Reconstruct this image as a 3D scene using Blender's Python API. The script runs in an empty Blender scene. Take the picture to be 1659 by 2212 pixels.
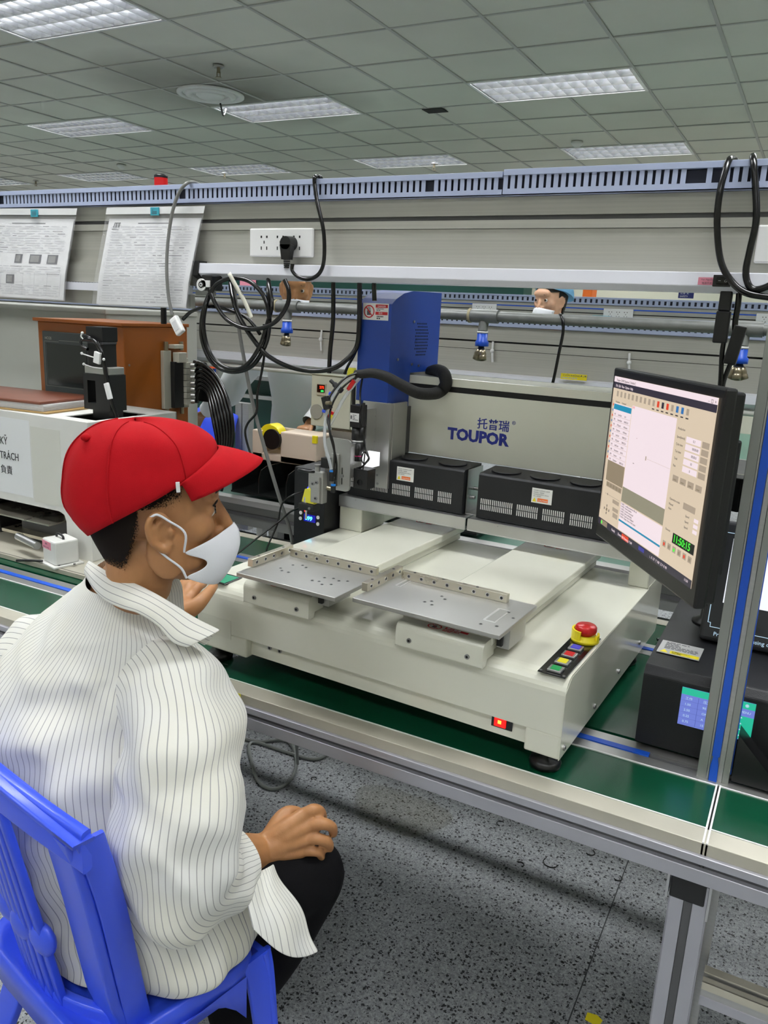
import bpy, bmesh, math, random
import numpy as np
from mathutils import Vector, Matrix
random.seed(7)
C = bpy.context.scene.collection
S = bpy.context.scene
# ---------------------------------------------------------------- camera, world, exposure, lamps
FPX = 1721.86; YAW, PITCH, ROLL = -.4833816, .2447764, .0476979
CAM = Vector((0, 0, 1.55))
cy_, sy_, cp_, sp_ = math.cos(YAW), math.sin(YAW), math.cos(PITCH), math.sin(PITCH)
FWD = Vector((sy_*cp_, cy_*cp_, -sp_)); RT0 = Vector((cy_, -sy_, 0)); UP0 = RT0.cross(FWD)
RT = RT0*math.cos(ROLL) + UP0*math.sin(ROLL); UPV = -RT0*math.sin(ROLL) + UP0*math.cos(ROLL)
cd = bpy.data.cameras.new('camera'); cam = bpy.data.objects.new('camera', cd); C.objects.link(cam)
m3 = Matrix((RT, UPV, -FWD)).transposed()
cam.matrix_world = Matrix.Translation(CAM) @ m3.to_4x4()
cd.sensor_fit = 'HORIZONTAL'; cd.sensor_width = 36; cd.lens = 36*FPX/1659; cd.clip_start = .05; cd.clip_end = 100
S.camera = cam
S.view_settings.view_transform = 'Standard'; S.view_settings.look = 'None'; S.view_settings.gamma = 1
S.view_settings.use_curve_mapping = False
S.view_settings.exposure = 0.0
LAMP_W = 66
ROWS = [-3.68, -1.29, 1.10, 3.50, 5.89, 8.28, 10.67, 13.06]; COLS = [-12.15, -9.76, -7.37, -4.98, -2.59, -.20, 2.19]
CEIL = 3.205
w = bpy.data.worlds.new('world'); S.world = w; w.use_nodes = True
w.node_tree.nodes['Background'].inputs[0].default_value = (.8, .85, 1, 1); w.node_tree.nodes['Background'].inputs[1].default_value = .3
def trof_light(x, y, par, pw=1.0):
    l = bpy.data.lights.new('lamp_light', 'AREA'); l.shape = 'RECTANGLE'; l.size = 1.12; l.size_y = .52
    l.energy = LAMP_W*pw; l.color = (.99, 1.0, .985)
    o = bpy.data.objects.new('lamp_light', l); C.objects.link(o); o.parent = par; o.location = (.6, .3, .075)
    return o
# ---------------------------------------------------------------- places: where a sight line meets a plane of the room
def ray(px, py):
    return FWD + RT*((px-829.5)/FPX) - UPV*((py-1106)/FPX)
def aty(px, py, Y): d = ray(px, py); return CAM + d*((Y-CAM.y)/d.y)
def atx(px, py, X): d = ray(px, py); return CAM + d*((X-CAM.x)/d.x)
def atz(px, py, Z): d = ray(px, py); return CAM + d*((Z-CAM.z)/d.z)
def atd(px, py, D): return CAM + ray(px, py)*D
TH = math.radians(2.6); MO = Vector((-.299, 1.28, 0))
MR = Matrix.Rotation(-TH, 3, 'Z')
def m2w(p): return MR @ Vector(p) + MO
def _ml(px, py, i, v):
    MI = MR.transposed(); c = MI @ (CAM-MO); d = MI @ ray(px, py); return c + d*((v-c[i])/d[i])
def mly(px, py, v): return _ml(px, py, 1, v)
def mlx(px, py, v): return _ml(px, py, 0, v)
def mlz(px, py, v): return _ml(px, py, 2, v)
# ---------------------------------------------------------------- materials
def sr(r, g, b):
    f = lambda c: (c/255/12.92) if c/255 <= .04045 else ((c/255+.055)/1.055)**2.4
    return (f(r), f(g), f(b), 1)
MATS = {}
def mat(name, col, rough=.5, metal=0, emit=0, noise=0, nscale=20, bump=0, bscale=200, spec=.5, trans=0, alpha=1, stretch=None, coat=0, ecol=None):
    if name in MATS: return MATS[name]
    m = bpy.data.materials.new(name); m.use_nodes = True; nt = m.node_tree; b = nt.nodes['Principled BSDF']
    col = sr(*col)
    b.inputs['Base Color'].default_value = col; b.inputs['Roughness'].default_value = rough; b.inputs['Metallic'].default_value = metal
    b.inputs['Specular IOR Level'].default_value = spec; b.inputs['Coat Weight'].default_value = coat
    b.inputs['Transmission Weight'].default_value = trans; b.inputs['Alpha'].default_value = alpha
    if emit: b.inputs['Base Color'].default_value = tuple(c*.12 for c in col[:3])+(1,)
    if emit: b.inputs['Emission Color'].default_value = sr(*ecol) if ecol else col; b.inputs['Emission Strength'].default_value = emit
    tc = None
    if noise or bump:
        tc = nt.nodes.new('ShaderNodeTexCoord'); mp = nt.nodes.new('ShaderNodeMapping'); nt.links.new(tc.outputs['Object'], mp.inputs[0])
        if stretch: mp.inputs['Scale'].default_value = stretch
    if noise:
        n = nt.nodes.new('ShaderNodeTexNoise'); n.inputs['Scale'].default_value = nscale; n.inputs['Detail'].default_value = 4
        nt.links.new(mp.outputs[0], n.inputs['Vector'])
        mr = nt.nodes.new('ShaderNodeMapRange'); mr.inputs[1].default_value = .3; mr.inputs[2].default_value = .7
        mr.inputs[3].default_value = 1-noise; mr.inputs[4].default_value = 1+noise
        nt.links.new(n.outputs[0], mr.inputs[0])
        hs = nt.nodes.new('ShaderNodeHueSaturation'); hs.inputs['Color'].default_value = col
        nt.links.new(mr.outputs[0], hs.inputs['Value']); nt.links.new(hs.outputs[0], b.inputs['Base Color'])
        if metal:
            m2 = nt.nodes.new('ShaderNodeMapRange'); m2.inputs[3].default_value = max(.02, rough-.08); m2.inputs[4].default_value = rough+.1
            nt.links.new(n.outputs[0], m2.inputs[0]); nt.links.new(m2.outputs[0], b.inputs['Roughness'])
    if bump:
        n2 = nt.nodes.new('ShaderNodeTexNoise'); n2.inputs['Scale'].default_value = bscale; n2.inputs['Detail'].default_value = 3
        nt.links.new(mp.outputs[0], n2.inputs['Vector'])
        bp = nt.nodes.new('ShaderNodeBump'); bp.inputs['Strength'].default_value = bump; bp.inputs['Distance'].default_value = .002
        nt.links.new(n2.outputs[0], bp.inputs['Height']); nt.links.new(bp.outputs[0], b.inputs['Normal'])
    MATS[name] = m; return m
M = mat
alu = M('brushed_aluminium', (176, 176, 174), .38, .85, noise=.06, nscale=6, stretch=(.3, 1, 30))
alup = M('rail_panel', (174, 173, 165), .42, .35, noise=.07, nscale=5, stretch=(.25, 1, 40))
aluf = M('frame_profile', (172, 172, 180), .4, .5, noise=.03, nscale=8)
alub = M('bench_border', (182, 178, 164), .45, .3, noise=.06, nscale=12)
alud = M('profile_groove', (96, 96, 98), .5, .6)
chrome = M('polished_steel', (215, 215, 218), .18, 1)
steel = M('plain_steel', (190, 190, 190), .3, .95, noise=.05, nscale=10)
steelplate = M('satin_plate', (176, 176, 173), .36, .8, noise=.05, nscale=9)
nickel = M('nickel_bar', (206, 200, 184), .28, .95, noise=.08, nscale=14)
cream = M('cream_enamel', (214, 214, 200), .22, 0, noise=.015, nscale=3, coat=.5)
cream2 = M('cream_panel', (196, 197, 180), .3, 0, noise=.02, nscale=3)
white = M('white_plastic', (228, 228, 228), .35)
whitep = M('white_paint', (214, 214, 210), .4, noise=.04, nscale=8)
railwhite = M('white_rail', (216, 217, 226), .35, .0)
ductm = M('pale_blue_duct', (166, 176, 204), .42)
black = M('black_plastic', (16, 16, 18), .38)
blackm = M('black_metal', (22, 23, 27), .45, .2, bump=.25, bscale=900)
blackg = M('black_gloss', (12, 12, 13), .16)
rubber = M('black_cable', (14, 14, 15), .22)
foamb = M('black_sleeve', (20, 20, 20), .75, bump=.5, bscale=120)
greyc = M('grey_cable', (120, 120, 118), .4)
blue = M('blue_enamel', (22, 62, 150), .4, 0, bump=.3, bscale=1200)
bluep = M('blue_plastic', (52, 82, 222), .32, 0, noise=.03, nscale=5)
bluestrip = M('blue_strip', (18, 84, 200), .4)
logo = M('logo_blue', (22, 38, 140), .4)
green = M('green_belt', (6, 66, 44), .24, noise=.06, nscale=5)
dgreen = M('dark_green_board', (16, 66, 58), .5, noise=.1, nscale=3)
brown = M('orange_brown_sheet', (148, 80, 20), .35, .1, noise=.05, nscale=4)
red = M('red_plastic', (190, 20, 22), .3)
redcap = M('red_cotton', (180, 12, 24), .85, bump=.35, bscale=900, noise=.05, nscale=30, spec=.2)
yellow = M('yellow_plastic', (232, 214, 30), .4)
ytape = M('yellow_tape', (214, 208, 60), .5)
pipe = M('galvanised_pipe', (128, 130, 128), .5, .5, noise=.12, nscale=25)
brass = M('nickel_brass', (150, 140, 118), .3, .9)
screwm = M('screw_steel', (150, 150, 150), .3, .9)
dark = M('dark_hollow', (8, 8, 9), .7)
grey = M('grey_paint', (128, 130, 126), .5, noise=.03, nscale=3)
lgrey = M('light_grey_paint', (172, 173, 166), .5, noise=.03, nscale=3)
pink = M('pink_label', (224, 140, 160), .6)
cyan = M('cyan_clip', (60, 160, 180), .4)
paper = M('white_paper', (226, 226, 228), .6)
ink = M('printed_ink', (78, 78, 84), .7)
inkl = M('faint_ink', (180, 180, 186), .7)
inkr = M('red_ink', (190, 30, 36), .6)
orange = M('orange_ink', (230, 110, 30), .6)
def clear(name, col, rough, fac):
    m = bpy.data.materials.new(name); m.use_nodes = True; nt = m.node_tree; b = nt.nodes['Principled BSDF']
    b.inputs['Base Color'].default_value = sr(*col); b.inputs['Roughness'].default_value = rough
    tr = nt.nodes.new('ShaderNodeBsdfTransparent'); mx = nt.nodes.new('ShaderNodeMixShader'); mx.inputs[0].default_value = fac
    out = nt.nodes['Material Output']; nt.links.new(tr.outputs[0], mx.inputs[1]); nt.links.new(b.outputs[0], mx.inputs[2]); nt.links.new(mx.outputs[0], out.inputs[0])
    n = nt.nodes.new('ShaderNodeTexNoise'); n.inputs['Scale'].default_value = 9; n.inputs['Detail'].default_value = 2; n.inputs['Distortion'].default_value = 1.5
    tc = nt.nodes.new('ShaderNodeTexCoord'); nt.links.new(tc.outputs['Object'], n.inputs['Vector'])
    bp = nt.nodes.new('ShaderNodeBump'); bp.inputs['Strength'].default_value = .7; bp.inputs['Distance'].default_value = .02
    nt.links.new(n.outputs[0], bp.inputs['Height']); nt.links.new(bp.outputs[0], b.inputs['Normal'])
    MATS[name] = m; return m
film = clear('clear_film', (235, 235, 240), .08, .16)
tubem = clear('clear_tube', (200, 205, 210), .1, .45)
acryl = clear('smoked_acrylic', (40, 44, 42), .15, .75)
apron = clear('translucent_film_coat', (205, 208, 210), .35, .8)
def glow(name, col, st): return M(name, col, .4, emit=st)
# ---------------------------------------------------------------- mesh builder
def V(*a): return Vector(a if len(a) > 1 else a[0])
class MB:
    def __init__(s): s.v = []; s.f = []; s.mi = []; s.sm = []; s.mats = []; s.uv = None
    def m(s, mt):
        if mt not in s.mats: s.mats.append(mt)
        return s.mats.index(mt)
    def add(s, vs, fs, mt, smooth=False):
        o = len(s.v); k = s.m(mt); s.v += [Vector(v) for v in vs]
        for f in fs: s.f.append([o+i for i in f]); s.mi.append(k); s.sm.append(smooth)
        return s
    def box(s, a, b, mt, R=None, about=None):
        x0, x1 = sorted((a[0], b[0])); y0, y1 = sorted((a[1], b[1])); z0, z1 = sorted((a[2], b[2]))
        vs = [V(x, y, z) for z in (z0, z1) for y in (y0, y1) for x in (x0, x1)]
        if R is not None:
            c = Vector(about) if about is not None else V((x0+x1)/2, (y0+y1)/2, (z0+z1)/2)
            vs = [R @ (v-c)+c for v in vs]
        return s.add(vs, [(0, 2, 3, 1), (4, 5, 7, 6), (0, 1, 5, 4), (2, 6, 7, 3), (0, 4, 6, 2), (1, 3, 7, 5)], mt)
    def obox(s, c, ax, ay, az, mt):   # oriented box: centre and half-axis vectors
        c, ax, ay, az = map(Vector, (c, ax, ay, az))
        vs = [c+ax*i+ay*j+az*k for k in (-1, 1) for j in (-1, 1) for i in (-1, 1)]
        return s.add(vs, [(0, 2, 3, 1), (4, 5, 7, 6), (0, 1, 5, 4), (2, 6, 7, 3), (0, 4, 6, 2), (1, 3, 7, 5)], mt)
    def quad(s, a, b, c, d, mt): return s.add([a, b, c, d], [(0, 1, 2, 3)], mt)
    def cyl(s, p0, p1, r, mt, n=16, r2=None, cap=True):
        p0, p1 = Vector(p0), Vector(p1); d = (p1-p0).normalized(); u = d.orthogonal().normalized(); w_ = d.cross(u); r2 = r if r2 is None else r2
        vs = [p0+(u*math.cos(t)+w_*math.sin(t))*r for t in [2*math.pi*i/n for i in range(n)]] + [p1+(u*math.cos(t)+w_*math.sin(t))*r2 for t in [2*math.pi*i/n for i in range(n)]]
        s.add(vs, [(i, (i+1) % n, n+(i+1) % n, n+i) for i in range(n)], mt, True)
        if cap:
            s.add(vs[:n], [tuple(range(n))[::-1]], mt); s.add(vs[n:], [tuple(range(n))], mt)
        return s
    def prism(s, pts, d, mt, smooth=False):   # polygon (3D points in a plane) extruded by vector d
        pts = [Vector(p) for p in pts]; d = Vector(d); n = len(pts)
        s.add(pts+[p+d for p in pts], [tuple(range(n))[::-1], tuple(range(n, 2*n))], mt)
        s.add(pts+[p+d for p in pts], [(i, (i+1) % n, n+(i+1) % n, n+i) for i in range(n)], mt, smooth)
        return s
    def sph(s, c, r, mt, nu=16, nv=10, R=None):
        c = Vector(c); r = (r, r, r) if isinstance(r, (int, float)) else r; vs = []; fs = []
        for j in range(nv+1):
            ph = math.pi*j/nv
            for i in range(nu):
                t = 2*math.pi*i/nu; p = V(r[0]*math.sin(ph)*math.cos(t), r[1]*math.sin(ph)*math.sin(t), r[2]*math.cos(ph))
                if R is not None: p = R @ p
                vs.append(c+p)
        for j in range(nv):
            for i in range(nu): fs.append((j*nu+i, (j+1)*nu+i, (j+1)*nu+(i+1) % nu, j*nu+(i+1) % nu))
        return s.add(vs, fs, mt, True)
    def loft(s, rings, mt, closed=True, cap=True, smooth=True):
        n = len(rings[0]); vs = [p for r in rings for p in r]; fs = []
        for j in range(len(rings)-1):
            for i in range(n if closed else n-1): fs.append((j*n+i, j*n+(i+1) % n, (j+1)*n+(i+1) % n, (j+1)*n+i))
        s.add(vs, fs, mt, smooth)
        if cap and closed:
            s.add(list(rings[0]), [tuple(range(n))[::-1]], mt, smooth); s.add(list(rings[-1]), [tuple(range(n))], mt, smooth)
        return s
    def tube(s, pts, r, mt, n=10, sub=6, cap=True, flat=1.0):
        pts = smooth_path(pts, sub); L = len(pts); rr = r if isinstance(r, (list, tuple)) else None
        t = (pts[1]-pts[0]).normalized(); u = t.orthogonal().normalized(); rings = []
        for i, p in enumerate(pts):
            t = (pts[min(i+1, L-1)]-pts[max(i-1, 0)]).normalized(); u = (u-t*u.dot(t)).normalized(); w_ = t.cross(u)
            q = r if rr is None else rr[0]+(rr[-1]-rr[0])*i/(L-1) if len(rr) == 2 else np.interp(i/(L-1), np.linspace(0, 1, len(rr)), rr)
            rings.append([p+(u*math.cos(a)+w_*math.sin(a)*flat)*q for a in [2*math.pi*k/n for k in range(n)]])
        return s.loft(rings, mt, cap=cap)
    def lathe(s, c, ax, prof, mt, n=24):   # prof: (radius, height along ax)
        c = Vector(c); ax = Vector(ax).normalized(); u = ax.orthogonal().normalized(); w_ = ax.cross(u)
        rings = [[c+ax*h+(u*math.cos(t)+w_*math.sin(t))*max(r, 1e-5) for t in [2*math.pi*k/n for k in range(n)]] for r, h in prof]
        return s.loft(rings, mt)
    def mesh(s, name, org):
        me = bpy.data.meshes.new(name); me.from_pydata([v-org for v in s.v], [], s.f)
        for m_ in s.mats: me.materials.append(m_)
        me.polygons.foreach_set('material_index', s.mi); me.polygons.foreach_set('use_smooth', s.sm); me.update(); return me
    def build(s, name, parent=None, bevel=0, seg=2, base=True, clean=False):
        zs = [v.z for v in s.v]; xs = [v.x for v in s.v]; ys = [v.y for v in s.v]
        org = V((min(xs)+max(xs))/2, (min(ys)+max(ys))/2, min(zs)) if base else V(0, 0, 0)
        me = s.mesh(name, org)
        if clean:
            bm = bmesh.new(); bm.from_mesh(me); bmesh.ops.remove_doubles(bm, verts=bm.verts, dist=1e-5); bmesh.ops.recalc_face_normals(bm, faces=bm.faces); bm.to_mesh(me); bm.free()
        o = bpy.data.objects.new(name, me); C.objects.link(o)
        off = ORG.get(parent.name, V(0, 0, 0)) if parent is not None else V(0, 0, 0)
        o.location = org-off
        if parent is not None: o.parent = parent
        ORG[o.name] = org
        if bevel:
            b = o.modifiers.new('bevel', 'BEVEL'); b.width = bevel; b.segments = seg; b.limit_method = 'ANGLE'; b.angle_limit = .6; b.harden_normals = False
        return o
ORG = {}
def smooth_path(pts, sub=6):
    pts = [Vector(p) for p in pts]
    if sub <= 1 or len(pts) < 3: return pts
    out = []; P = [pts[0]*2-pts[1]]+pts+[pts[-1]*2-pts[-2]]
    for i in range(1, len(P)-2):
        a, b, c, d = P[i-1:i+3]
        for k in range(sub):
            t = k/sub; out.append(.5*((2*b)+(c-a)*t+(2*a-5*b+4*c-d)*t*t+(3*b-a-3*c+d)*t**3))
    return out+[pts[-1]]
def thing(name, label, cat, loc, group=None, rot=0):
    o = bpy.data.objects.new(name, None); C.objects.link(o); o.location = loc; o.empty_display_size = .1
    ORG[o.name] = Vector(loc); o['label'] = label; o['category'] = cat
    if group: o['group'] = group
    return o
def tag(o, label, cat, group=None, kind=None):
    o['label'] = label; o['category'] = cat
    if group: o['group'] = group
    if kind: o['kind'] = kind
    return o
def struct(o): o['kind'] = 'structure'; return o
def text(body, size, org, ux, uy, mt, name='lettering', parent=None, depth=.0006, bold=0, align='LEFT', shear=0, sx=1, lab=None):
    cu = bpy.data.curves.new(name, 'FONT'); cu.body = body; cu.size = size; cu.extrude = depth/2; cu.offset = bold; cu.align_x = align; cu.shear = shear; cu.resolution_u = 2
    to = bpy.data.objects.new('tmp', cu); C.objects.link(to)
    dg = bpy.context.evaluated_depsgraph_get(); me = bpy.data.meshes.new_from_object(to.evaluated_get(dg)); bpy.data.objects.remove(to)
    ux = Vector(ux).normalized(); uy = Vector(uy).normalized(); n = ux.cross(uy)
    me.transform(Matrix.Translation(Vector(org)) @ Matrix((ux*sx, uy, n)).transposed().to_4x4())
    mb = MB(); mb.add([v.co.copy() for v in me.vertices], [tuple(p.vertices) for p in me.polygons], mt); bpy.data.meshes.remove(me)
    if parent is False: return mb
    return mb.build(name, parent)
def merge(mb, other):
    o = len(mb.v); mb.v += other.v
    for f, k, sm in zip(other.f, other.mi, other.sm): mb.f.append([o+i for i in f]); mb.mi.append(mb.m(other.mats[k])); mb.sm.append(sm)
    return mb
class Sheet:   # a flat face of the place: rectangles and words in its own units
    def __init__(s, o, ux, uy, W, H, lift=.0004): s.o, s.ux, s.uy = Vector(o), Vector(ux).normalized(), Vector(uy).normalized(); s.n = s.ux.cross(s.uy); s.W, s.H = W, H; s.mb = MB(); s.l = lift; s.k = 0
    def p(s, u, v, h=0): return s.o+s.ux*(u*s.W)+s.uy*(v*s.H)+s.n*h
    def rect(s, u0, v0, u1, v1, mt, lay=1):
        h = s.l*lay; s.mb.quad(s.p(u0, v0, h), s.p(u1, v0, h), s.p(u1, v1, h), s.p(u0, v1, h), mt); return s
    def slab(s, t, mt):
        s.mb.obox(s.p(.5, .5, -t/2), s.ux*s.W/2, s.uy*s.H/2, s.n*t/2, mt); return s
    def words(s, u, v, body, size, mt, lay=2, bold=0, sx=1, align='LEFT', shear=0):
        merge(s.mb, text(body, size, s.p(u, v, s.l*lay), s.ux, s.uy, mt, parent=False, depth=.0001, bold=bold, sx=sx, align=align, shear=shear)); return s
    def lines(s, u0, v0, u1, v1, n, mt, fill=.45, lay=1, seed=1):
        r = random.Random(seed)
        for i in range(n):
            v = v1-(v1-v0)*(i+.5)/n; h = (v1-v0)/n*fill/2; u = u0
            while u < u1-.02*(u1-u0):
                e = min(u1, u+(u1-u0)*r.uniform(.05, .2)); s.rect(u, v-h, e, v+h, mt, lay); u = e+(u1-u0)*.03
                if r.random() < .08: break
        return s
    def build(s, name, parent=None): return s.mb.build(name, parent)
# ================================================================ room
X0, X1, Y0, Y1 = -14.0, 4.0, -4.5, 15.0
fm = bpy.data.materials.new('speckled_vinyl'); fm.use_nodes = True; nt = fm.node_tree; b = nt.nodes['Principled BSDF']; b.inputs['Roughness'].default_value = .45
L = nt.links.new; N = nt.nodes.new
tc = N('ShaderNodeTexCoord')
def chips(scale, lo, hi, thr, rnd=1.0):
    v = N('ShaderNodeTexVoronoi'); v.inputs['Scale'].default_value = scale; v.inputs['Randomness'].default_value = rnd
    nz = N('ShaderNodeTexNoise'); nz.inputs['Scale'].default_value = scale*1.3; L(tc.outputs['Object'], nz.inputs['Vector'])
    ad = N('ShaderNodeMixRGB'); ad.inputs[0].default_value = .012; L(tc.outputs['Object'], ad.inputs[1]); L(nz.outputs['Color'], ad.inputs[2]); L(ad.outputs[0], v.inputs['Vector'])
    a = N('ShaderNodeMath'); a.operation = 'LESS_THAN'; L(v.outputs['Distance'], a.inputs[0])
    wn = N('ShaderNodeSeparateColor'); L(v.outputs['Color'], wn.inputs[0])
    mr = N('ShaderNodeMapRange'); L(wn.outputs[0], mr.inputs[0]); mr.inputs[1].default_value = thr; mr.inputs[2].default_value = 1; mr.inputs[3].default_value = lo; mr.inputs[4].default_value = hi
    L(mr.outputs[0], a.inputs[1]); g = N('ShaderNodeMath'); g.operation = 'GREATER_THAN'; g.inputs[1].default_value = thr; L(wn.outputs[0], g.inputs[0])
    o = N('ShaderNodeMath'); o.operation = 'MULTIPLY'; L(a.outputs[0], o.inputs[0]); L(g.outputs[0], o.inputs[1]); return o.outputs[0]
n1 = N('ShaderNodeTexNoise'); n1.inputs['Scale'].default_value = 170; n1.inputs['Detail'].default_value = 5; n1.inputs['Roughness'].default_value = .8; L(tc.outputs['Object'], n1.inputs['Vector'])
cr = N('ShaderNodeValToRGB'); cr.color_ramp.elements[0].position = .36; cr.color_ramp.elements[0].color = sr(104, 108, 112); cr.color_ramp.elements[1].position = .66; cr.color_ramp.elements[1].color = sr(186, 189, 192); L(n1.outputs[0], cr.inputs[0])
big = N('ShaderNodeTexNoise'); big.inputs['Scale'].default_value = 1.6; big.inputs['Detail'].default_value = 4; L(tc.outputs['Object'], big.inputs['Vector'])
bm_ = N('ShaderNodeMapRange'); bm_.inputs[1].default_value = .3; bm_.inputs[2].default_value = .7; bm_.inputs[3].default_value = .88; bm_.inputs[4].default_value = 1.05; L(big.outputs[0], bm_.inputs[0])
hs = N('ShaderNodeHueSaturation'); L(cr.outputs[0], hs.inputs['Color']); L(bm_.outputs[0], hs.inputs['Value'])
c1 = chips(105, .18, .46, .42); c2 = chips(190, .2, .4, .55)
m1 = N('ShaderNodeMixRGB'); m1.inputs[2].default_value = sr(20, 20, 22); L(c1, m1.inputs[0]); L(hs.outputs[0], m1.inputs[1])
m2 = N('ShaderNodeMixRGB'); m2.inputs[2].default_value = sr(44, 46, 52); L(c2, m2.inputs[0]); L(m1.outputs[0], m2.inputs[1]); L(m2.outputs[0], b.inputs['Base Color'])
f = MB().box((X0, Y0, -.05), (X1, Y1, 0), fm).build('floor'); struct(f)
seam = M('floor_seam', (60, 62, 64), .8)
sb = MB(); p, q = atz(1224, 1890, 0), atz(1380, 2212, 0)
sx_ = (p.x+q.x)/2
for k in range(-6, 3): sb.box((sx_+k*1.8-.0015, Y0, .0002), (sx_+k*1.8+.0015, Y1, .0008), seam)
struct(sb.build('trim_1'))
wallm = M('cream_wall', (196, 196, 178), .6, noise=.03, nscale=1)
for nm, a, c in (('wall_back', (X0, Y1, 0), (X1, Y1+.1, CEIL+.3)), ('wall_front', (X0, Y0-.1, 0), (X1, Y0, CEIL+.3)), ('wall_left', (X0-.1, Y0, 0), (X0, Y1, CEIL+.3)), ('wall_right', (X1, Y0, 0), (X1+.1, Y1, CEIL+.3))):
    struct(MB().box(a, c, wallm).build(nm))
# ceiling: tiles with gaps for the lights, T-bars
GX0, G = -1.392, .5983; GY0 = 5.888
tile = bpy.data.materials.new('ceiling_tile'); tile.use_nodes = True; nt = tile.node_tree; b = nt.nodes['Principled BSDF']; b.inputs['Roughness'].default_value = .9; b.inputs['Specular IOR Level'].default_value = .2
L = nt.links.new; N = nt.nodes.new; tc = N('ShaderNodeTexCoord')
nz = N('ShaderNodeTexNoise'); nz.inputs['Scale'].default_value = .8; nz.inputs['Detail'].default_value = 5; L(tc.outputs['Object'], nz.inputs['Vector'])
mr = N('ShaderNodeMapRange'); mr.inputs[1].default_value = .35; mr.inputs[2].default_value = .65; mr.inputs[3].default_value = .93; mr.inputs[4].default_value = 1.02; L(nz.outputs[0], mr.inputs[0])
hs = N('ShaderNodeHueSaturation'); hs.inputs['Color'].default_value = sr(206, 206, 194); L(mr.outputs[0], hs.inputs['Value'])
# soot blown from the round air outlet: a stain with its own shape
gm = N('ShaderNodeVectorMath'); gm.operation = 'DISTANCE'; L(tc.outputs['Object'], gm.inputs[0]); gm.inputs[1].default_value = (-4.6-(X0+X1)/2+.05, 5.65-(Y0+Y1)/2, 0)
g2 = N('ShaderNodeMath'); g2.operation = 'MULTIPLY_ADD'; L(nz.outputs[0], g2.inputs[0]); g2.inputs[1].default_value = -1.3; L(gm.outputs['Value'], g2.inputs[2])
g3 = N('ShaderNodeMapRange'); g3.inputs[1].default_value = -.6; g3.inputs[2].default_value = .55; g3.inputs[3].default_value = .9; g3.inputs[4].default_value = 0; L(g2.outputs[0], g3.inputs[0])
mx = N('ShaderNodeMixRGB'); mx.inputs[2].default_value = sr(84, 80, 72); L(g3.outputs[0], mx.inputs[0]); L(hs.outputs[0], mx.inputs[1]); L(mx.outputs[0], b.inputs['Base Color'])
tbar = M('ceiling_bar', (172, 172, 166), .6)
lights = {(round((x+2.59)/G), round((y-5.89)/G)) for x in COLS for y in ROWS}
holes = set()
for (i, j) in lights: holes |= {(i, j), (i+1, j)}
cb = MB(); kx0, kx1 = int((X0+2.588)/G)-1, int((X1+2.588)/G)+1; ky0, ky1 = int((Y0-GY0)/G)-1, int((Y1-GY0)/G)+1
for i in range(kx0, kx1):
    for j in range(ky0, ky1):
        if (i, j) in holes: continue
        x, y = -2.588+i*G, GY0+j*G
        dz = 0.004*random.random()
        cb.box((max(X0, x), max(Y0, y), CEIL+.004+dz), (min(X1, x+G), min(Y1, y+G), CEIL+.02), tile)
ce = cb.build('ceiling', base=False); struct(ce)
ce.data.transform(Matrix.Translation((-(X0+X1)/2, -(Y0+Y1)/2, -CEIL))); ce.location = ((X0+X1)/2, (Y0+Y1)/2, CEIL)
bb = MB()
for i in range(kx0, kx1+1):
    x = -2.588+i*G
    for j in range(ky0, ky1):
        y = GY0+j*G
        if not (X0 < x < X1) or ((i, j) in holes and (i-1, j) in holes and (i-1, j) in lights): continue
        if Y0 < y < Y1: bb.box((x-.011, y, CEIL-.001), (x+.011, min(Y1, y+G), CEIL+.006), tbar)
for j in range(ky0, ky1+1):
    y = GY0+j*G
    if Y0 < y < Y1: bb.box((X0, y-.009, CEIL-.0005), (X1, y+.009, CEIL+.006), tbar)
# bars do not cross the lights: cut the pieces inside a light
struct(bb.build('trim_2'))
struct(MB().box((X0, Y0, CEIL+.28), (X1, Y1, CEIL+.3), M('roof_deck', (60, 60, 60), .8)).build('trim_3'))
# troffers
refl = M('white_reflector', (225, 225, 225), .35, .2); louv = M('louver_aluminium', (192, 194, 198), .25, 1)
tubeg = glow('fluorescent_tube', (240, 246, 255), 7)
LABS = {(-2.59, 5.89): 'three-tube louvred ceiling light on the right, brightest and widest, above the duct',
        (-4.98, 5.89): 'louvred ceiling light beside the round air outlet, middle of the picture',
        (-7.37, 5.89): 'louvred ceiling light left of the round air outlet, whole frame in view',
        (-4.98, 3.50): 'nearest louvred ceiling light, cut off by the top left corner',
        (-2.59, 8.28): 'far louvred ceiling light skimming above the pale blue duct on the right',
        (-4.98, 8.28): 'far louvred ceiling light above the duct right of the draped black plug cable',
        (-7.37, 8.28): 'far louvred ceiling light above the duct between grey cable and black plug cable',
        (-9.76, 8.28): 'far louvred ceiling light just behind the red beacon',
        (-12.15, 8.28): 'farthest louvred ceiling light at the left edge above the duct'}
proto = None
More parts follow.
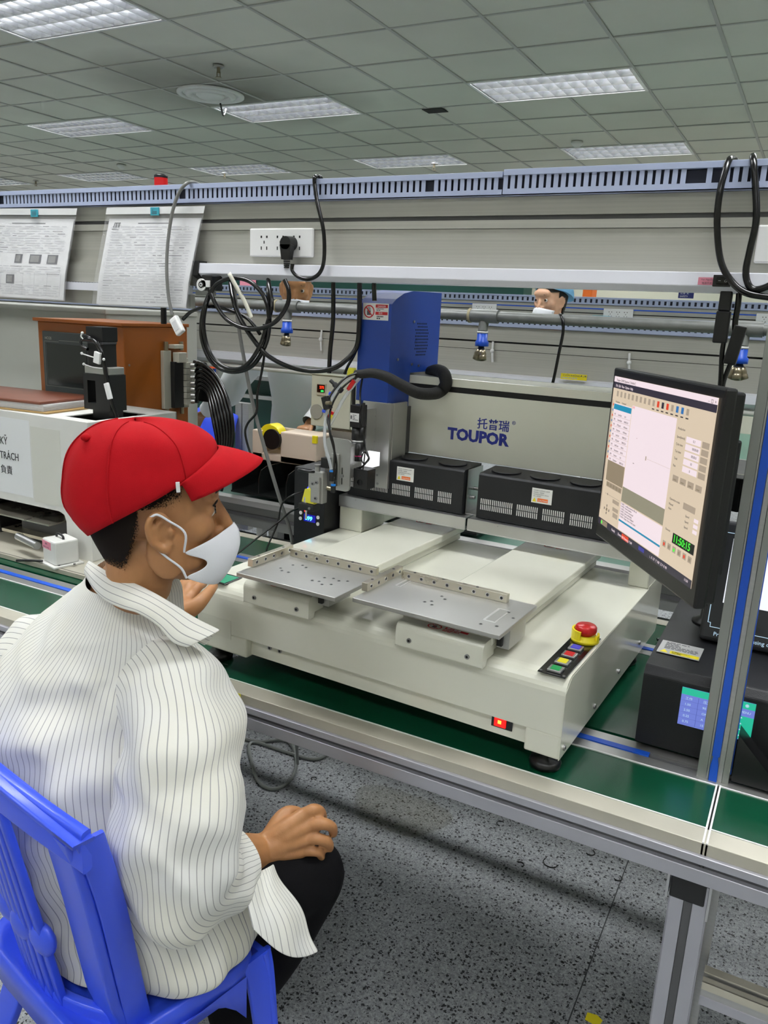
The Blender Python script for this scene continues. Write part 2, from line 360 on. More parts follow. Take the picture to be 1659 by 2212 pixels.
def troffer():
    t = thing('ceiling_light', '', 'ceiling light', (0, 0, CEIL))
    W, D, H = G*2-.004, G-.004, .1
    fr = MB()
    for a, c in (((0, 0, -.004), (W, .022, .01)), ((0, D-.022, -.004), (W, D, .01)), ((0, 0, -.004), (.022, D, .01)), ((W-.022, 0, -.004), (W, D, .01))): fr.box(V(a)+V(0, 0, CEIL), V(c)+V(0, 0, CEIL), refl)
    fr.build('frame', t)
    h = MB()
    h.box((.01, .01, CEIL+.095), (W-.01, D-.01, CEIL+.1), refl)
    for a, c in (((.01, .01, 0), (.016, D-.01, .1)), ((W-.016, .01, 0), (W-.01, D-.01, .1)), ((.01, .01, 0), (W-.01, .016, .1)), ((.01, D-.016, 0), (W-.01, D-.01, .1))): h.box(V(a)+V(0, 0, CEIL), V(c)+V(0, 0, CEIL), refl)
    h.build('housing', t)
    lo = MB()
    for k in range(4):
        y = .03+(D-.06)*k/3
        lo.prism([V(.02, y-.011, CEIL+.05), V(.02, y+.011, CEIL+.05), V(.02, y+.0015, CEIL+.002), V(.02, y-.0015, CEIL+.002)], (W-.04, 0, 0), louv)
    n = 12
    for k in range(n+1):
        x = .03+(W-.06)*k/n
        for q_ in range(3):
            ya, yb = .03+(D-.06)*q_/3+.004, .03+(D-.06)*(q_+1)/3-.004
            lo.prism([V(x-.0082, ya, CEIL+.05), V(x+.0082, ya, CEIL+.05), V(x+.0012, ya, CEIL+.004), V(x-.0012, ya, CEIL+.004)], (0, yb-ya, 0), louv)
    lo.build('louver', t)
    for q_ in range(3):
        y = .03+(D-.06)*(q_+.5)/3
        MB().cyl((.05, y, CEIL+.062), (W-.05, y, CEIL+.062), .013, tubeg, 10).build('fluorescent_tube', t)
    return t
def copy_tree(o, parent=None):
    c = o.copy(); C.objects.link(c)
    if parent is not None: c.parent = parent
    for ch in list(o.children): copy_tree(ch, c)
    return c
tp = troffer(); first = True
for x in COLS:
    for y in ROWS:
        t = tp if first else copy_tree(tp); first = False
        i, j = round((x+2.59)/G), round((y-5.89)/G)
        t.location = (-2.588+i*G+.002, GY0+j*G+.002, CEIL); t['group'] = 'louvred ceiling lights'
        t['label'] = LABS.get((x, y), 'louvred ceiling light of the hall outside the picture')
for t in [o for o in C.objects if o.name.startswith('ceiling_light')]: trof_light(t.location.x, t.location.y, t)
# ceiling fittings
def sprinkler(p, lab):
    t = thing('sprinkler', lab, 'sprinkler', (p.x, p.y, CEIL), 'ceiling sprinklers')
    MB().cyl((p.x, p.y, CEIL-.002), (p.x, p.y, CEIL-.012), .04, steel, 16).build('escutcheon', t)
    m = MB().cyl((p.x, p.y, CEIL-.012), (p.x, p.y, CEIL-.05), .012, brass, 10).cyl((p.x, p.y, CEIL-.075), (p.x, p.y, CEIL-.078), .022, brass, 12)
    for s_ in (-1, 1): m.box((p.x+s_*.014-.002, p.y-.003, CEIL-.077), (p.x+s_*.014+.002, p.y+.003, CEIL-.04), brass)
    m.build('head', t)
sprinkler(atz(472, 142, CEIL), 'sprinkler head in front of the round air outlet, nearest one')
sprinkler(atz(938, 352, CEIL), 'small far sprinkler above the duct left of the long far light, right of centre')
sprinkler(atz(485, 373, CEIL), 'small far sprinkler above the duct near the draped grey cable')
sprinkler(atz(77, 390, CEIL), 'small far sprinkler above the duct at the left edge')
def smoke(p, lab):
    t = MB().lathe((p.x, p.y, CEIL), (0, 0, -1), [(0, 0), (.055, 0), (.058, .02), (.045, .03), (.03, .045), (0, .048)], whitep).build('smoke_detector'); tag(t, lab, 'smoke detector', 'smoke detectors')
smoke(atz(1247, 306, CEIL), 'round white smoke detector on the ceiling at right, under the big light')
smoke(atz(262, 356, CEIL), 'round smoke detector on the ceiling at left, above the red beacon')
p = atz(455, 203, CEIL); t = thing('air_diffuser', 'round ringed air outlet with soot stains on the ceiling', 'air vent', (p.x, p.y, CEIL))
MB().lathe((p.x, p.y, CEIL), (0, 0, -1), [(.27, 0), (.27, .012), (.24, .02), (.225, .01), (.225, .002)], whitep, 40).build('outer_ring', t)
MB().lathe((p.x, p.y, CEIL), (0, 0, -1), [(.20, .0), (.20, .02), (.165, .03), (.15, .015), (.15, .0)], whitep, 40).build('middle_ring', t)
MB().lathe((p.x, p.y, CEIL), (0, 0, -1), [(0, .03), (.1, .028), (.115, .015), (.115, .0)], whitep, 40).build('centre_disc', t)
p = atz(488, 232, CEIL); q = atz(476, 210, CEIL)
tag(MB().tube([V(q.x, q.y, CEIL-.05), V((p.x+q.x)/2, (p.y+q.y)/2, CEIL-.1), V(p.x, p.y, CEIL-.015)], .008, rubber).build('loose_wire'), 'short black wire hanging between round air outlet and ceiling light', 'wire')
p = atz(940, 238, CEIL); tag(MB().box((p.x-.09, p.y-.07, CEIL-.006), (p.x+.09, p.y+.07, CEIL-.002), dark).build('ceiling_hatch'), 'small black square opening in the ceiling tiles, left of the big light', 'hatch')
# far wall: dark green boards and cream panels, cabinets
# ================================================================ our bench (belt line)
BZ = .75
bench = thing('workbench', 'long aluminium conveyor bench with green belts and blue strips, carrying the cream robot', 'workbench', (-2, 1.74, 0))
XL, XR = -6.5, 1.6; SE = -.042
fr = MB()
fr.box((XL, 1.236, .728), (XR, 1.279, .751), alub)                 # front border
fr.box((XL, 1.228, .716), (XR, 1.26, .73), aluf)
fr.box((XL, 1.236, .706), (XR, 1.26, .716), alud)
fr.box((XL, 1.226, .682), (XR, 1.26, .707), aluf)
fr.build('front_rail', bench, .001)
for (a, c, nm) in ((XL, SE-.003, 'l'), (SE+.004, XR, 'r')):
    MB().box((a, 1.2795, .735), (c, 1.425, .7505), green).build('belt', bench)
    MB().box((a, 1.515, .735), (c, 1.955, .7505), green).build('belt', bench)
    MB().box((a, 2.03, .735), (c, 2.19, .7505), green).build('belt', bench)
    MB().box((a, 1.279, .7492), (c, 1.2815, .7522), white).build('belt_edging', bench)
    MB().box((a, 1.4225, .7492), (c, 1.4255, .7526), white).build('belt_edging', bench)
MB().box((SE-.004, 1.236, .70), (SE-.001, 1.428, .7525), white).box((SE+.002, 1.236, .70), (SE+.005, 1.428, .7525), white).box((SE-.001, 1.238, .70), (SE+.002, 1.426, .748), dark).build('joint_strip', bench)
for y in (1.425, 1.955):
    m = MB(); m.box((XL, y, .70), (XR, y+.03, .7515), alu).box((XL, y+.03, .70), (XR, y+.048, .746), alud).box((XL, y+.048, .70), (XR, y+.078 if y < 1.5 else y+.074, .7515), alu)
    m.build('centre_profile', bench)
    for a, c in (((XL, -.62), (-.615, -.17)) if y < 1.5 else ((XL, -.5), (-.495, -.2))): MB().box((a, y+.031, .746), (c, y+.047, .7535), bluestrip).build('blue_slot_cover', bench)
MB().box((XL, 2.19, .69), (XR, 2.23, .752), alub).build('rear_rail', bench)
MB().box((XL, 1.262, .69), (XR, 2.19, .734), M('under_board', (60, 62, 62), .6)).build('under_frame', bench)
def legpair(x):
    m = MB(); m.box((x, 1.262, 0), (x+.062, 1.30, .66), aluf)
    for s_ in (0, 1): m.box((x+.002+.036*s_, 1.256, 0), (x+.024+.036*s_, 1.264, .66), aluf)
    m.box((x+.024, 1.2585, 0), (x+.038, 1.262, .66), alud); m.build('leg', bench, .001)
    MB().box((x, 1.254, .622), (x+.056, 1.262, .676), black).build('end_cap', bench, .003)
    m = MB(); m.box((x-.006, 1.252, .62), (x-.002, 1.29, .69), steel).box((x+.060, 1.252, .60), (x+.064, 1.29, .69), steel)
    for s_ in (-1, 1): m.cyl((x+.029+s_*.035, 1.262, .674), (x+.029+s_*.05, 1.262, .674), .006, screwm, 10)
    m.build('joint_plate', bench)
    MB().box((x, 2.15, 0), (x+.06, 2.19, .70), aluf).build('leg', bench, .001)
    m = MB(); m.box((x+.055, 1.33, .0), (x+.075, 1.37, .69), alu); m.build('inner_leg', bench, .001)
legpair(-.084); legpair(-3.2)
LRZ = .468
m = MB()
m.box((-.012, 1.275, LRZ-.045), (XR, 1.315, LRZ-.002), alu)
for ya, yb in ((1.274, 1.287), (1.299, 1.316)): m.box((-.012, ya, LRZ-.004), (XR, yb, LRZ), alub)
m.box((-.012, 1.287, LRZ-.012), (XR, 1.299, LRZ-.010), alud)
for za, zb in ((.0, .014), (.029, .046)): m.box((-.012, 1.2725, LRZ-zb), (XR, 1.2755, LRZ-za), alub if za == 0 else aluf)
m.build('lower_rail', bench)
m = MB(); m.box((-3.14, 2.12, .30), (-.02, 2.16, .34), alu); m.build('lower_rail', bench)
# post with blue strip
post = thing('upright_post', 'tall aluminium upright with blue slot strip standing on the bench, right of monitor', 'post', (-.0535, 1.47, BZ))
m = MB(); m.box((-.081, 1.443, .749), (-.027, 1.50, 2.6), alu)
for a in (-.081, -.038): m.box((a, 1.438, .749), (a+.016+(0 if a < -.05 else -.005), 1.444, 2.6), M('post_face', (150, 152, 148), .4, .6))
m.box((-.065, 1.4395, .749), (-.061, 1.444, 2.6), alu).box((-.047, 1.4395, .749), (-.038, 1.444, 2.6), alu)
m.build('profile', post, .0008)
MB().box((-.0605, 1.437, .80), (-.0475, 1.4425, 2.6), bluestrip).build('blue_strip', post)
MB().prism([(-.060, 1.434, .745), (-.046, 1.434, .745), (-.0475, 1.437, .78), (-.050, 1.4375, .80), (-.058, 1.4375, .80), (-.0605, 1.437, .78)], (0, .006, 0), bluestrip).build('strip_end', post)
MB().box((-.0268, 1.462, .76), (-.0255, 1.478, 2.6), bluestrip).build('blue_strip', post)
m = MB(); m.prism([(-.023, 1.445, .757), (.052, 1.445, .757), (.052, 1.445, .772), (-.023, 1.445, .85)], (0, .006, 0), black)
m.prism([(-.023, 1.49, .757), (.052, 1.49, .757), (.052, 1.49, .772), (-.023, 1.49, .85)], (0, .006, 0), black)
m.prism([(-.023, 1.443, .85), (.052, 1.443, .772), (.052, 1.443, .766), (-.023, 1.443, .842)], (0, .055, 0), black)
m.build('corner_bracket', post, .001)
# ================================================================ overhead rail
RY = 1.85
rail = thing('overhead_rail', 'aluminium overhead rail panel above the bench carrying sockets, papers and cables', 'rail', (-1.5, RY, 1.62))
rx0, rx1 = -6.5, 1.6
m = MB(); m.box((rx0, RY+.004, 1.782), (rx1, RY+.03, 1.822), alup)
m.box((rx0, RY+.012, 1.771), (rx1, RY+.03, 1.783), alud).box((rx0, RY+.002, 1.753), (rx1, RY+.03, 1.7715), alup)
m.box((rx0, RY+.012, 1.7515), (rx1, RY+.03, 1.7535), dark).box((rx0, RY+.006, 1.658), (rx1, RY+.03, 1.752), alup)
m.build('panel', rail)
LX = -1.592
m = MB(); m.prism([(LX, RY-.03, 1.634), (LX, RY-.026, 1.662), (LX, RY+.03, 1.664), (LX, RY+.03, 1.622), (LX, RY-.014, 1.622)], (rx1-LX, 0, 0), railwhite); m.build('light_rail', rail, .0015)
MB().prism([(LX-.012, RY-.034, 1.628), (LX-.012, RY-.03, 1.668), (LX-.012, RY+.03, 1.668), (LX-.012, RY+.03, 1.600)], (.02, 0, 0), black).build('end_cap', rail, .002)
m = MB(); m.box((rx0, RY-.008, 1.60), (LX-.03, RY+.02, 1.658), alup).box((rx0, RY-.02, 1.575), (LX-.05, RY+.01, 1.598), railwhite).box((rx0, RY, 1.535), (LX-.05, RY+.02, 1.575), alup); m.build('lower_panel', rail)
for x in (-4.4, .9): MB().box((x, RY+.03, .752), (x+.06, RY+.08, 1.82), alu).build('post', rail)
# slotted duct on top
def slot_duct(a, c, y, z0, z1, lab, grp, d=.05, pitch=.0168, broken=()):
    t = thing('wiring_duct', lab, 'cable duct', ((a+c)/2, y, z0), grp); h = z1-z0
    m = MB(); m.box((a, y, z0), (c, y+.002, z0+h*.25), ductm); m.box((a, y+d-.002, z0), (c, y+d, z1-.006), ductm); m.box((a, y, z0), (c, y+d, z0+.002), ductm)
    n = int((c-a)/pitch); w_ = pitch*.62
    for k in range(n):
        x = a+pitch*k
        if k in broken: continue
        m.add([V(x, y, z0+h*.25), V(x+w_, y, z0+h*.25), V(x+w_, y, z1-.012), V(x+w_*.72, y, z1-.008), V(x+w_*.28, y, z1-.008), V(x, y, z1-.012), V(x, y+.002, z0+h*.25), V(x+w_, y+.002, z0+h*.25), V(x+w_, y+.002, z1-.012), V(x+w_*.72, y+.002, z1-.008), V(x+w_*.28, y+.002, z1-.008), V(x, y+.002, z1-.012)],
              [(0, 1, 2, 3, 4, 5), (6, 11, 10, 9, 8, 7), (0, 6, 7, 1), (1, 7, 8, 2), (0, 5, 11, 6)], ductm)
    m.build('slotted_body', t); MB().box((a, y+.006, z0+.003), (c, y+d-.006, z1-.015), M('duct_inner_shade', (26, 30, 48), .7)).build('shade_fill', t)  # navy box added inside, its colour stands for the shade behind the slots
    MB().box((a, y-.0025, z1-.013), (c, y+d+.0025, z1), ductm).build('lid', t, .0008)
    return t
slot_duct(rx0, -.70, RY-.012, 1.823, 1.8745, 'pale blue slotted wiring duct, left length, on top of the overhead rail', 'ducts on the overhead rail', broken=(198, 199, 242, 288, 334))
slot_duct(-.697, rx1, RY-.014, 1.823, 1.878, 'pale blue slotted wiring duct, right length, on top of the overhead rail', 'ducts on the overhead rail', broken=(24, 25, 27))
# sockets
def socket(x, y, z, w_, h, n, lab, grp=None):
    t = thing('wall_socket', lab, 'power socket', (x+w_/2, y, z), grp)
    MB().box((x, y-.011, z), (x+w_, y, z+h), white).build('plate', t, .003)
    s = Sheet((x, y-.0112, z), (1, 0, 0), (0, 0, 1), w_, h)
    for k in range(n):
        u = .5 if n == 1 else .24+.52*k/(n-1)
        for du in (-.045, .045):
            s.rect(u+du-.012, .66, u+du+.012, .74, dark); s.rect(u+du-.008, .24, u+du+.008, .36, dark)
        s.rect(u-.008, .46, u+.008, .56, dark)
    s.build('holes', t); return t
socket(-1.424, RY+.006, 1.683, .205, .073, 3, 'white three-outlet socket on the overhead rail with the black plug in it')
socket(-.149, RY+.006, 1.683, .205, .073, 3, 'white socket plate cut off by the right edge of the overhead rail')
# plug and cable on the socket
t = thing('power_plug', 'black plug and cord in the white socket, looping up over the duct', 'power plug', aty(632, 560, RY-.02))
p = aty(630, 530, RY-.006); m = MB(); m.cyl(p+V(0, 0, .004), p+V(0, -.03, .004), .019, black, 20, .017); m.prism([p+V(-.018, -.012, 0), p+V(.018, -.012, 0), p+V(.012, -.012, -.038), p+V(-.012, -.012, -.038)], (0, -.018, 0), black)
for k in range(5): m.cyl(p+V(0, -.021, -.036-.005*k), p+V(0, -.021, -.0395-.005*k), .0095-.0004*k, black, 12)
m.build('plug_body', t, .002)
pp = [(632, 570), (632, 585), (645, 598), (668, 603), (690, 590), (700, 560), (699, 500), (686, 440), (680, 400), (680, 383)]
pts = [aty(x, y, RY-.027-(.01 if 3 < i < 8 else 0)) for i, (x, y) in enumerate(pp)]+[aty(686, 381, RY+.01), aty(694, 386, RY+.02), aty(697, 400, RY+.045)]
MB().tube(pts, .0052, rubber).build('cord', t)
# left papers in film pockets
def pocket(cs, lab, seed, pics, logo_):
    TL, TR, BR, BL = cs
    t = thing('document_pocket', lab, 'document', (TL+TR)/2, 'clear pockets of papers hung on the overhead rail')
    def P_(u, v, off=0): # v=0 top
        a = TL.lerp(TR, u); c = BL.lerp(BR, u); p = a.lerp(c, v); p = p.copy(); p.y += -.016-.026*min(1, v*1.4)-.004*math.sin(u*9+seed)*v+off; return p
    def grid(u0, v0, u1, v1, off, mt, nu=10, nv=14):
        m = MB(); vs = [P_(u0+(u1-u0)*i/nu, v0+(v1-v0)*j/nv, off) for j in range(nv+1) for i in range(nu+1)]
        m.add(vs, [(j*(nu+1)+i, (j+1)*(nu+1)+i, (j+1)*(nu+1)+i+1, j*(nu+1)+i+1) for j in range(nv) for i in range(nu)], mt, True); return m
    for k in range(3): grid(.03+.006*k, .11, .97-.004*k, .985+.006*k, .003+.003*k, paper).build('sheet', t)
    grid(0, 0, 1, 1, -.002, film, 14, 18).build('film_pocket', t)
    m = grid(.0, .0, 1, .07, -.004, M('punched_strip', (205, 206, 206), .35)); 
    m.build('punched_strip', t)
    r = random.Random(seed); m = MB()
    def bar(u0, v0, u1, v1, mt, off=.0022): m.add([P_(u0, v1, off), P_(u1, v1, off), P_(u1, v0, off), P_(u0, v0, off)], [(0, 1, 2, 3)], mt)
    for k in range(30):
        v = .19+.78*k/30
        if any(a[1]-.01 < v < a[3]+.01 for a in pics): continue
        u = .08
        while u < .9:
            e = min(.92, u+r.uniform(.03, .16)); bar(u, v, e, v+.005, ink if r.random() < .12 else inkl); u = e+r.uniform(.01, .05)
        if k % 3 == 0: bar(.06, v+.013, .93, v+.0148, inkl)
    for a in pics: bar(*a, ink); 
    for a in pics: bar(a[0]+.012, a[1]+.012, a[2]-.02, a[3]-.015, M('photo_grey', (130, 130, 128), .6), .0016)
    bar(.35, .155, .7, .163, ink)
    for k in range(8): bar(.06+.87*k/7, .70 if not logo_ else .55, .062+.87*k/7, .95, inkl)
    m.build('printing', t)
    if logo_: text('/TT', .018, P_(.09, .175, .001)+V(0, 0, -.006), (1, 0, 0), (0, 0, 1), ink, 'printed_logo', t, bold=.0005, shear=.3)
    return t
a = [aty(x, y, RY) for x, y in ((242, 450), (453, 447), (426, 668), (223, 660))]
pocket(a, 'clear pocket of stapled forms hanging behind the grey cable, logo at its corner', 3, [], True)
a = [aty(x, y, RY) for x, y in ((-30, 452), (178, 452), (163, 652), (-40, 640))]
pocket(a, 'clear pocket of forms with small photographs, at the left edge', 8, [(.44, .50, .52, .60), (.6, .50, .72, .60), (.78, .5, .88, .6), (.18, .73, .25, .83), (.37, .73, .46, .83)], False)
def clip(px, py, lab):
    p = aty(px, py, RY-.02); t = thing('paper_clip', lab, 'clip', p, 'blue bulldog tabs on the papers')
    m = MB(); m.box((p.x-.016, p.y-.006, p.z-.011), (p.x+.016, p.y-.003, p.z+.011), cyan); m.build('tab', t)
    s = Sheet((p.x-.016, p.y-.0062, p.z-.011), (1, 0, 0), (0, 0, 1), .032, .022)
    s.lines(.2, .15, .8, .75, 3, ink, seed=px); s.build('writing', t)
clip(77, 461, 'turquoise tab holding the left pocket of papers'); clip(337, 457, 'turquoise tab holding the right pocket of papers')
# grey usb cable over the duct
t = thing('usb_cable', 'grey cable draped over the duct, white plug hanging in front of papers', 'cable', aty(385, 725, RY-.06))
pts = [aty(432, 400, RY+.02), aty(418, 394, RY+.0)]+[aty(x, y, RY-.035-.02*min(1, i/4)) for i, (x, y) in enumerate(((402, 397), (385, 420), (372, 460), (363, 520), (360, 580), (364, 640), (372, 680)))]
MB().tube(pts, .0048, greyc).build('cord', t)
p, q = aty(372, 680, RY-.055), aty(392, 722, RY-.06); d = (q-p).normalized(); s_ = V(1, 0, 0); s_ = (s_-d*s_.dot(d)).normalized(); n_ = d.cross(s_)
c_ = (p+q)/2; MB().obox(c_+d*.004, s_*.0145, d*.027, n_*.008, white).build('plug_housing', t, .004)
MB().obox(c_+d*.004-V(0, .0085, 0), s_*.008, d*.014, n_*.0008, M('soft_grey', (200, 200, 202), .4)).build('button', t)
# red beacon
p = aty(348, 402, RY+.060); t = thing('beacon_light', 'red signal lamp with black top behind the duct, lit orange inside', 'signal lamp', p-V(0, 0, .08))
MB().cyl(p-V(0, 0, .08), p-V(0, 0, .02), .019, glow('lit_orange', (255, 120, 20), 1.6), 20).build('lower_lens', t)
MB().cyl(p-V(0, 0, .02), p+V(0, 0, .022), .0195, glow('lit_red', (230, 20, 24), .55), 20).build('red_lens', t)
MB().lathe(p+V(0, 0, .022), (0, 0, 1), [(0, 0), (.02, 0), (.02, .007), (.014, .011), (0, .012)], black).build('cap', t)
MB().cyl(p-V(0, 0, .4), p-V(0, 0, .08), .009, black, 10).build('stem', t)
# black switch and pink label on the light rail
p = aty(1560, 607, RY-.03); t = thing('rocker_switch', 'black rocker switch on the white light rail beside the pink label', 'switch', p)
MB().box((p.x-.017, RY-.038, p.z-.0115), (p.x+.017, RY-.026, p.z+.0115), black).build('bezel', t, .001)
MB().box((p.x-.010, RY-.041, p.z-.007), (p.x+.013, RY-.037, p.z+.007), blackg).build('rocker', t, .001)
s = Sheet((p.x-.008, RY-.0413, p.z-.006), (1, 0, 0), (0, 0, 1), .02, .012); s.words(.1, .3, '–', .009, paper); s.words(.65, .25, 'O', .007, paper); s.build('marks', t)
p = aty(1529, 608, RY-.03); s = Sheet((p.x-.019, RY-.031, p.z-.007), (1, 0, 0), (0, 0, 1), .038, .015); s.slab(.0006, pink); s.words(.15, .6, 'Van Nguồn', .005, ink); s.words(.2, .12, '电源开关', .005, ink)
o = s.build('pink_label'); tag(o, 'small pink printed label on the light rail left of the rocker switch', 'label')
# black cables at the right end of the rail
def cable(name, lab, pts, r=.006, mt=None, cat='cable', grp=None, n=10):
    o = MB().tube(pts, r, mt or rubber, n).build(name); tag(o, lab, cat, grp); return o
def ypath(l, Y): return [aty(x, y, Y+(z if len(q) > 2 else 0)) for q in l for (x, y, z) in [(*q, 0)[:3]]]
cable('black_cable', 'thick black cable looping over the duct at far right, outer loop', ypath([(1590, 350, .04), (1581, 343, .01), (1572, 352, -.03), (1556, 410, -.05), (1549, 480, -.05), (1556, 560, -.05), (1578, 605, -.05), (1610, 632, -.05), (1659, 642, -.04), (1720, 650, -.03)], RY), .0068, grp='black cables over the duct at right')
cable('black_cable', 'thick black cable looping over the duct at far right, inner loop', ypath([(1626, 345, .04), (1627, 337, 0), (1628, 352, -.03), (1633, 420, -.04), (1633, 480, -.045), (1620, 540, -.045), (1611, 590, -.045), (1622, 622, -.045), (1650, 622, -.045), (1690, 600, -.04)], RY), .0068, grp='black cables over the duct at right')
t = thing('cable_connector', 'pair of black joined power leads hanging from the rail down behind the monitor', 'connector', aty(1575, 720, RY-.01))
MB().tube(ypath([(1572, 625), (1569, 660)], RY-.01), .008, black).build('cord', t)
pA = aty(1569, 640, RY-.01); MB().box((pA.x-.012, pA.y-.009, pA.z-.03), (pA.x+.012, pA.y+.009, pA.z+.012), black).box((pA.x-.014, pA.y-.011, pA.z-.095), (pA.x+.014, pA.y+.011, pA.z-.03), black).build('connector', t, .003)
pB = aty(1590, 735, RY-.01); MB().box((pB.x-.013, pB.y-.011, pB.z-.05), (pB.x+.012, pB.y+.011, pB.z+.03), black, Matrix.Rotation(.15, 3, 'Y')).build('connector', t, .003)
MB().tube(ypath([(1597, 630), (1594, 660), (1588, 700), (1590, 740)], RY-.01), .006, rubber).build('cord', t)
MB().tube(ypath([(1569, 715), (1560, 760), (1556, 830), (1548, 900)], RY-.01), .005, rubber).build('cord', t)
MB().tube(ypath([(1585, 770), (1572, 800), (1562, 830), (1550, 900)], RY-.005), .005, rubber).build('cord', t)
# ================================================================ cream desktop robot (own frame: x left-right, y back, z up from floor)
rob = thing('dispensing_robot', 'cream two-slide desktop robot with blue head cover and TOUPOR lettering on its beam', 'machine', (MO.x, MO.y, .75))
rob.rotation_euler = (0, 0, -TH); ORG[rob.name] = V(0, 0, .75)
def rb(mb, name, bevel=0, parent=None, seg=2): return mb.build(name, parent or rob, bevel, seg)
W_ = -.865; ZT = .945; ZB = .79
def arcp(y0, z0, r, a0, a1, n=6): return [(y0+r*math.cos(math.radians(a0+(a1-a0)*i/n)), z0+r*math.sin(math.radians(a0+(a1-a0)*i/n))) for i in range(n+1)]
prof = [(.003, .835)]+[(y, z) for y, z in arcp(.033, ZT-.03, .03, 180, 90)]+[(.69, ZT), (.69, .835)]
m = MB(); m.prism([(W_, y, z) for y, z in prof], (-W_, 0, 0), cream)
rb(m, 'base_cover', .0015)
def tab(x0, x1, flip):   # corner skirts either side of the recess
    r = .022; xs = [(x0, .836), (x1, .836), (x1, ZB), (x0, ZB)]
    m = MB()
    if flip: poly = [(x0, .836), (x0, ZB+r)]+[(x0+r-r*math.cos(a), ZB+r-r*math.sin(a)) for a in [math.radians(q) for q in (22, 45, 68, 90)]]+[(x1, ZB), (x1, .836)]
    else: poly = [(x0, .836), (x0, ZB), (x1-r, ZB)]+[(x1-r+r*math.sin(a), ZB+r-r*math.cos(a)) for a in [math.radians(q) for q in (22, 45, 68, 90)]]+[(x1, .836)]
    m.prism([(x, .003, z) for x, z in poly], (0, .69, 0), cream); return m
rb(tab(-.067, 0, False) if False else MB().box((-.067, .003, ZB), (0, .76, .836), cream), 'corner_skirt', .004)
rb(MB().box((W_, .003, ZB), (-.72, .69, .836), cream), 'corner_skirt', .004)
rb(MB().box((-.722, .019, .795), (-.065, .028, .838), cream), 'recessed_front_panel')
m = MB(); m.prism([(-.001, .003, ZB), (-.001, .75, ZB), (-.001, .76, ZB+.01), (-.001, .76, .95), (-.001, .60, .95), (-.001, .60, ZT), (-.001, .03, ZT-.004), (-.001, .003, .92)], (.0016, 0, 0), cream); rb(m, 'side_panel')
m = MB()
for y, z in ((.025, .806), (.212, .808), (.388, .816), (.571, .82)): m.cyl((.0005, y, z), (.004, y, z), .0052, screwm, 12).cyl((.004, y, z), (.0042, y, z), .0025, dark, 8)
for x in (-.667, -.639): m.cyl((x, .019, .8245), (x, .0165, .8245), .005, screwm, 12).cyl((x, .0165, .8245), (x, .0162, .8245), .0028, dark, 8)
rb(m, 'screws')
rb(MB().box((-.659, .0185, .819), (-.647, .0178, .829), M('cream_plate', (204, 204, 190), .3)), 'nameplate_recess')
pl = MB().box((-.86, .0022, .824), (-.765, .0028, .868), M('etched_panel', (198, 198, 184), .35)); rb(pl, 'model_plate')
t = rb(MB().box((-.138, .0165, .809), (-.096, .0192, .836), blackg), 'power_switch', .001)
rb(MB().box((-.132, .0135, .812), (-.108, .0168, .833), glow('red_switch_lit', (255, 24, 20), 1.3)), 'rocker', .002, t)
rb(MB().box((-.124, .0132, .819), (-.117, .0134, .826), glow('switch_filament', (255, 170, 60), 2.5)), 'filament', 0, t)
for x, y in ((-.035, .04), (-.83, .04), (-.035, .6), (-.83, .6)):
    rb(MB().lathe((x, y, .752), (0, 0, 1), [(0, 0), (.028, 0), (.03, .008), (.026, .016), (.012, .018), (.012, .045), (0, .045)], black), 'foot')
# left-front touch pad on the base
s = rb(MB().box((-.848, .01, ZT+.0005), (-.79, .07, ZT+.002), blackg), 'touch_pad', .0004)
rb(MB().box((-.842, .016, ZT+.002), (-.796, .064, ZT+.0024), glow('green_lit_screen', (60, 200, 150), .5)), 'lit_window', 0, s)
# button strip
pn = rb(MB().box((-.0565, .008, ZT+.0002), (-.005, .226, ZT+.002), blackg), 'button_panel', .0006)
for y, col, nm in ((.028, (20, 160, 80), 'green_button'), (.066, (236, 226, 40), 'yellow_button'), (.104, (206, 24, 30), 'red_button'), (.142, (60, 60, 200), 'blue_button')):
    t = rb(MB().box((-.0425, y-.0115, ZT+.002), (-.017, y+.0125, ZT+.007), steel), nm+'_housing', .0012, pn)
    o = rb(MB().box((-.038, y-.0085, ZT+.006), (-.0215, y+.0095, ZT+.0085), M(nm, col, .3, emit=.75)), nm, .001, pn); o['label'] = nm.replace('_', ' ')
    text('ooo', .004, (-.037, y+.0145, ZT+.0021), (1, 0, 0), (0, 1, 0), lgrey, 'button_word', pn)
m = MB()
for x in (-.052, -.0095):
    for y in (.013, .221): m.cyl((x, y, ZT+.002), (x, y, ZT+.0035), .0028, screwm, 10)
rb(m, 'screws', 0, pn)
ex, ey = -.029, .197
es = rb(MB().lathe((ex, ey, ZT+.002), (0, 0, 1), [(0, 0), (.027, 0), (.027, .006), (.021, .008), (.021, .012), (0, .012)], yellow, 32), 'emergency_stop_guard')
gm_ = MB()
for a0 in (200, 320, 80):
    n = 8; aa = [math.radians(a0+100*i/n) for i in range(n+1)]
    ro, ri = .027, .023
    if a0 == 80: aa = [math.radians(60+60*i/n) for i in range(n+1)]
    if a0 == 320: aa = [math.radians(-20+55*i/n) for i in range(n+1)]
    if a0 == 200: aa = [math.radians(150+115*i/n) for i in range(n+1)]
    poly = [V(ex+ro*math.cos(a), ey+ro*math.sin(a), ZT+.006) for a in aa]+[V(ex+ri*math.cos(a), ey+ri*math.sin(a), ZT+.006) for a in aa[::-1]]
    gm_.prism(poly, (0, 0, .020 if a0 == 200 else .012), yellow)
rb(gm_, 'guard_wings', .0008, es)
rb(MB().lathe((ex, ey, ZT+.01), (0, 0, 1), [(0, 0), (.013, 0), (.013, .006), (.0195, .009), (.021, .014), (.0205, .021), (.018, .024), (0, .0255)], red, 32), 'red_mushroom_button', 0, es)
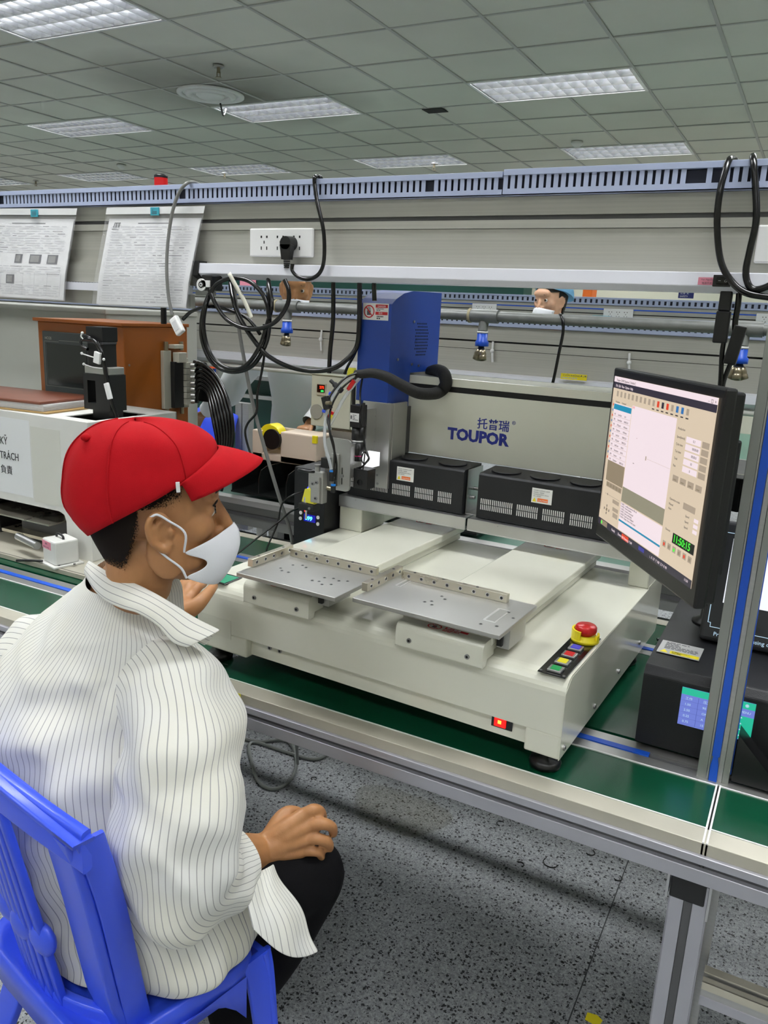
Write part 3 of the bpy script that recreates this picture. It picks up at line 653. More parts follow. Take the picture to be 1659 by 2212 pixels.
rb(MB().cyl((ex, ey, ZT+.009), (ex, ey, ZT+.013), .0195, glow('orange_ring', (255, 110, 30), .3), 24), 'orange_ring', 0, es)
# two slides
def no_touch(org, ux, uy, w_, parent, name='no_touch_sticker', hh=.36):
    s = Sheet(org, ux, uy, w_, w_*hh)
    n = 20; r0, r1 = .17, .14; cx, cy = .19, .5; asp = .36
    for k in range(n):
        a, b_ = 2*math.pi*k/n, 2*math.pi*(k+1)/n
        P = [s.p(cx+r*math.cos(q), cy+r*math.sin(q)/asp, .0006) for q, r in ((a, r0), (b_, r0), (b_, r1), (a, r1))]; s.mb.quad(*P, inkr)
    s.rect(cx-.05, .25, cx+.05, .6, ink); s.rect(cx-.03, .6, cx-.015, .8, ink); s.rect(cx+.0, .6, cx+.015, .85, ink)
    q = .11; s.mb.quad(s.p(cx-q-.012, .5+q/asp, .0009), s.p(cx+q-.012, .5-q/asp, .0009), s.p(cx+q+.012, .5-q/asp, .0009), s.p(cx-q+.012, .5+q/asp, .0009), inkr)
    s.rect(.42, .55, .98, .9, inkr); s.words(.46, .62, '禁止触摸', w_*.085, paper); s.lines(.42, .08, .98, .48, 2, inkr, .6)
    return s.build(name, parent)
def slide(x0, x1, px0, px1, py0, py1, slotted):
    t = rb(MB().box((x0+.006, .02, ZT), (x1-.006, .705, .966), cream), 'slide_rail_body', .003)
    t['label'] = 'cream slide rail under the %s carriage plate' % ('right' if slotted else 'left')
    rb(MB().box((x0-.006, .012, .966), (x1+.002, .712, .985), cream), 'slide_cover', .003, t)
    m = MB(); pr = [(-.022, .934)]+[(y, z) for y, z in arcp(-.008, .968, .014, 180, 90)]+[(.03, .982), (.03, ZT+.001), (.0, ZT+.001), (-.004, .934)]
    m.prism([(x0, y, z) for y, z in pr], (x1-x0, 0, 0), cream); rb(m, 'front_cap', .003, t)
    m = MB()
    for x in (x0+.03, x1-.03): m.cyl((x, -.022, .951), (x, -.0245, .951), .0048, screwm, 12).cyl((x, -.0245, .951), (x, -.0248, .951), .0025, dark, 8)
    rb(m, 'screws', 0, t)
    rb(MB().cyl((x1-.03, .704, .957), (x1-.03, .716, .957), .009, black, 14), 'end_stop', 0, t)
    no_touch((x0+.055, -.013, .9826), (1, -.02, 0), (.02, 1, 0), .085, t, 'front_sticker', .30)
    no_touch((x0+.045, .645, .9856), (1, 0, 0), (0, 1, 0), .085, t, 'rear_sticker', .45)
    c_ = rb(MB().box((px0+.05, py0+.075, .986), (px1-.04, py1-.03, 1.008), steelplate).box((x1+.004, py0+.075, .960), (x1+.028, py1-.03, 1.008), steelplate), 'carriage', .001)
    rb(MB().box((x1+.006, py0+.068, .966), (x1+.016, py0+.075, .985), black), 'stopper', 0, c_)
    m = MB(); m.box((px0, py0, 1.008), (px1, py1, 1.0165), steelplate); pl_ = rb(m, 'fixture_plate', .0012)
    h = MB(); r = random.Random(int(px0*1000)); hol = M('hole_steel', (74, 74, 76), .4, .8)
    def hole(x, y, rr=.0036): h.cyl((x, y, 1.0166), (x, y, 1.0169), rr, screwm, 14).cyl((x, y, 1.0169), (x, y, 1.0171), rr*.62, hol, 12)
    for u, v in ((.22, .42), (.27, .36), (.34, .36), (.25, .6), (.32, .66), (.38, .62), (.62, .3), (.68, .32), (.74, .26), (.8, .32), (.66, .46), (.73, .5), (.8, .47), (.86, .52)) if not slotted else ((.4, .36), (.43, .42), (.46, .33), (.44, .62), (.48, .56), (.84, .16), (.93, .2), (.9, .62), (.96, .5)):
        hole(px0+(px1-px0)*u, py0+(py1-py0)*v)
    rb(h, 'screw_holes', 0, pl_)
    if slotted:
        m = MB()
        for (a, b_, c, d) in ((px1-.055, py0+.05, px1-.03, py0+.125), (px0+.028, py1-.075, px0+.042, py1-.01)):
            m.box((a, b_, 1.0165), (c, d, 1.0168), M('slot_edge', (225, 225, 225), .3, .8)).box((a+.005, b_+.005, 1.0168), (c-.003, d-.004, 1.017), M('slot_inside', (150, 150, 146), .4, .5))
        rb(m, 'slots', 0, pl_)
    def bar(a, c, ax):
        o = rb(MB().box(a, c, nickel), 'locating_bar', .001, pl_); h = MB()
        if ax == 'x':
            n = 8
            for k in range(n): x = a[0]+(c[0]-a[0])*(k+.6)/n; h.cyl((x, a[1], (a[2]+c[2])/2), (x, a[1]-.0004, (a[2]+c[2])/2), .0042, chrome, 14).cyl((x, a[1]-.0004, (a[2]+c[2])/2), (x, a[1]-.0006, (a[2]+c[2])/2), .0028, hol, 12)
            for u in (.12, .4, .72): h.cyl((a[0]+(c[0]-a[0])*u, (a[1]+c[1])/2, c[2]), (a[0]+(c[0]-a[0])*u, (a[1]+c[1])/2, c[2]+.0004), .003, hol, 12)
        else:
            for k in range(5): y = a[1]+(c[1]-a[1])*(k+.5)/5; h.cyl((c[0], y, (a[2]+c[2])/2), (c[0]+.0004, y, (a[2]+c[2])/2), .0042, chrome, 14).cyl((c[0]+.0004, y, (a[2]+c[2])/2), (c[0]+.0006, y, (a[2]+c[2])/2), .0028, hol, 12)
            for u in (.2, .8): h.cyl(((a[0]+c[0])/2, a[1]+(c[1]-a[1])*u, c[2]), ((a[0]+c[0])/2, a[1]+(c[1]-a[1])*u, c[2]+.0004), .003, hol, 12)
        rb(h, 'bar_holes', 0, pl_)
    bar((px0+.018, py1-.028, 1.0165), (px1-.052 if slotted else px1-.004, py1-.016, 1.034), 'x')
    bar((px0-.008, py0+.045, 1.0165), (px0+.006, py1-.0, 1.034), 'y')
slide(-.331, -.150, -.418, -.113, -.044, .142, True)
slide(-.708, -.536, -.690, -.444, -.066, .120, False)
# gantry
rb(MB().box((W_, .575, ZT), (-.79, .70, 1.02), cream), 'gantry_post', .003)
rb(MB().box((-.05, .60, ZT), (-.002, .76, 1.36), cream), 'gantry_post', .003)
rb(MB().box((W_, .71, ZT), (-.80, .80, 1.36), cream), 'gantry_column', .003)
m = MB(); m.box((W_, .70, 1.170), (0, .712, 1.349), cream).box((W_, .70, 1.364), (0, .86, 1.386), cream).box((W_, .85, 1.17), (0, .86, 1.386), cream).box((W_, .712, 1.17), (0, .85, 1.176), cream); rb(m, 'beam', .0012)
rb(MB().box((W_+.005, .704, 1.348), (-.005, .75, 1.365), dark), 'beam_slot')
text('TOUPOR', .0425, (-.600, .6995, 1.2235), (1, 0, 0), (0, 0, 1), logo, 'TOUPOR_lettering'.lower(), rob, bold=.0020, sx=1.02)
text('托普瑞', .031, (-.515, .6995, 1.263), (1, 0, 0), (0, 0, 1), logo, 'chinese_lettering', rob, bold=.0004, sx=1.0)
text('®', .014, (-.416, .6995, 1.281), (1, 0, 0), (0, 0, 1), logo, 'registered_mark', rob)
# steel tray in two lengths, fan boxes on it
for a, c in ((W_+.002, -.468), (-.463, -.012)):
    m = MB(); m.box((a, .566, 1.016), (c, .569, 1.046), steel).box((a, .566, 1.043), (c, .73, 1.046), steel).box((a, .566, 1.013), (c, .60, 1.016), steel); rb(m, 'steel_tray', .001)
def fanbox(x0, x1, groups, nf, lx, side):
    t = rb(MB().prism([(x0, .583, 1.048), (x0, .583, 1.160), (x0, .588, 1.165), (x0, .69, 1.170), (x0, .69, 1.048)], (x1-x0, 0, 0), blackm), 'fan_box', .001)
    t['label'] = 'black vented fan box on the steel tray, ' + side
    for k in range(nf):
        cx = x0+(x1-x0)*(k+.5)/nf; z = 1.169
        g = MB(); g.cyl((cx, .637, 1.1665), (cx, .637, 1.1685), .036, dark, 28)
        for i in range(22):
            a = 2*math.pi*i/22; d = V(math.cos(a), math.sin(a), 0); c_ = V(cx, .637, 1.169)
            g.obox(c_+d*.022, d*.0125, V(-d.y, d.x, 0)*.0011, V(0, 0, .0006), blackm)
        g.cyl((cx, .637, 1.1685), (cx, .637, 1.170), .009, blackm, 14); g.lathe((cx, .637, 1.1675), (0, 0, 1), [(.035, 0), (.038, 0), (.038, .0025), (.035, .0025)], blackm, 28)
        rb(g, 'fan_grille', 0, t)
    g = MB(); slot = M('vent_slot', (205, 205, 202), .6)
    for (a, n) in groups:
        for i in range(n):
            for j in range(2): g.box((a+i*.0052, .5822, 1.071+j*.0155), (a+i*.0052+.0024, .5828, 1.071+j*.0155+.0135), slot)
    rb(g, 'vent_slots', 0, t)
    s = Sheet((lx, .582, 1.112), (1, 0, 0), (0, 0, 1), .052, .037); s.slab(.0006, M('sticker_white', (225, 225, 222), .5))
    s.words(.08, .82, 'UVLED CURING LAMP', .0042, ink); s.words(.08, .68, 'MODEL: 1000W', .004, ink); s.words(.08, .55, 'WAVELENGTH: 365nm', .004, ink); s.words(.08, .43, 'S/N: 202203', .004, ink)
    s.rect(.3, .1, .82, .34, orange); s.words(.34, .15, 'CAUTION', .0052, paper); s.mb.add([s.p(.05, .08, .0005), s.p(.25, .08, .0005), s.p(.15, .36, .0005)], [(0, 1, 2)], yellow); s.build('rating_label', t)
    return t
fanbox(W_+.02, -.489, [(-.835, 9), (-.77, 11), (-.70, 11), (-.63, 11), (-.56, 8)], 3, -.688, 'left one')
fanbox(-.447, -.03, [(-.437, 6), (-.405, 11), (-.338, 11), (-.270, 11), (-.20, 11), (-.13, 10)], 4, -.302, 'right one behind monitor')
m = MB(); m.box((-.486, .60, 1.047), (-.484, .69, 1.165), steel).box((-.486, .60, 1.047), (-.455, .69, 1.05), steel)
for z in (1.09, 1.11): m.cyl((-.484, .62+(z-1.09), z), (-.470, .62+(z-1.09), z), .0045, screwm, 10)
rb(m, 'side_bracket')
# blue head cover (wraps over the beam)
bp_ = [(.578, 1.315), (.578, 1.572), (.60, 1.586), (.64, 1.602), (.69, 1.610), (.858, 1.612), (.858, 1.392), (.694, 1.392), (.694, 1.228), (.60, 1.236), (.60, 1.315)]
cvr = rb(MB().prism([(-.826, y, z) for y, z in bp_], (.1, 0, 0), blue), 'blue_head_cover', .002)
m = MB()
for i in range(11):
    for j in range(9):
        if (j < 1 or j > 7) and (i < 2 or i > 8): continue
        y, z = .715+j*.0085+(i % 2)*.004, 1.44+i*.0085; m.cyl((-.7262, y, z), (-.7256, y, z), .0026, dark, 8)
rb(m, 'vent_holes', 0, cvr)
m = MB()
for y, z in ((.70, 1.53), (.62, 1.43), (.70, 1.415), (.74, 1.41), (.82, 1.40)): m.cyl((-.726, y, z), (-.723, y, z), .0035, screwm, 10)
rb(m, 'screws', 0, cvr)
s = Sheet((-.814, .5775, 1.530), (1, 0, 0), (0, 0, 1), .079, .043); s.slab(.0006, M('sticker_white', (225, 225, 222), .5))
n = 24
for k in range(n):
    a, b_ = 2*math.pi*k/n, 2*math.pi*(k+1)/n; s.mb.quad(*[s.p(.25+r*math.cos(q), .5+r*math.sin(q)*1.84, .0005) for q, r in ((a, .21), (b_, .21), (b_, .17), (a, .17))], inkr)
s.rect(.17, .28, .31, .55, ink).rect(.18, .55, .205, .75, ink).rect(.225, .55, .25, .8, ink).rect(.27, .55, .295, .74, ink)
s.mb.quad(s.p(.10, .76, .0008), s.p(.13, .80, .0008), s.p(.40, .24, .0008), s.p(.37, .20, .0008), inkr)
s.rect(.5, .74, .97, .93, inkr).words(.58, .78, 'DANGER', .0062, paper).rect(.5, .32, .97, .5, inkr).words(.62, .36, '危险', .0062, paper).lines(.53, .55, .95, .72, 2, ink, .5).lines(.55, .05, .93, .28, 2, ink, .7); s.build('danger_sticker', cvr)
# z plate with screws
zp = rb(MB().box((-.80, .574, 1.083), (-.712, .586, 1.316), steelplate).box((-.716, .586, 1.083), (-.709, .66, 1.316), steelplate), 'head_plate', .001)
m = MB()
for x, z in ((-.763, 1.278), (-.763, 1.243), (-.763, 1.209), (-.763, 1.174)): m.cyl((x, .574, z), (x, .572, z), .0055, screwm, 14).cyl((x, .572, z), (x, .5718, z), .003, dark, 8)
for x in (-.766, -.755, -.744): m.cyl((x, .574, 1.143), (x, .573, 1.143), .0032, screwm, 10)
for x, z in ((-.768, 1.118), (-.745, 1.118), (-.768, 1.094), (-.755, 1.094), (-.743, 1.094), (-.79, 1.236), (-.79, 1.214), (-.79, 1.192)): m.cyl((x, .574, z), (x, .573, z), .0035, screwm, 10)
rb(m, 'screws', 0, zp)
rb(MB().box((-.80, .586, 1.10), (-.72, .70, 1.30), alud), 'slide_block')
# camera with lens
cmr = rb(MB().box((-.79, .495, 1.253), (-.758, .53, 1.312), black), 'vision_camera', .002)
rb(MB().lathe((-.774, .513, 1.253), (0, 0, -1), [(0, 0), (.0165, 0), (.0165, .034), (.015, .036)], black, 24), 'lens_barrel', 0, cmr)
rb(MB().lathe((-.774, .513, 1.218), (0, 0, -1), [(0, 0), (.017, 0), (.017, .004), (0, .004)], steel, 24), 'lens_ring', 0, cmr)
rb(MB().lathe((-.774, .513, 1.213), (0, 0, -1), [(0, 0), (.0175, 0), (.0175, .03), (.016, .034), (.0175, .036), (.0175, .05), (0, .05)], black, 24), 'lens', 0, cmr)
rb(MB().lathe((-.774, .513, 1.178), (0, 0, -1), [(.0172, 0), (.0178, 0), (.0178, .002), (.0172, .002)], M('magenta_ring', (220, 30, 120), .4), 24), 'magenta_ring', 0, cmr)
s = Sheet((-.789, .4948, 1.268), (1, 0, 0), (0, 0, 1), .028, .023); s.slab(.0004, white); s.lines(.3, .15, .92, .85, 4, ink); s.rect(.08, .3, .22, .7, ink); s.build('camera_label', cmr)
rb(MB().box((-.79, .53, 1.19), (-.758, .576, 1.30), steelplate), 'camera_bracket')
# front bracket plate, dispensing cylinder
r = .012; x0, x1, z0, z1 = -.838, -.758, 1.087, 1.225
poly = [(x, z) for (cx, cz, a0) in ((x1-r, z1-r, 90), (x0+r, z1-r, 180), (x0+r, z0+r, 270), (x1-r, z0+r, 360)) for x, z in [(cx+r*math.cos(math.radians(a0+d-0)), cz+r*math.sin(math.radians(a0+d))) for d in (-90+90, -60+90, -30+90, 90)]]
poly = []
for cx, cz, a0 in ((x1-r, z1-r, 0), (x0+r, z1-r, 90), (x0+r, z0+r, 180), (x1-r, z0+r, 270)):
    for d in (0, 30, 60, 90): poly.append((cx+r*math.cos(math.radians(a0+d)), cz+r*math.sin(math.radians(a0+d))))
hd = rb(MB().prism([(x, .456, z) for x, z in poly], (0, .006, 0), steelplate), 'bracket_plate', .0008)
rb(MB().box((-.80, .462, 1.12), (-.77, .575, 1.21), steelplate), 'arm_block')
rb(MB().box((-.756, .47, 1.098), (-.712, .51, 1.150), black).cyl((-.735, .469, 1.115), (-.735, .471, 1.115), .008, blackg, 16), 'light_controller', .001, hd)
rb(MB().box((-.750, .50, 1.153), (-.716, .535, 1.190), glow('white_backlight', (250, 252, 255), 1.0)), 'backlight_block', 0, hd)
rb(MB().box((-.815, .449, 1.10), (-.79, .456, 1.185), steelplate).box((-.806, .442, 1.10), (-.792, .452, 1.147), alud).cyl((-.781, .455, 1.128), (-.781, .451, 1.128), .005, screwm, 12).box((-.783, .4545, 1.105), (-.7805, .4558, 1.15), dark), 'hinge_clamp', .0008, hd)
vb = rb(MB().box((-.869, .425, 1.050), (-.822, .448, 1.134), steelplate).box((-.856, .418, 1.052), (-.828, .426, 1.122), alu), 'dispensing_cylinder', .002)
rb(MB().cyl((-.848, .437, 1.134), (-.848, .437, 1.15), .007, steel, 14).cyl((-.848, .437, 1.146), (-.848, .437, 1.152), .009, screwm, 14), 'top_nut', 0, vb)
rb(MB().box((-.838, .437, 1.145), (-.815, .457, 1.172), black), 'sensor_box', .001, vb)
m = MB()
for x, z in ((-.848, 1.103), (-.836, 1.108), (-.838, 1.065)): m.cyl((x, .418, z), (x, .415, z), .005, screwm, 12).cyl((x, .415, z), (x, .4147, z), .0025, dark, 8)
rb(m, 'screws', 0, vb)
rb(MB().box((-.89, .412, 1.028), (-.842, .445, 1.045), black).cyl((-.853, .412, 1.036), (-.853, .409, 1.036), .0035, screwm, 10), 'needle_holder', .001, vb)
rb(MB().cyl((-.8755, .428, 1.045), (-.8755, .428, 1.062), .0085, chrome, 16).cyl((-.8755, .428, 1.0), (-.8755, .428, 1.03), .003, steel, 10), 'needle', 0, vb)
m = MB(); c0 = V(-.868, .420, 1.048)
m.add([c0+V(-.018, 0, .0), c0+V(.024, 0, -.002), c0+V(.018, .0, .028), c0+V(.004, 0, .040), c0+V(-.008, 0, .036), c0+V(-.018, .016, .0), c0+V(.024, .016, -.002), c0+V(.016, .013, .026), c0+V(.004, .008, .042), c0+V(-.008, .01, .035)], [(0, 1, 2, 3, 4), (5, 9, 8, 7, 6), (0, 5, 6, 1), (1, 6, 7, 2), (2, 7, 8, 3), (3, 8, 9, 4), (4, 9, 5, 0)], ytape); rb(m, 'yellow_tape_flag', .001, vb)
m = MB(); m.tube([V(-.883, .40, 1.138), V(-.868, .392, 1.141), V(-.85, .395, 1.139), V(-.842, .41, 1.137), V(-.85, .42, 1.135)], .004, black, 8); rb(m, 'hose_clip', 0, vb)
# hoses on the head
def LP(l): return [mly(x, y, d) for x, y, d in l]
slv = rb(MB().tube(LP([(768, 808, .50), (782, 808, .50), (805, 806, .50), (835, 814, .51), (868, 832, .53), (900, 848, .56), (930, 851, .62), (950, 846, .68), (963, 830, .69), (959, 808, .70), (945, 800, .74), (930, 803, .80)]), [.0105, .0125, .014, .0155, .017, .0175, .0165], foamb, 14), 'black_cable_sleeve')
hose = MB().tube(LP([(775, 806, .50), (752, 818, .48), (732, 835, .46), (716, 862, .44), (706, 890, .43), (702, 925, .42), (702, 960, .41), (710, 990, .41), (716, 1014, .41)]), .0042, tubem, 10); rb(hose, 'clear_air_tube')
rb(MB().tube(LP([(775, 812, .50), (752, 826, .48), (730, 850, .46), (714, 885, .44), (712, 930, .42), (720, 965, .42), (727, 1000, .42), (724, 1040, .42), (716, 1060, .42)]), .0028, rubber, 8), 'thin_black_cable')
rb(MB().tube(LP([(778, 804, .50), (750, 814, .47), (728, 834, .45), (710, 862, .43), (706, 892, .43), (712, 930, .42), (722, 970, .42), (721, 1030, .41)]), .003, rubber, 8), 'thin_black_cable')
rb(MB().tube(LP([(778, 815, .50), (764, 832, .49), (742, 862, .47), (722, 900, .45), (708, 925, .44)]), .0048, tubem, 10), 'clear_air_tube')
rb(MB().tube(LP([(765, 822, .485), (752, 842, .48)]), .0058, red, 10), 'red_tape').__setitem__('label', 'red tape band round the clear tube')
rb(MB().tube(LP([(718, 889, .455), (709, 906, .45)]), .0058, red, 10), 'red_tape')
rb(MB().tube(LP([(718, 897, .45), (710, 914, .447)]), .0050, yellow, 10), 'yellow_tape')
j = mly(706, 870, .43); rb(MB().obox(j, (.009, 0, .003), (0, .009, 0), (-.005, 0, .016), black).cyl(j+V(.006, -.01, -.0), j+V(.02, -.012, .002), .0055, brass, 12), 'tube_joint', .002)
for (x, y, d) in ((715, 851, .445), (701, 888, .43)): q_ = mly(x, y, d); rb(MB().cyl(q_-V(.001, 0, .003), q_+V(.001, 0, .003), .0065, M('blue_collar', (40, 80, 220), .3), 14), 'blue_collar')
q_ = mly(717, 1016, .412); rb(MB().cyl(q_, q_-V(0, 0, .004), .0065, M('blue_collar2', (20, 120, 210), .3), 14).cyl(q_-V(0, 0, .004), q_-V(0, 0, .028), .0068, black, 14), 'push_fitting')
q_ = mly(720, 1046, .412); rb(MB().cyl(q_, q_-V(0, 0, .004), .0065, MATS['blue_collar2'], 14).cyl(q_-V(0, 0, .004), q_-V(0, 0, .022), .0068, black, 14).cyl(q_-V(0, 0, .014), q_-V(.018, 0, .013), .006, brass, 12), 'push_fitting')
p1, p2 = mly(714, 822, .47), mly(738, 845, .47); rb(MB().cyl(p1, p1+(p2-p1)*.35, .005, black, 10).cyl(p1+(p2-p1)*.35, p2, .0075, black, 12), 'inline_valve')
rb(MB().tube(LP([(783, 815, .52), (778, 850, .51), (780, 880, .50), (788, 915, .50), (786, 945, .495), (790, 975, .49), (797, 990, .485), (790, 1000, .48), (782, 1008, .48), (770, 1012, .48)]), .0026, rubber, 8), 'camera_cable')
rb(MB().tube(LP([(776, 812, .52), (766, 830, .51), (764, 855, .51), (764, 878, .51)]), .005, black, 8), 'camera_cable')
rb(MB().tube(LP([(786, 870, .50), (783, 900, .498), (787, 922, .497)]), [.004, .007, .005], black, 8), 'cable_plug')
rb(MB().tube(LP([(793, 975, .485), (796, 990, .48), (786, 1001, .48), (781, 990, .48), (788, 974, .485), (786, 1000, .48), (783, 1020, .475)]), .0018, rubber, 6), 'coiled_lead')
# ---------------------------------------------------------------- black controller with 099 display, beside the robot
pb = thing('light_source_box', 'black box with lit blue 099 display at the left of the robot', 'controller', m2w((-.93, .60, .752))); pb.rotation_euler = (0, 0, -TH); ORG[pb.name] = V(-.93, .60, .752)
MB().box((-.978, .51, .752), (-.873, .72, 1.118), blackm).build('casing', pb, .001)
s = Sheet((-.978, .5095, .752), (1, 0, 0), (0, 0, 1), .105, .366)
s.build('face', pb) if False else None
dg = glow('blue_digits', (80, 230, 255), 3); bg = glow('blue_glow', (40, 50, 255), 1.5)
MB().box((-.942, .5088, .967), (-.902, .5096, .988), M('display_window', (6, 8, 60), .2, emit=.6, ecol=(20, 20, 200))).build('display_window', pb)
text('099', .0165, (-.938, .5085, .9715), (1, 0, 0), (0, 0, 1), dg, 'display_digits', pb, bold=.0005, shear=.12)
for x, z in ((-.953, .989), (-.954, .972), (-.893, .985), (-.893, .966)): MB().cyl((x, .5096, z), (x, .508, z), .0052, white, 14).build('round_button', pb)
MB().cyl((-.936, .5096, .997), (-.936, .508, .997), .004, glow('red_led', (255, 40, 30), 3), 12).build('red_led', pb)
q_ = V(-.923, .5092, 1.062); m = MB(); m.lathe(q_, (0, -1, 0), [(.0085, 0), (.0085, .003), (.006, .003), (.006, 0)], bg, 20).cyl(q_+V(0, 0, 0), q_+V(0, -.003, 0), .0042, bg, 12); m.build('lit_power_button', pb)
MB().cyl((-.8728, .528, .93), (-.871, .528, .93), .004, screwm, 10).build('screw', pb)
m = MB(); m.tube([V(-.923, .505, 1.06), V(-.945, .46, 1.05), V(-.975, .45, 1.02), V(-.99, .45, .96), V(-1.0, .42, .90), V(-1.0, .40, .86), V(-.995, .30, .80)], .0026, rubber, 8); m.build('thin_cable', pb)
m = MB(); m.tube([V(-.89, .42, 1.03), V(-.93, .43, 1.01), V(-.96, .42, .98), V(-1.0, .36, .93), V(-1.04, .28, .87), V(-1.06, .2, .82)], .0026, rubber, 8); m.build('thin_cable', pb)
# ================================================================ monitor on black supply box
ax = V(.562, -.827, 0); nrm = V(-.827, -.562, 0); ML_ = V(-.365, 1.667, 0)
mon = thing('monitor', 'black widescreen monitor showing the robot software, turned to the seated worker', 'monitor', (-.244+.06, 1.488+.04, .93))
MW, MH, MZ = .443, .352, 1.112
def MP(u, z, d=0): return ML_+V(0, 0, MZ)+ax*u+V(0, 0, z)-nrm*d
t_ = MB(); t_.obox(MP(MW/2, MH/2, .011), ax*MW/2, nrm*.010, V(0, 0, MH/2), black); t_.build('bezel', mon, .004)
t_ = MB(); t_.obox(MP(MW/2, MH/2, .029), ax*(MW/2-.006), nrm*.009, V(0, 0, MH/2-.006), black); t_.build('back_cover', mon, .004)
t_ = MB(); t_.obox(MP(MW/2+.03, MH/2-.02, .05), ax*(MW*.34), nrm*.014, V(0, 0, MH*.32), blackm); t_.build('rear_bulge', mon, .004)
t_ = MB(); t_.obox(V(-.125, 1.52, 1.27), (.05, -.012, 0), (.01, .02, 0), (0, 0, .03), black); t_.build('mounting_arm', mon, .002)
bz = .015; SW, SH = MW-2*bz, MH-.030-.016
beige = glow('screen_beige', (232, 212, 186), .80); pinkw = glow('screen_white', (244, 226, 232), .92); navy = glow('screen_navy', (66, 60, 78), .5); tan_ = glow('screen_tan', (176, 158, 132), .6); cel = glow('screen_blue', (30, 150, 190), .8); sg = glow('screen_grey', (176, 170, 146), .6)
stx = glow('screen_text', (110, 96, 96), .35); slt = glow('screen_line', (206, 186, 164), .6); sred = glow('screen_red', (230, 70, 40), .9); sgrn = glow('screen_green', (70, 230, 60), 1.1); sblk = glow('screen_black', (14, 20, 14), .1); sblu = glow('screen_icon_blue', (60, 130, 200), .7)
s = Sheet(MP(bz, .030, -.0012), ax, (0, 0, 1), SW, SH, .00025)
s.slab(.0006, beige); R_ = s.rect
R_(0, .965, 1, 1, pinkw); R_(0, .925, 1, .965, navy); R_(0, 0, 1, .045, navy)
s.words(.03, .972, 'Toupor 3.098 Dispense [ Untitled ]', .0065, stx); s.words(.03, .935, 'File  Edit  View  Option  Help', .007, pinkw)
s.words(.93, .968, '–  □  ×', .008, stx)
r = random.Random(5)
for k in range(17):
    u = .05+k*.045; c_ = sred if k in (10, 12) else sblu if k in (14, 15) else slt if k != 11 else navy
    R_(u, .875, u+.022, .91, c_, 1); R_(u, .855, u+.024, .862, stx, 1) if k > 8 else None
R_(.005, .10, .012, .85, slt)
R_(.035, .45, .245, .83, pinkw); R_(.035, .79, .245, .825, cel, 2); s.words(.05, .835, 'Parameter       Command', .005, stx)
for k in range(10):
    v = .755-.033*k; s.words(.05, v, '%03d' % (k+1), .0052, stx); s.words(.095, v, r.choice(['UnionStart', 'SafeZone', 'Dispense', 'XYSpeed', 'LineStart', 'LineEnd', 'Camera', 'ZSafe']), .0052, stx); s.words(.175, v, r.choice(['100.0mm', '60.0/s', '0.0', '2000,35,0']), .0052, stx); R_(.035, v-.008, .245, v-.0065, slt, 2)
for k in range(11): R_(.018, .81-.035*k, .028, .825-.035*k, sblu if k % 2 else sred)
R_(.035, .315, .245, .45, tan_)
R_(.25, .33, .70, .845, pinkw); R_(.25, .235, .70, .33, sg); R_(.25, .05, .70, .228, pinkw)
s.words(.255, .83, '[0,0]', .005, sred); R_(.33, .50, .345, .503, stx, 3); R_(.455, .55, .465, .575, slt, 3); R_(.34, .655, .343, .66, stx, 3); R_(.46, .561, .70, .562, slt, 3)
for k, wd in enumerate(('11:48:51  Loading parameter file ok', '11:49:02  Home position', '11:49:10  Camera connected', '11:49:22  Start positioning', '11:49:40  Teach step 3 finished', '11:50:01  Ready: move to first point')):
    s.words(.255, .215-.0165*k, wd, .0052, stx)
R_(.25, .105, .70, .117, cel, 2)
R_(.05, .275, .24, .31, slt)
for k in range(5): R_(.055+k*.037, .28, .085+k*.037, .305, tan_, 2)
R_(.05, .225, .235, .228, slt, 2); R_(.08, .22, .085, .235, stx, 3); R_(.15, .19, .23, .215, slt)
for (u, v) in ((.09, .15), (.09, .10), (.06, .125), (.12, .125)): R_(u-.004, v-.008, u+.004, v+.008, stx, 2)
R_(.08, .115, .1, .135, tan_, 2); R_(.16, .14, .23, .165, slt); R_(.17, .10, .23, .13, slt)
for k, (wd, vl) in enumerate((('Speed(mm/s)', '0.1'), ('Cycle time', '00:00:00'), ('Tact time', '00:00.0'), ('Total', '10'), ('Pass', '0'))):
    v = .745-.04*k; s.words(.72, v, wd, .0056, stx); R_(.80, v-.01, .92, v+.022, pinkw, 1); s.words(.86, v, vl, .006, stx, 3); R_(.93, v-.01, .985, v+.022, slt, 1)
s.words(.72, .79, 'Production', .0058, stx)
for k in range(4): R_(.73+k*.065, .505, .78+k*.065, .54, slt); R_(.74+k*.065, .512, .765+k*.065, .52, tan_, 2)
s.words(.73, .40, 'Operation mode', .0055, stx); R_(.85, .385, .95, .42, slt); s.words(.73, .37, 'Manual', .0055, stx); s.words(.73, .345, 'Auto', .0055, stx)
for k in range(3): s.words(.88, .35-.03*k, 'Speed:', .0052, stx); R_(.95, .345-.03*k, .985, .365-.03*k, pinkw)
R_(.80, .175, .985, .232, sblk, 2); s.words(.808, .186, '11:50:15', .0178, sgrn, 4, bold=.0003)
s.words(.73, .225, 'Execute', .0055, stx)
for k in range(6): R_(.72+k*.045, .125, .75+k*.045, .16, slt); R_(.727+k*.045, .132, .742+k*.045, .15, (sred, tan_, sgrn, tan_, sred, tan_)[k], 2)
R_(.0, .008, .03, .038, navy, 2); R_(.035, .006, .12, .04, tan_, 2); R_(.04, .012, .055, .032, sgrn, 3); s.words(.18, .012, 'Ready', .007, pinkw); s.words(.26, .012, 'Demo', .007, pinkw); R_(.305, .006, .385, .04, sred, 2); s.words(.31, .012, 'NO Running', .006, pinkw, 3); s.words(.39, .012, 'X 288', .006, pinkw)
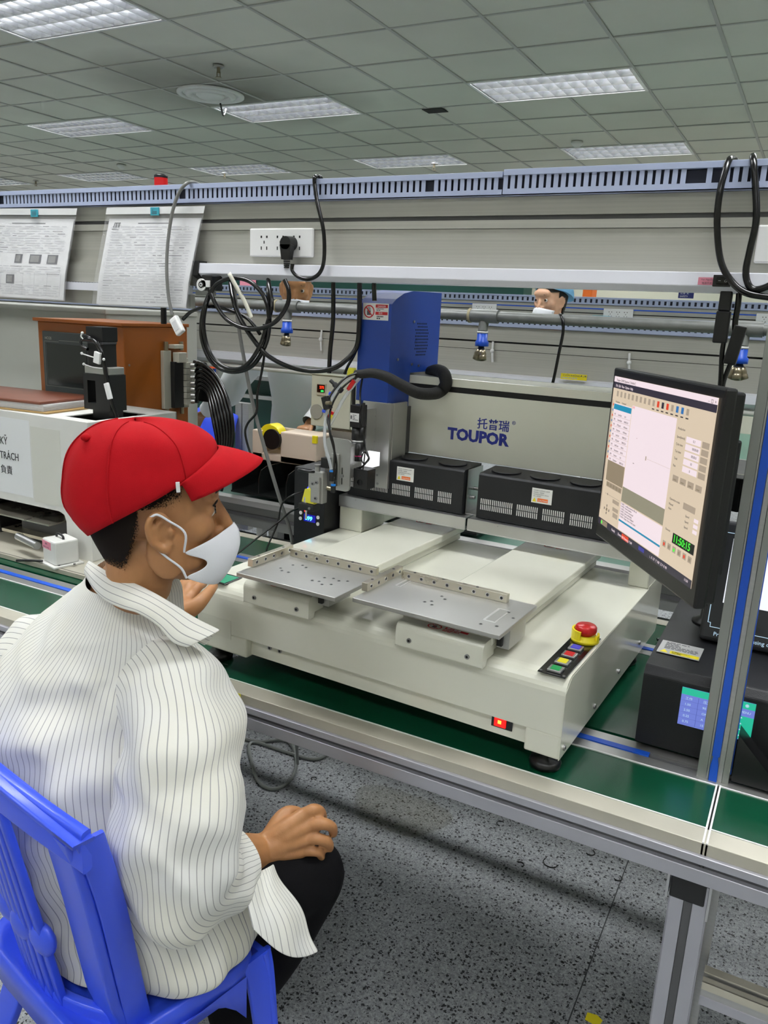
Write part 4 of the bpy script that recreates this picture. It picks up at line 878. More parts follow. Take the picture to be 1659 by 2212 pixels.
R_(.50, .012, .56, .036, glow('screen_royal', (60, 60, 170), .7), 2); s.words(.62, .012, '∟ X -27  Y 188  Z 0  R 90', .0065, pinkw); s.words(.94, .02, '11:50', .006, pinkw)
o = s.build('screen', mon)
# black supply box
sb_ = thing('power_supply_box', 'black glue controller box with green and blue touch screen under the monitor', 'controller', (-.03, 1.72, .752))
bx0, bx1, by0, by1 = -.203, .145, 1.489, 1.960
MB().prism([(bx0, by0, .759), (bx0, by0-.002, .905), (bx0, by0+.012, .920), (bx0, by1, .922), (bx0, by1, .759)], (bx1-bx0, 0, 0), blackm).build('casing', sb_, .003)
for x in (bx0+.03, bx1-.03): MB().box((x-.02, by0+.03, .7515), (x+.02, by0+.07, .76), rubber).build('foot', sb_)
s = Sheet((-.131, by0-.0025, .8205), (1, 0, 0), (0, 0, 1), .127, .076); s.slab(.002, glow('touch_periwinkle', (118, 134, 222), .85))
teal = glow('touch_teal', (40, 196, 160), .85); tw = glow('touch_white', (190, 220, 240), .9); tl = glow('touch_line', (90, 104, 200), .7)
s.rect(0, .82, 1, 1, teal).rect(.72, .02, 1, .62, teal, 1)
for k, row in enumerate((('工作', '压力', '时间', 'MENU'), ('1.00', '90', '0', '▶'), ('2.50', 'ON', '4', '▶'), ('0.25', 'A', '3', '▶'), ('0.75', '15', '2', '▶'))):
    for i, wd in enumerate(row): s.words(.06+i*.25, .70-.155*k, wd, .0065, tw)
    s.rect(0, .66-.155*k, .7, .665-.155*k, tl, 2)
for u in (.24, .48): s.rect(u, .03, u+.006, .8, tl, 2)
s.words(.86, .87, '◉', .008, tw); s.build('touch_screen', sb_)
s = Sheet((-.196, 1.566, .9228), (1, -.02, 0), (.02, 1, 0), .080, .070); s.slab(.0006, M('foil_label', (190, 190, 190), .35, .3)); s.rect(.3, .05, .98, .26, yellow).lines(.34, .07, .95, .24, 2, ink, .6).lines(.12, .36, .92, .92, 6, ink, .5)
s.mb.add([s.p(.06, .06, .0006), s.p(.26, .06, .0006), s.p(.16, .28, .0006)], [(0, 1, 2)], yellow); s.build('rating_label', sb_)
# tablet-like control unit standing on it
cu_ = thing('control_unit', 'slim black touch control unit leaning behind the post, on the controller box', 'controller', (.03, 1.70, .922))
ta = math.radians(14); uv_ = V(0, math.sin(ta), math.cos(ta)); nv = V(0, -math.cos(ta), math.sin(ta))
o0 = V(-.132, 1.672, .928)
MB().lathe((-.125, 1.80, .922), (0, 0, 1), [(0, 0), (.035, 0), (.035, .004), (.02, .012), (.016, .11), (0, .11)], black).build('stand_neck', cu_)
MB().obox(o0+V(.15, 0, 0)+uv_*.125-nv*.018, (.15, 0, 0), uv_*.125, nv*.018, M('charcoal_plastic', (40, 42, 46), .35)).build('housing', cu_, .008, 3)
s = Sheet(o0+uv_*0+nv*.0006, (1, 0, 0), uv_, .30, .25, .0004)
for a in ((.06, .115, .94, .12), (.06, .9, .94, .905), (.042, .15, .047, .87), (.955, .15, .96, .87), (.042, .15, .062, .154), (.06, .115, .064, .152), (.042, .866, .062, .87), (.06, .87, .064, .905)): s.rect(*a, tw)
s.words(.09, .05, 'Precision Dispensing control unit', .0115, tw, sx=1.0)
s.rect(.115, .33, .96, .86, glow('tablet_white', (240, 244, 252), 1.0), 1); s.rect(.40, .78, .96, .86, glow('tablet_blue', (20, 90, 210), .9), 2)
cc = s.p(.455, .44, .0012); m_ = MB(); merge(s.mb, MB().cyl(cc, cc+nv*.0003, .013, glow('tablet_red', (230, 30, 50), .9), 20))
for k in range(3): s.words(.47, .70-.09*k, ('MODEL', 'R', '0.5')[k], .0125, inkl, 2)
s.build('screen', cu_)
# things seen between robot and box
cable('power_lead', 'bundle of black leads lying on the bench behind the controller box', [V(-.26, 2.06, .757), V(-.2, 2.1, .76), V(-.12, 2.06, .758), V(-.05, 2.1, .757), V(.05, 2.08, .757)], .004)
# ================================================================ left-hand station on our bench
# white machine: bridge-shaped cover
wm = thing('white_machine', 'scuffed white bench machine with Vietnamese and Chinese words, left of the capped worker', 'machine', (-2.4, 1.84, .75))
wx0, wx1, wy0, wy1, wz = -2.95, -1.867, 1.650, 2.030, 1.196
m = MB(); r = .03
poly = [(wx0, .905), (-2.005, .905), (-1.982, .897), (-1.975, .875), (-1.975, .785), (-1.968, .770), (-1.95, .766), (wx1, .766), (wx1, wz), (wx0, wz)]
m.prism([(x, wy0, z) for x, z in poly], (0, .006, 0), whitep)
m.box((wx1-.005, wy0+.006, .766), (wx1, wy1, wz), whitep)
m.box((wx0, wy0+.006, wz-.005), (-2.02, wy1, wz), whitep).box((-2.02, wy0+.006, wz-.005), (wx1-.005, 1.70, wz), whitep).box((-1.885, 1.70, wz-.005), (wx1-.005, wy1, wz), whitep).box((-2.02, 1.92, wz-.005), (-1.885, wy1, wz), whitep)
m.box((wx0, wy1-.006, .766), (wx1, wy1, wz), whitep); m.build('cover', wm, .002)
MB().box((wx0, 1.545, .7525), (wx1+.09, wy1, .766), alub).box((wx0, 1.551, .7525), (wx1+.09, 1.556, .7665), M('scratched_base', (120, 118, 108), .5, .4)).build('base_plate', wm)
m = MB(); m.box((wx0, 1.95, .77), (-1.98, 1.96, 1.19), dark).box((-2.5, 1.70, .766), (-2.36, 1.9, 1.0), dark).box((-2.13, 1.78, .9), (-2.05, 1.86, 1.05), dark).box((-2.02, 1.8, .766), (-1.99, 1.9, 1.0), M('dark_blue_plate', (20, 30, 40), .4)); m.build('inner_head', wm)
m = MB(); m.cyl((-2.2, 1.72, .90), (-2.2, 1.72, 1.02), .004, steel, 8).cyl((-2.11, 1.76, .86), (-2.11, 1.76, 1.0), .005, steel, 8).cyl((-2.07, 1.72, .88), (-2.07, 1.72, 1.0), .003, whitep, 8); m.build('guide_pins', wm)
s = Sheet((-2.62, wy0-.0005, .93), (1, 0, 0), (0, 0, 1), .50, .245); s.slab(.0004, M('pasted_paper', (222, 224, 226), .6, bump=.6, bscale=6)); s.build('pasted_paper', wm)
txt = M('bold_print', (34, 34, 38), .6)
text('KỸ', .034, (-2.262, wy0-.001, 1.088), (1, 0, 0), (0, 0, 1), txt, 'words', wm, sx=.8)
text('PHỤ TRÁCH', .034, (-2.328, wy0-.001, 1.041), (1, 0, 0), (0, 0, 1), txt, 'words', wm, sx=.8)
text('負責', .03, (-2.268, wy0-.001, .995), (1, 0, 0), (0, 0, 1), txt, 'words', wm, sx=.95)
m = MB(); r = random.Random(4); tp_ = M('clear_tape_patch', (206, 206, 198), .3)
m.box((-2.115, wy0-.0008, .92), (-1.985, wy0-.0002, 1.16), tp_); m.build('tape_patch', wm)
m = MB()
m.box((-2.37, 1.62, .86), (-2.02, 1.90, .865), nickel).box((-2.37, 1.615, .862), (-2.36, 1.90, .874), steel).box((-2.3, 1.66, .79), (-2.05, 1.85, .80), nickel).box((-2.25, 1.7, .766), (-2.0, 1.74, .86), alud); m.build('work_stage', wm)
MB().cyl((-2.14, 1.60, .812), (-2.02, 1.575, .808), .012, steel, 16).build('stage_cylinder', wm)
t = thing('small_white_box', 'small worn white box with pink label and black handle below the white machine', 'box', (-1.92, 1.56, .766))
RZ = Matrix.Rotation(math.radians(-14), 3, 'Z'); cc = V(-1.935, 1.590, .80)
MB().box((-1.975, 1.553, .772), (-1.895, 1.628, .845), whitep, RZ, cc).build('body', t, .005)
MB().box((-1.985, 1.543, .7665), (-1.885, 1.638, .772), whitep, RZ, cc).build('flange', t, .001)
s = Sheet(RZ @ (V(-1.9735, 1.5525, .815)-cc)+cc, RZ @ V(1, 0, 0), (0, 0, 1), .054, .024); s.slab(.0005, pink); s.words(.35, .58, '保养', .007, ink); s.words(.1, .18, 'Người bảo dưỡng', .0052, ink); s.build('pink_label', t)
p = RZ @ (V(-1.935, 1.59, .845)-cc)+cc; MB().tube([p+RZ @ V(-.022, 0, 0), p+RZ @ V(-.018, 0, .009), p+RZ @ V(0, 0, .012), p+RZ @ V(.018, 0, .009), p+RZ @ V(.022, 0, 0)], .0035, black, 8).build('handle', t)
m = MB(); m.cyl((-1.905, 1.556, .7725), (-1.905, 1.556, .774), .004, black, 10).cyl((-1.878, 1.59, .7725), (-1.878, 1.59, .774), .004, black, 10).tube([V(-2.06, 1.53, .765), V(-2.02, 1.535, .772), V(-1.97, 1.55, .775)], .004, black, 8); m.build('black_fittings', t)
# motor standing in the top opening
t = thing('stepper_motor', 'tall black motor with cable ties standing out of the white machine top', 'motor', (-1.94, 1.80, 1.196))
MB().box((-1.975, 1.772, 1.19), (-1.905, 1.83, 1.215), black).box((-2.008, 1.768, 1.235), (-1.990, 1.835, 1.305), black).box((-1.955, 1.768, 1.235), (-1.895, 1.835, 1.305), black).box((-2.008, 1.768, 1.305), (-1.895, 1.835, 1.325), black).box((-2.008, 1.768, 1.215), (-1.895, 1.835, 1.235), black).build('bracket', t)
MB().box((-2.002, 1.77, 1.325), (-1.90, 1.835, 1.348), steelplate).build('coupling_block', t, .002)
MB().prism([(x, y, 1.348) for x, y in ((-1.99, 1.775), (-1.985, 1.77), (-1.93, 1.77), (-1.925, 1.775), (-1.925, 1.83), (-1.99, 1.83))], (0, 0, .068), black).box((-1.988, 1.772, 1.416), (-1.922, 1.83, 1.424), alud).box((-1.99, 1.77, 1.424), (-1.92, 1.832, 1.468), black).build('motor_body', t, .002)
m = MB(); m.tube([V(-1.93, 1.765, 1.42), V(-1.97, 1.755, 1.438), V(-2.0, 1.76, 1.425), V(-2.0, 1.762, 1.408), V(-1.97, 1.757, 1.40)], .005, rubber, 8).tube([V(-1.985, 1.757, 1.43), V(-1.94, 1.755, 1.428), V(-1.915, 1.758, 1.40), V(-1.905, 1.76, 1.36), V(-1.90, 1.762, 1.32), V(-1.885, 1.765, 1.25), V(-1.87, 1.77, 1.20)], .0065, rubber, 8); m.build('motor_cable', t)
ww = M('tie_white', (225, 225, 225), .4)
m = MB(); m.tube([V(-1.995, 1.758, 1.385), V(-1.95, 1.756, 1.378), V(-1.905, 1.756, 1.374)], .0022, ww, 6).sph((-1.996, 1.757, 1.386), .0045, ww, 8, 6).sph((-1.902, 1.756, 1.374), .0045, ww, 8, 6); m.build('cable_tie', t)
m = MB(); m.tube([V(-1.995, 1.764, 1.352), V(-1.95, 1.762, 1.346), V(-1.905, 1.762, 1.346)], .0022, ww, 6).sph((-1.996, 1.763, 1.353), .0045, ww, 8, 6).sph((-1.902, 1.76, 1.346), .0045, ww, 8, 6); m.build('cable_tie', t)
MB().sph((-1.982, 1.75, 1.448), .0045, ww, 8, 6).tube([V(-1.982, 1.75, 1.448), V(-1.986, 1.748, 1.438), V(-1.98, 1.75, 1.43)], .002, ww, 6).build('cable_tie', t)
MB().box((-1.935, 1.746, 1.36), (-1.91, 1.756, 1.395), ww, Matrix.Rotation(.2, 3, 'Y')).build('white_connector', t, .002)
MB().box((-1.895, 1.750, 1.255), (-1.878, 1.759, 1.305), ww, Matrix.Rotation(-.3, 3, 'Y')).build('white_connector', t, .002)
# folders on the machine top
leather = M('brown_leather', (112, 62, 44), .35, noise=.15, nscale=14)
RZf = Matrix.Rotation(math.radians(6), 3, 'Z'); fc = V(-2.33, 1.80, 1.2)
fo = MB().box((-2.62, 1.655, 1.197), (-2.09, 1.93, 1.201), M('kraft_board', (160, 130, 80), .6), RZf, fc).build('cardboard_folder'); tag(fo, 'thin tan cardboard folder, lowest on top of the white machine', 'folder')
ps = MB().box((-2.64, 1.668, 1.2015), (-2.115, 1.91, 1.222), paper, RZf, fc); 
for k in range(6): ps.box((-2.64, 1.6675, 1.203+k*.003), (-2.114, 1.911, 1.2037+k*.003), inkl, RZf, fc)
o = ps.build('paper_stack'); tag(o, 'thick stack of white papers between the folders on the white machine', 'papers')
o = MB().box((-2.65, 1.66, 1.2225), (-2.12, 1.915, 1.232), leather, RZf, fc).build('leather_folder', None, .003); tag(o, 'glossy brown leather folder on top of the paper stack', 'folder')
o = MB().box((-2.16, 1.88, 1.1975), (-2.10, 1.95, 1.1995), M('olive_notebook', (150, 140, 90), .6), RZf, fc).build('sticky_notepad'); tag(o, 'small olive notepad lying under the folder corner', 'notepad')
# orange-brown cabinet with operator panel
oc = thing('control_cabinet', 'orange-brown steel cabinet with a dark operator panel, behind the white machine', 'cabinet', (-2.34, 2.22, .752))
ox0, ox1, oy0, oy1 = -2.56, -2.125, 2.055, 2.375
MB().box((ox0, oy0, .752), (ox1, oy1, 1.462), brown).build('casing', oc, .004)
MB().box((ox0-.012, oy0-.012, 1.462), (ox1+.004, oy1+.006, 1.474), brown).build('lid', oc, .002)
h = MB().box((-2.528, 2.046, 1.205), (-2.268, 2.056, 1.428), M('panel_graphite', (56, 62, 64), .4)).build('operator_panel', oc, .003)
MB().box((-2.505, 2.0445, 1.235), (-2.30, 2.0465, 1.385), M('dark_screen', (30, 36, 38), .15)).build('dark_screen', h)
s = Sheet((-2.528, 2.0455, 1.205), (1, 0, 0), (0, 0, 1), .26, .223); s.words(.06, .87, 'HCGS', .0135, lgrey); s.rect(.05, .835, .34, .842, grey).rect(.34, .86, .95, .867, grey).rect(.04, .12, .047, .84, grey).rect(.04, .11, .95, .117, grey); s.build('printed_frame', h)
m = MB()
for y, z in ((2.075, 1.33), (2.36, 1.33), (2.075, 1.1)): m.cyl((ox1, y, z), (ox1+.002, y, z), .004, screwm, 10)
m.build('screws', oc)
MB().box((ox1+.001, 2.09, 1.165), (ox1+.05, 2.16, 1.168), whitep).build('small_shelf', oc)
# valve manifold with black hoses
vm = thing('valve_manifold', 'silver and black air valve block with seven black hoses on the orange cabinet side', 'valve block', (ox1, 2.30, 1.16))
vx = ox1+.001
m = MB(); m.box((vx, 2.228, 1.165), (vx+.016, 2.268, 1.378), M('cast_alu', (176, 174, 160), .5, .4)).box((vx, 2.31, 1.165), (vx+.03, 2.345, 1.35), MATS['cast_alu']).box((vx, 2.27, 1.385), (vx+.03, 2.32, 1.40), MATS['cast_alu']).box((vx+.016, 2.275, 1.335), (vx+.045, 2.32, 1.372), MATS['cast_alu']); m.build('block', vm, .002)
m = MB()
for y in (2.245, 2.325): m.cyl((vx+.012, y, 1.14), (vx+.012, y, 1.165), .007, brass, 10).cyl((vx+.012, y, 1.378), (vx+.012, y, 1.41), .008, brass, 10)
m.build('ports', vm)
MB().box((vx+.016, 2.262, 1.168), (vx+.035, 2.312, 1.338), black).build('solenoid_bank', vm, .001)
r = random.Random(2)
for k in range(7):
    z = 1.325-.0225*k; y = 2.335
    m = MB(); m.box((vx+.03, 2.31, z-.010), (vx+.05, 2.355, z+.010), MATS['cast_alu']).cyl((vx+.05, 2.335, z), (vx+.066, 2.34, z), .0075, steel, 12).cyl((vx+.064, 2.34, z), (vx+.078, 2.343, z), .006, black, 12); m.build('port_block', vm)
    e = k*.012
    pts = [V(vx+.07, 2.34, z)]+[aty(x-q_*e*520, y+k*9*(1-i_/5), Y) for i_, (x, y, Y, q_) in enumerate(((432, 784, 2.33, 0), (462, 806, 2.30, .35), (485, 845, 2.27, .8), (500, 895, 2.25, 1), (503, 945, 2.245, .9), (492, 1000, 2.24, .7), (478, 1060, 2.24, .5)))]
    MB().tube(pts, .0068, rubber, 10).build('hose', vm)
MB().box((vx+.06, 2.36, 1.19), (vx+.13, 2.39, 1.30), black).cyl((vx+.05, 2.36, 1.335), (vx+.12, 2.33, 1.33), .011, black, 12).build('solenoid_bank', vm, .002)
# grey cabinet behind
MBg = MB().box((-4.2, 2.40, .0), (-2.58, 2.95, 1.51), lgrey).box((-4.2, 2.395, 1.49), (-2.575, 2.95, 1.512), lgrey)
o = MBg.build('grey_cabinet', None, .004); tag(o, 'large plain grey cabinet at the left edge behind the orange cabinet', 'cabinet')
# ================================================================ compressed air pipe
pt = thing('air_pipe', 'galvanised air pipe running across behind the rail with quick couplings', 'pipe', (-1.6, 2.35, 1.53))
def yz(px, py, Y): return aty(px, py, Y)
z0 = 1.5545
MB().cyl((-5, 2.35, z0+.008), (.8, 2.35, z0-.004), .0155, pipe, 18).build('pipe_run', pt)
for i, px in enumerate((622, 1046, 1612)):
    p = aty(px, 690, 2.35); x = p.x; zz = z0+.008-.012*(x+5)/5.8
    MB().cyl((x-.045, 2.35, zz), (x+.045, 2.35, zz), .0205, pipe, 18).cyl((x-.05, 2.35, zz), (x-.042, 2.35, zz), .022, M('jointing_hemp', (170, 160, 130), .8), 18).cyl((x, 2.35, zz-.015), (x, 2.345, zz-.045), .015, pipe, 16).build('tee_fitting', pt)
    c_ = MB().lathe((x, 2.345, zz-.045), (0, 0, -1), [(0, 0), (.017, 0), (.017, .006), (0, .006)], white).build('white_thread_tape', pt)
    m = MB(); m.lathe((x, 2.345, zz-.05), (0, 0, -1), [(0, 0), (.0165, 0), (.0165, .022), (.021, .026), (.021, .040), (0, .040)], M('blue_valve', (20, 80, 200), .4), 10)
    m.build('blue_valve_body', pt)
    for j, (a, b_) in enumerate(((-.35, 0), (.25, -.25)) if i < 2 else ((-.45, .0), (.4, 0), (0, -.35))):
        d = V(a, b_, -1).normalized(); q = V(x, 2.345, zz-.088)
        MB().lathe(q+d*.0, d, [(0, 0), (.008, 0), (.008, .012), (.0115, .014), (.0125, .03), (.011, .032), (.0125, .035), (.0115, .046), (.008, .047), (.007, .040), (0, .040)], brass, 14).build('quick_coupling', pt)
# ================================================================ second bench line
b2 = thing('workbench', 'second conveyor bench across the aisle with grey frame and dark green top', 'workbench', (-2, 3.1, 0))
y0 = 2.58
m = MB(); m.box((-2.56, y0, .66), (1.6, y0+.04, .752), M('dull_frame', (128, 130, 128), .5, .4)).box((-2.56, y0-.004, .70), (1.6, y0, .715), alud).box((-2.56, y0, .56), (1.6, y0+.04, .62), MATS['dull_frame']).box((-2.56, y0-.003, .585), (1.6, y0, .60), alud).box((-2.56, y0-.02, .752), (1.6, y0+.03, .775), alu)
m.build('front_frame', b2)
m = MB()
for k in range(8):
    x = -2.45+k*.5; m.box((x, y0+.002, .615), (x+.03, y0+.035, .665), alu)
m.build('spacers', b2)
MB().box((-2.56, y0+.03, .735), (1.6, 3.50, .752), M('green_board', (64, 108, 92), .35)).build('table_top', b2)
for x in (-2.5, -.9, .9): MB().box((x, y0+.05, 0), (x+.06, y0+.11, .66), alu).build('leg', b2); MB().box((x, 3.42, 0), (x+.06, 3.48, .7), alu).build('leg', b2)
MB().box((-2.56, 3.05, .35), (1.6, 3.10, .40), alu).build('lower_rail', b2)
def far_rail(Y, zt, label, xa, xb, low=.27, blue_line=False):
    t = thing('overhead_rail', label, 'rail', ((xa+xb)/2, Y, zt-low))
    m = MB(); m.box((xa, Y, zt-.055), (xb, Y+.03, zt), alup).box((xa, Y+.008, zt-.062), (xb, Y+.03, zt-.055), dark).box((xa, Y+.004, zt-.09), (xb, Y+.03, zt-.062), alup).box((xa, Y+.012, zt-.092), (xb, Y+.03, zt-.09), dark).box((xa, Y+.006, zt-low+.05), (xb, Y+.03, zt-.092), alup); m.build('panel', t)
    m = MB(); m.prism([(xa, Y-.05, zt-low+.02), (xa, Y-.045, zt-low+.05), (xa, Y+.03, zt-low+.055), (xa, Y+.03, zt-low), (xa, Y-.02, zt-low)], (xb-xa, 0, 0), railwhite); m.build('light_rail', t)
    MB().cyl((xa, Y-.02, zt-low-.012), (xb, Y-.02, zt-low-.012), .012, M('tube_cover', (206, 206, 200), .3), 12).build('lamp_tube', t)
    for x in ((-4.9, -3.3, .55) if Y < 4 else (-8, -6, -4.3, -.6, 1.5)):
        MB().box((x, Y+.03, .75), (x+.05, Y+.08, zt), alu).build('post', t)
    if blue_line: MB().box((xa, Y-.004, zt-.03), (xb, Y, zt-.022), bluestrip).build('blue_strip', t)
    return t
far_rail(3.1, 1.515, 'second overhead rail just behind the air pipe, grey panels', -7, 1.6, .235)
slot_duct(-7, 1.6, 3.09, 1.516, 1.575, 'pale slotted duct on the second rail, behind the air pipe', 'far ducts', pitch=.022)
m = MB()
t = thing('rail_cable_clips', 'pair of white cable tie mounts on the second rail panel', 'cable tie', aty(1237, 800, 3.09)) if False else None
for x, y, lb in ((1065, 760, 'white cable tie on the second rail panel beside the middle air coupling'), (1360, 785, 'white cable tie on the second rail panel left of the monitor leads'), (695, 735, 'white cable tie on the second rail panel near the blue head cover')):
    a, b_ = aty(x, y-22, 3.095), aty(x-1, y+22, 3.095); o = MB().tube([a, a.lerp(b_, .5)-V(0, .006, 0), b_], .0045, ww, 8, 2).sph(a.lerp(b_, .45)-V(0, .008, 0), .009, ww, 8, 6).build('cable_tie'); tag(o, lb, 'cable tie')
a = aty(1242, 815, 3.04); s = Sheet(a-V(.055, 0, .01), (1, 0, 0), (0, 0, 1), .10, .022); s.slab(.0008, yellow); s.words(.08, .55, 'CUỐN KHÔNG ĐƯỢC', .0095, ink).lines(.05, .1, .9, .45, 1, inkl, .5); o = s.build('warning_label'); tag(o, 'yellow printed strip on the second light rail, right of the TOUPOR beam', 'label')
# third line, sockets
b3 = far_rail(6.0, 1.675, 'farthest overhead rail with blue line and sockets behind the woman', -9, 3, .30, True)
slot_duct(-9, 3, 5.99, 1.676, 1.73, 'white slotted duct on the farthest rail with blue line', 'far ducts', pitch=.04)
for (px, py, w_, lb) in ((1046, 668, .20, 'far white socket above the middle air coupling'), (1335, 680, .21, 'far white socket between woman and black leads'), (1670, 692, .21, 'far white socket at the right edge')):
    p = aty(px, py, 5.99); socket(p.x-w_/2, 5.995, p.z-.035, w_, .075, 3, lb, 'far sockets')
p = aty(1299, 686, 5.985); o = MB().box((p.x-.065, 5.98, p.z-.012), (p.x+.065, 5.99, p.z+.012), M('cyan_strip', (70, 190, 210), .5)).build('cyan_label'); tag(o, 'small cyan strip left of the far socket on the blue-lined rail', 'label')
p = aty(1482, 635, 6.0); s = Sheet(p-V(.045, .03, .03), (1, 0, 0), (0, 0, 1), .10, .05); s.slab(.003, M('navy_sign', (30, 40, 110), .5)); s.words(.1, .55, '注意 安', .018, paper).words(.1, .15, 'SAFETY', .016, paper); o = s.build('navy_sign'); tag(o, 'small navy sign on top of the far rail, left of the black leads', 'sign')
t = thing('workbench', 'third conveyor bench far behind, under the blue-lined rail', 'workbench', (-3, 6.2, 0))
MB().box((-9, 5.5, .70), (3, 6.9, .752), M('green_board', (64, 108, 92), .35)).build('table_top', t); MB().box((-9, 5.48, .66), (3, 5.5, .752), alu).build('front_frame', t)
for x in (-7, -5.2, -3.4, -1.6, .2, 2): MB().box((x, 5.55, 0), (x+.06, 5.61, .7), alu).build('leg', t)
# dark green and cream panels, far cabinets and pillars
def panel(name, px0, px1, Y, z0, z1, mt, lab, cat, d=.3):
    a, b_ = aty(px0, 640, Y), aty(px1, 640, Y); o = MB().box((a.x, Y, z0), (b_.x, Y+d, z1), mt).build(name); tag(o, lab, cat); return o
panel('green_partition', 380, 1130, 9.0, 0, 2.02, dgreen, 'dark green partition far behind the two workers', 'partition')
panel('cream_partition', 1240, 1800, 9.4, 0, 2.05, cream2, 'cream partition far behind at the right', 'partition')
panel('orange_machine', 1258, 1278, 8.8, 0, 1.90, orange, 'small orange machine part far behind, right of the woman', 'machine', .2)
panel('pink_notice', 518, 552, 8.98, 1.70, 1.98, pink, 'pink notice far behind above the second rail, among the coiled cables', 'notice', .01)
panel('storage_rack', 415, 600, 5.2, 0, 1.32, dgreen, 'dark green storage rack behind the white-coated worker', 'rack', .25)
for k, (x0, x1, z) in enumerate(((415, 600, aty(482, 785, 4.9).z-.08), (415, 600, .84))): panel('rack_shelf', x0, x1, 4.7 if k == 0 else 5.12, z, z+.03, steel, ('upper' if k == 0 else 'lower')+' steel shelf edge of the green rack behind the white-coated worker', 'shelf', .52 if k == 0 else .085)
o = MB().lathe(tuple(aty(482, 785, 4.9)), (0, 0, -1), [(0, 0), (.12, 0), (.125, .02), (.10, .05), (0, .05)], bluep).build('blue_stool_seat'); tag(o, 'round blue basin resting on the green rack behind the worker', 'basin')
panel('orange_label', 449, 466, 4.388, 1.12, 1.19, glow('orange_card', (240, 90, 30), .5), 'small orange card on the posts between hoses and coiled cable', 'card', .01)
def profile_post(px, Y, lab, blue_=True, z1=1.4):
    p = aty(px, 760, Y); t = thing('upright_post', lab, 'post', (p.x, Y, 0), 'aluminium uprights of the second line')
    MB().box((p.x-.03, Y, 0), (p.x+.03, Y+.06, z1), alu).build('profile', t)
    if blue_: MB().box((p.x-.008, Y-.003, .3), (p.x+.008, Y, z1), bluestrip).build('blue_strip', t)
profile_post(452, 4.4, 'aluminium upright with blue strip seen left of the worker arm'); profile_post(464, 4.42, 'second aluminium upright with blue strip seen left of the worker arm'); profile_post(530, 4.4, 'plain aluminium upright behind the grey hanging cable', False, .9); profile_post(516, 4.4, 'plain aluminium upright left of the grey hanging cable', False, .9)
profile_post(300, 3.6, 'aluminium upright above the orange cabinet below the paper pocket', True, 1.72)
# tray with compartments, tape dispenser, sheet bracket, control box on the second bench
A, B_ = V(-2.13, 2.66, .777), V(-1.05, 2.66, .777)
tr = thing('parts_tray', 'dark smoked plastic tray with dividers on the second bench', 'tray', (-1.6, 2.85, .777))
sm = M('smoked_plastic', (26, 28, 28), .12, alpha=1)
m = MB(); m.box((-2.13, 2.64, .777), (-1.0, 3.03, .785), sm)
m.build('tray_floor', tr)
for k in range(9):
    x = -2.13+k*.14
    pf = [(2.645, .777), (2.645, .85), (2.66, .885), (2.70, .898), (3.03, .898), (3.03, .777)]
    MB().prism([(x, y, z) for y, z in pf], (.004, 0, 0), sm).build('divider', tr)
MB().box((-2.13, 3.02, .777), (-1.0, 3.03, .91), sm).build('back_wall', tr)
td = thing('tape_dispenser', 'beige tape dispenser with black hub and yellow tape on the second bench', 'tape dispenser', (-1.95, 2.86, .91))
bg_ = M('beige_plastic', (214, 196, 178), .4)
tb = MB(); tb.box((-2.135, 2.79, .90), (-1.80, 2.91, .935), bg_).box((-1.985, 2.79, .90), (-1.80, 2.91, 1.035), bg_).box((-2.135, 2.90, .90), (-1.80, 2.92, 1.035), bg_).box((-2.135, 2.79, .90), (-2.075, 2.91, 1.03), bg_); tb.build('body', td, .006)
MB().cyl((-2.03, 2.785, 1.01), (-2.03, 2.80, 1.01), .048, yellow, 28).cyl((-2.05, 2.80, 1.01), (-2.05, 2.86, 1.01), .05, yellow, 28).build('tape_roll', td)
MB().cyl((-2.02, 2.775, 1.0), (-2.02, 2.80, 1.0), .044, black, 24).build('hub', td)
MB().box((-1.82, 2.788, 1.005), (-1.799, 2.80, 1.036), yellow).build('yellow_corner', td)
MB().box((-2.13, 2.86, .91), (-1.8, 2.9, .912), bg_).build('blade_rest', td)
a, b_ = aty(622, 935, 2.98), aty(745, 915, 2.98)
o = MB().prism([aty(618, 950, 2.96), aty(700, 928, 2.96), aty(790, 938, 2.96), aty(790, 1040, 2.96), aty(640, 1040, 2.96)], (0, .006, 0), steelplate).build('sheet_bracket'); tag(o, 'bent grey sheet metal plate behind tape dispenser and dispensing head', 'plate')
cb2 = thing('temperature_box', 'cream control box with red digits 275 hung behind the dispensing head', 'controller', (-1.83, 3.03, 1.046))
MB().box((-1.962, 2.99, 1.046), (-1.76, 3.045, 1.272), cream2).box((-1.755, 2.99, 1.046), (-1.70, 3.045, 1.272), cream2).box((-1.97, 2.985, 1.272), (-1.69, 3.045, 1.279), cream2).build('casing', cb2, .003)
MB().box((-1.932, 2.985, 1.185), (-1.885, 2.991, 1.235), M('bezel_cream', (190, 180, 160), .4)).build('meter_bezel', cb2)
MB().box((-1.928, 2.983, 1.197), (-1.889, 2.986, 1.231), M('meter_dark', (30, 6, 4), .3)).build('meter_window', cb2)
text('275', .016, (-1.915, 2.982, 1.214), (1, 0, 0), (0, 0, 1), glow('meter_red', (255, 60, 30), 2), 'red_digits', cb2, bold=.0004)
text('275', .010, (-1.908, 2.982, 1.200), (1, 0, 0), (0, 0, 1), glow('meter_green', (60, 255, 110), 1.6), 'green_digits', cb2, bold=.0004)
MB().cyl((-1.93, 2.984, 1.11), (-1.93, 2.99, 1.11), .032, M('speaker_grey', (150, 150, 142), .6), 24).build('speaker_grille', cb2)
p = aty(760, 798, 3.015); MB().cyl((p.x, p.y, 1.279), (p.x, p.y, 1.312), .02, ytape, 12).build('yellow_knob', cb2)
MB().box((-1.88, 3.035, .777), (-1.76, 3.10, 1.046), MATS['beige_plastic']).build('pedestal', cb2)
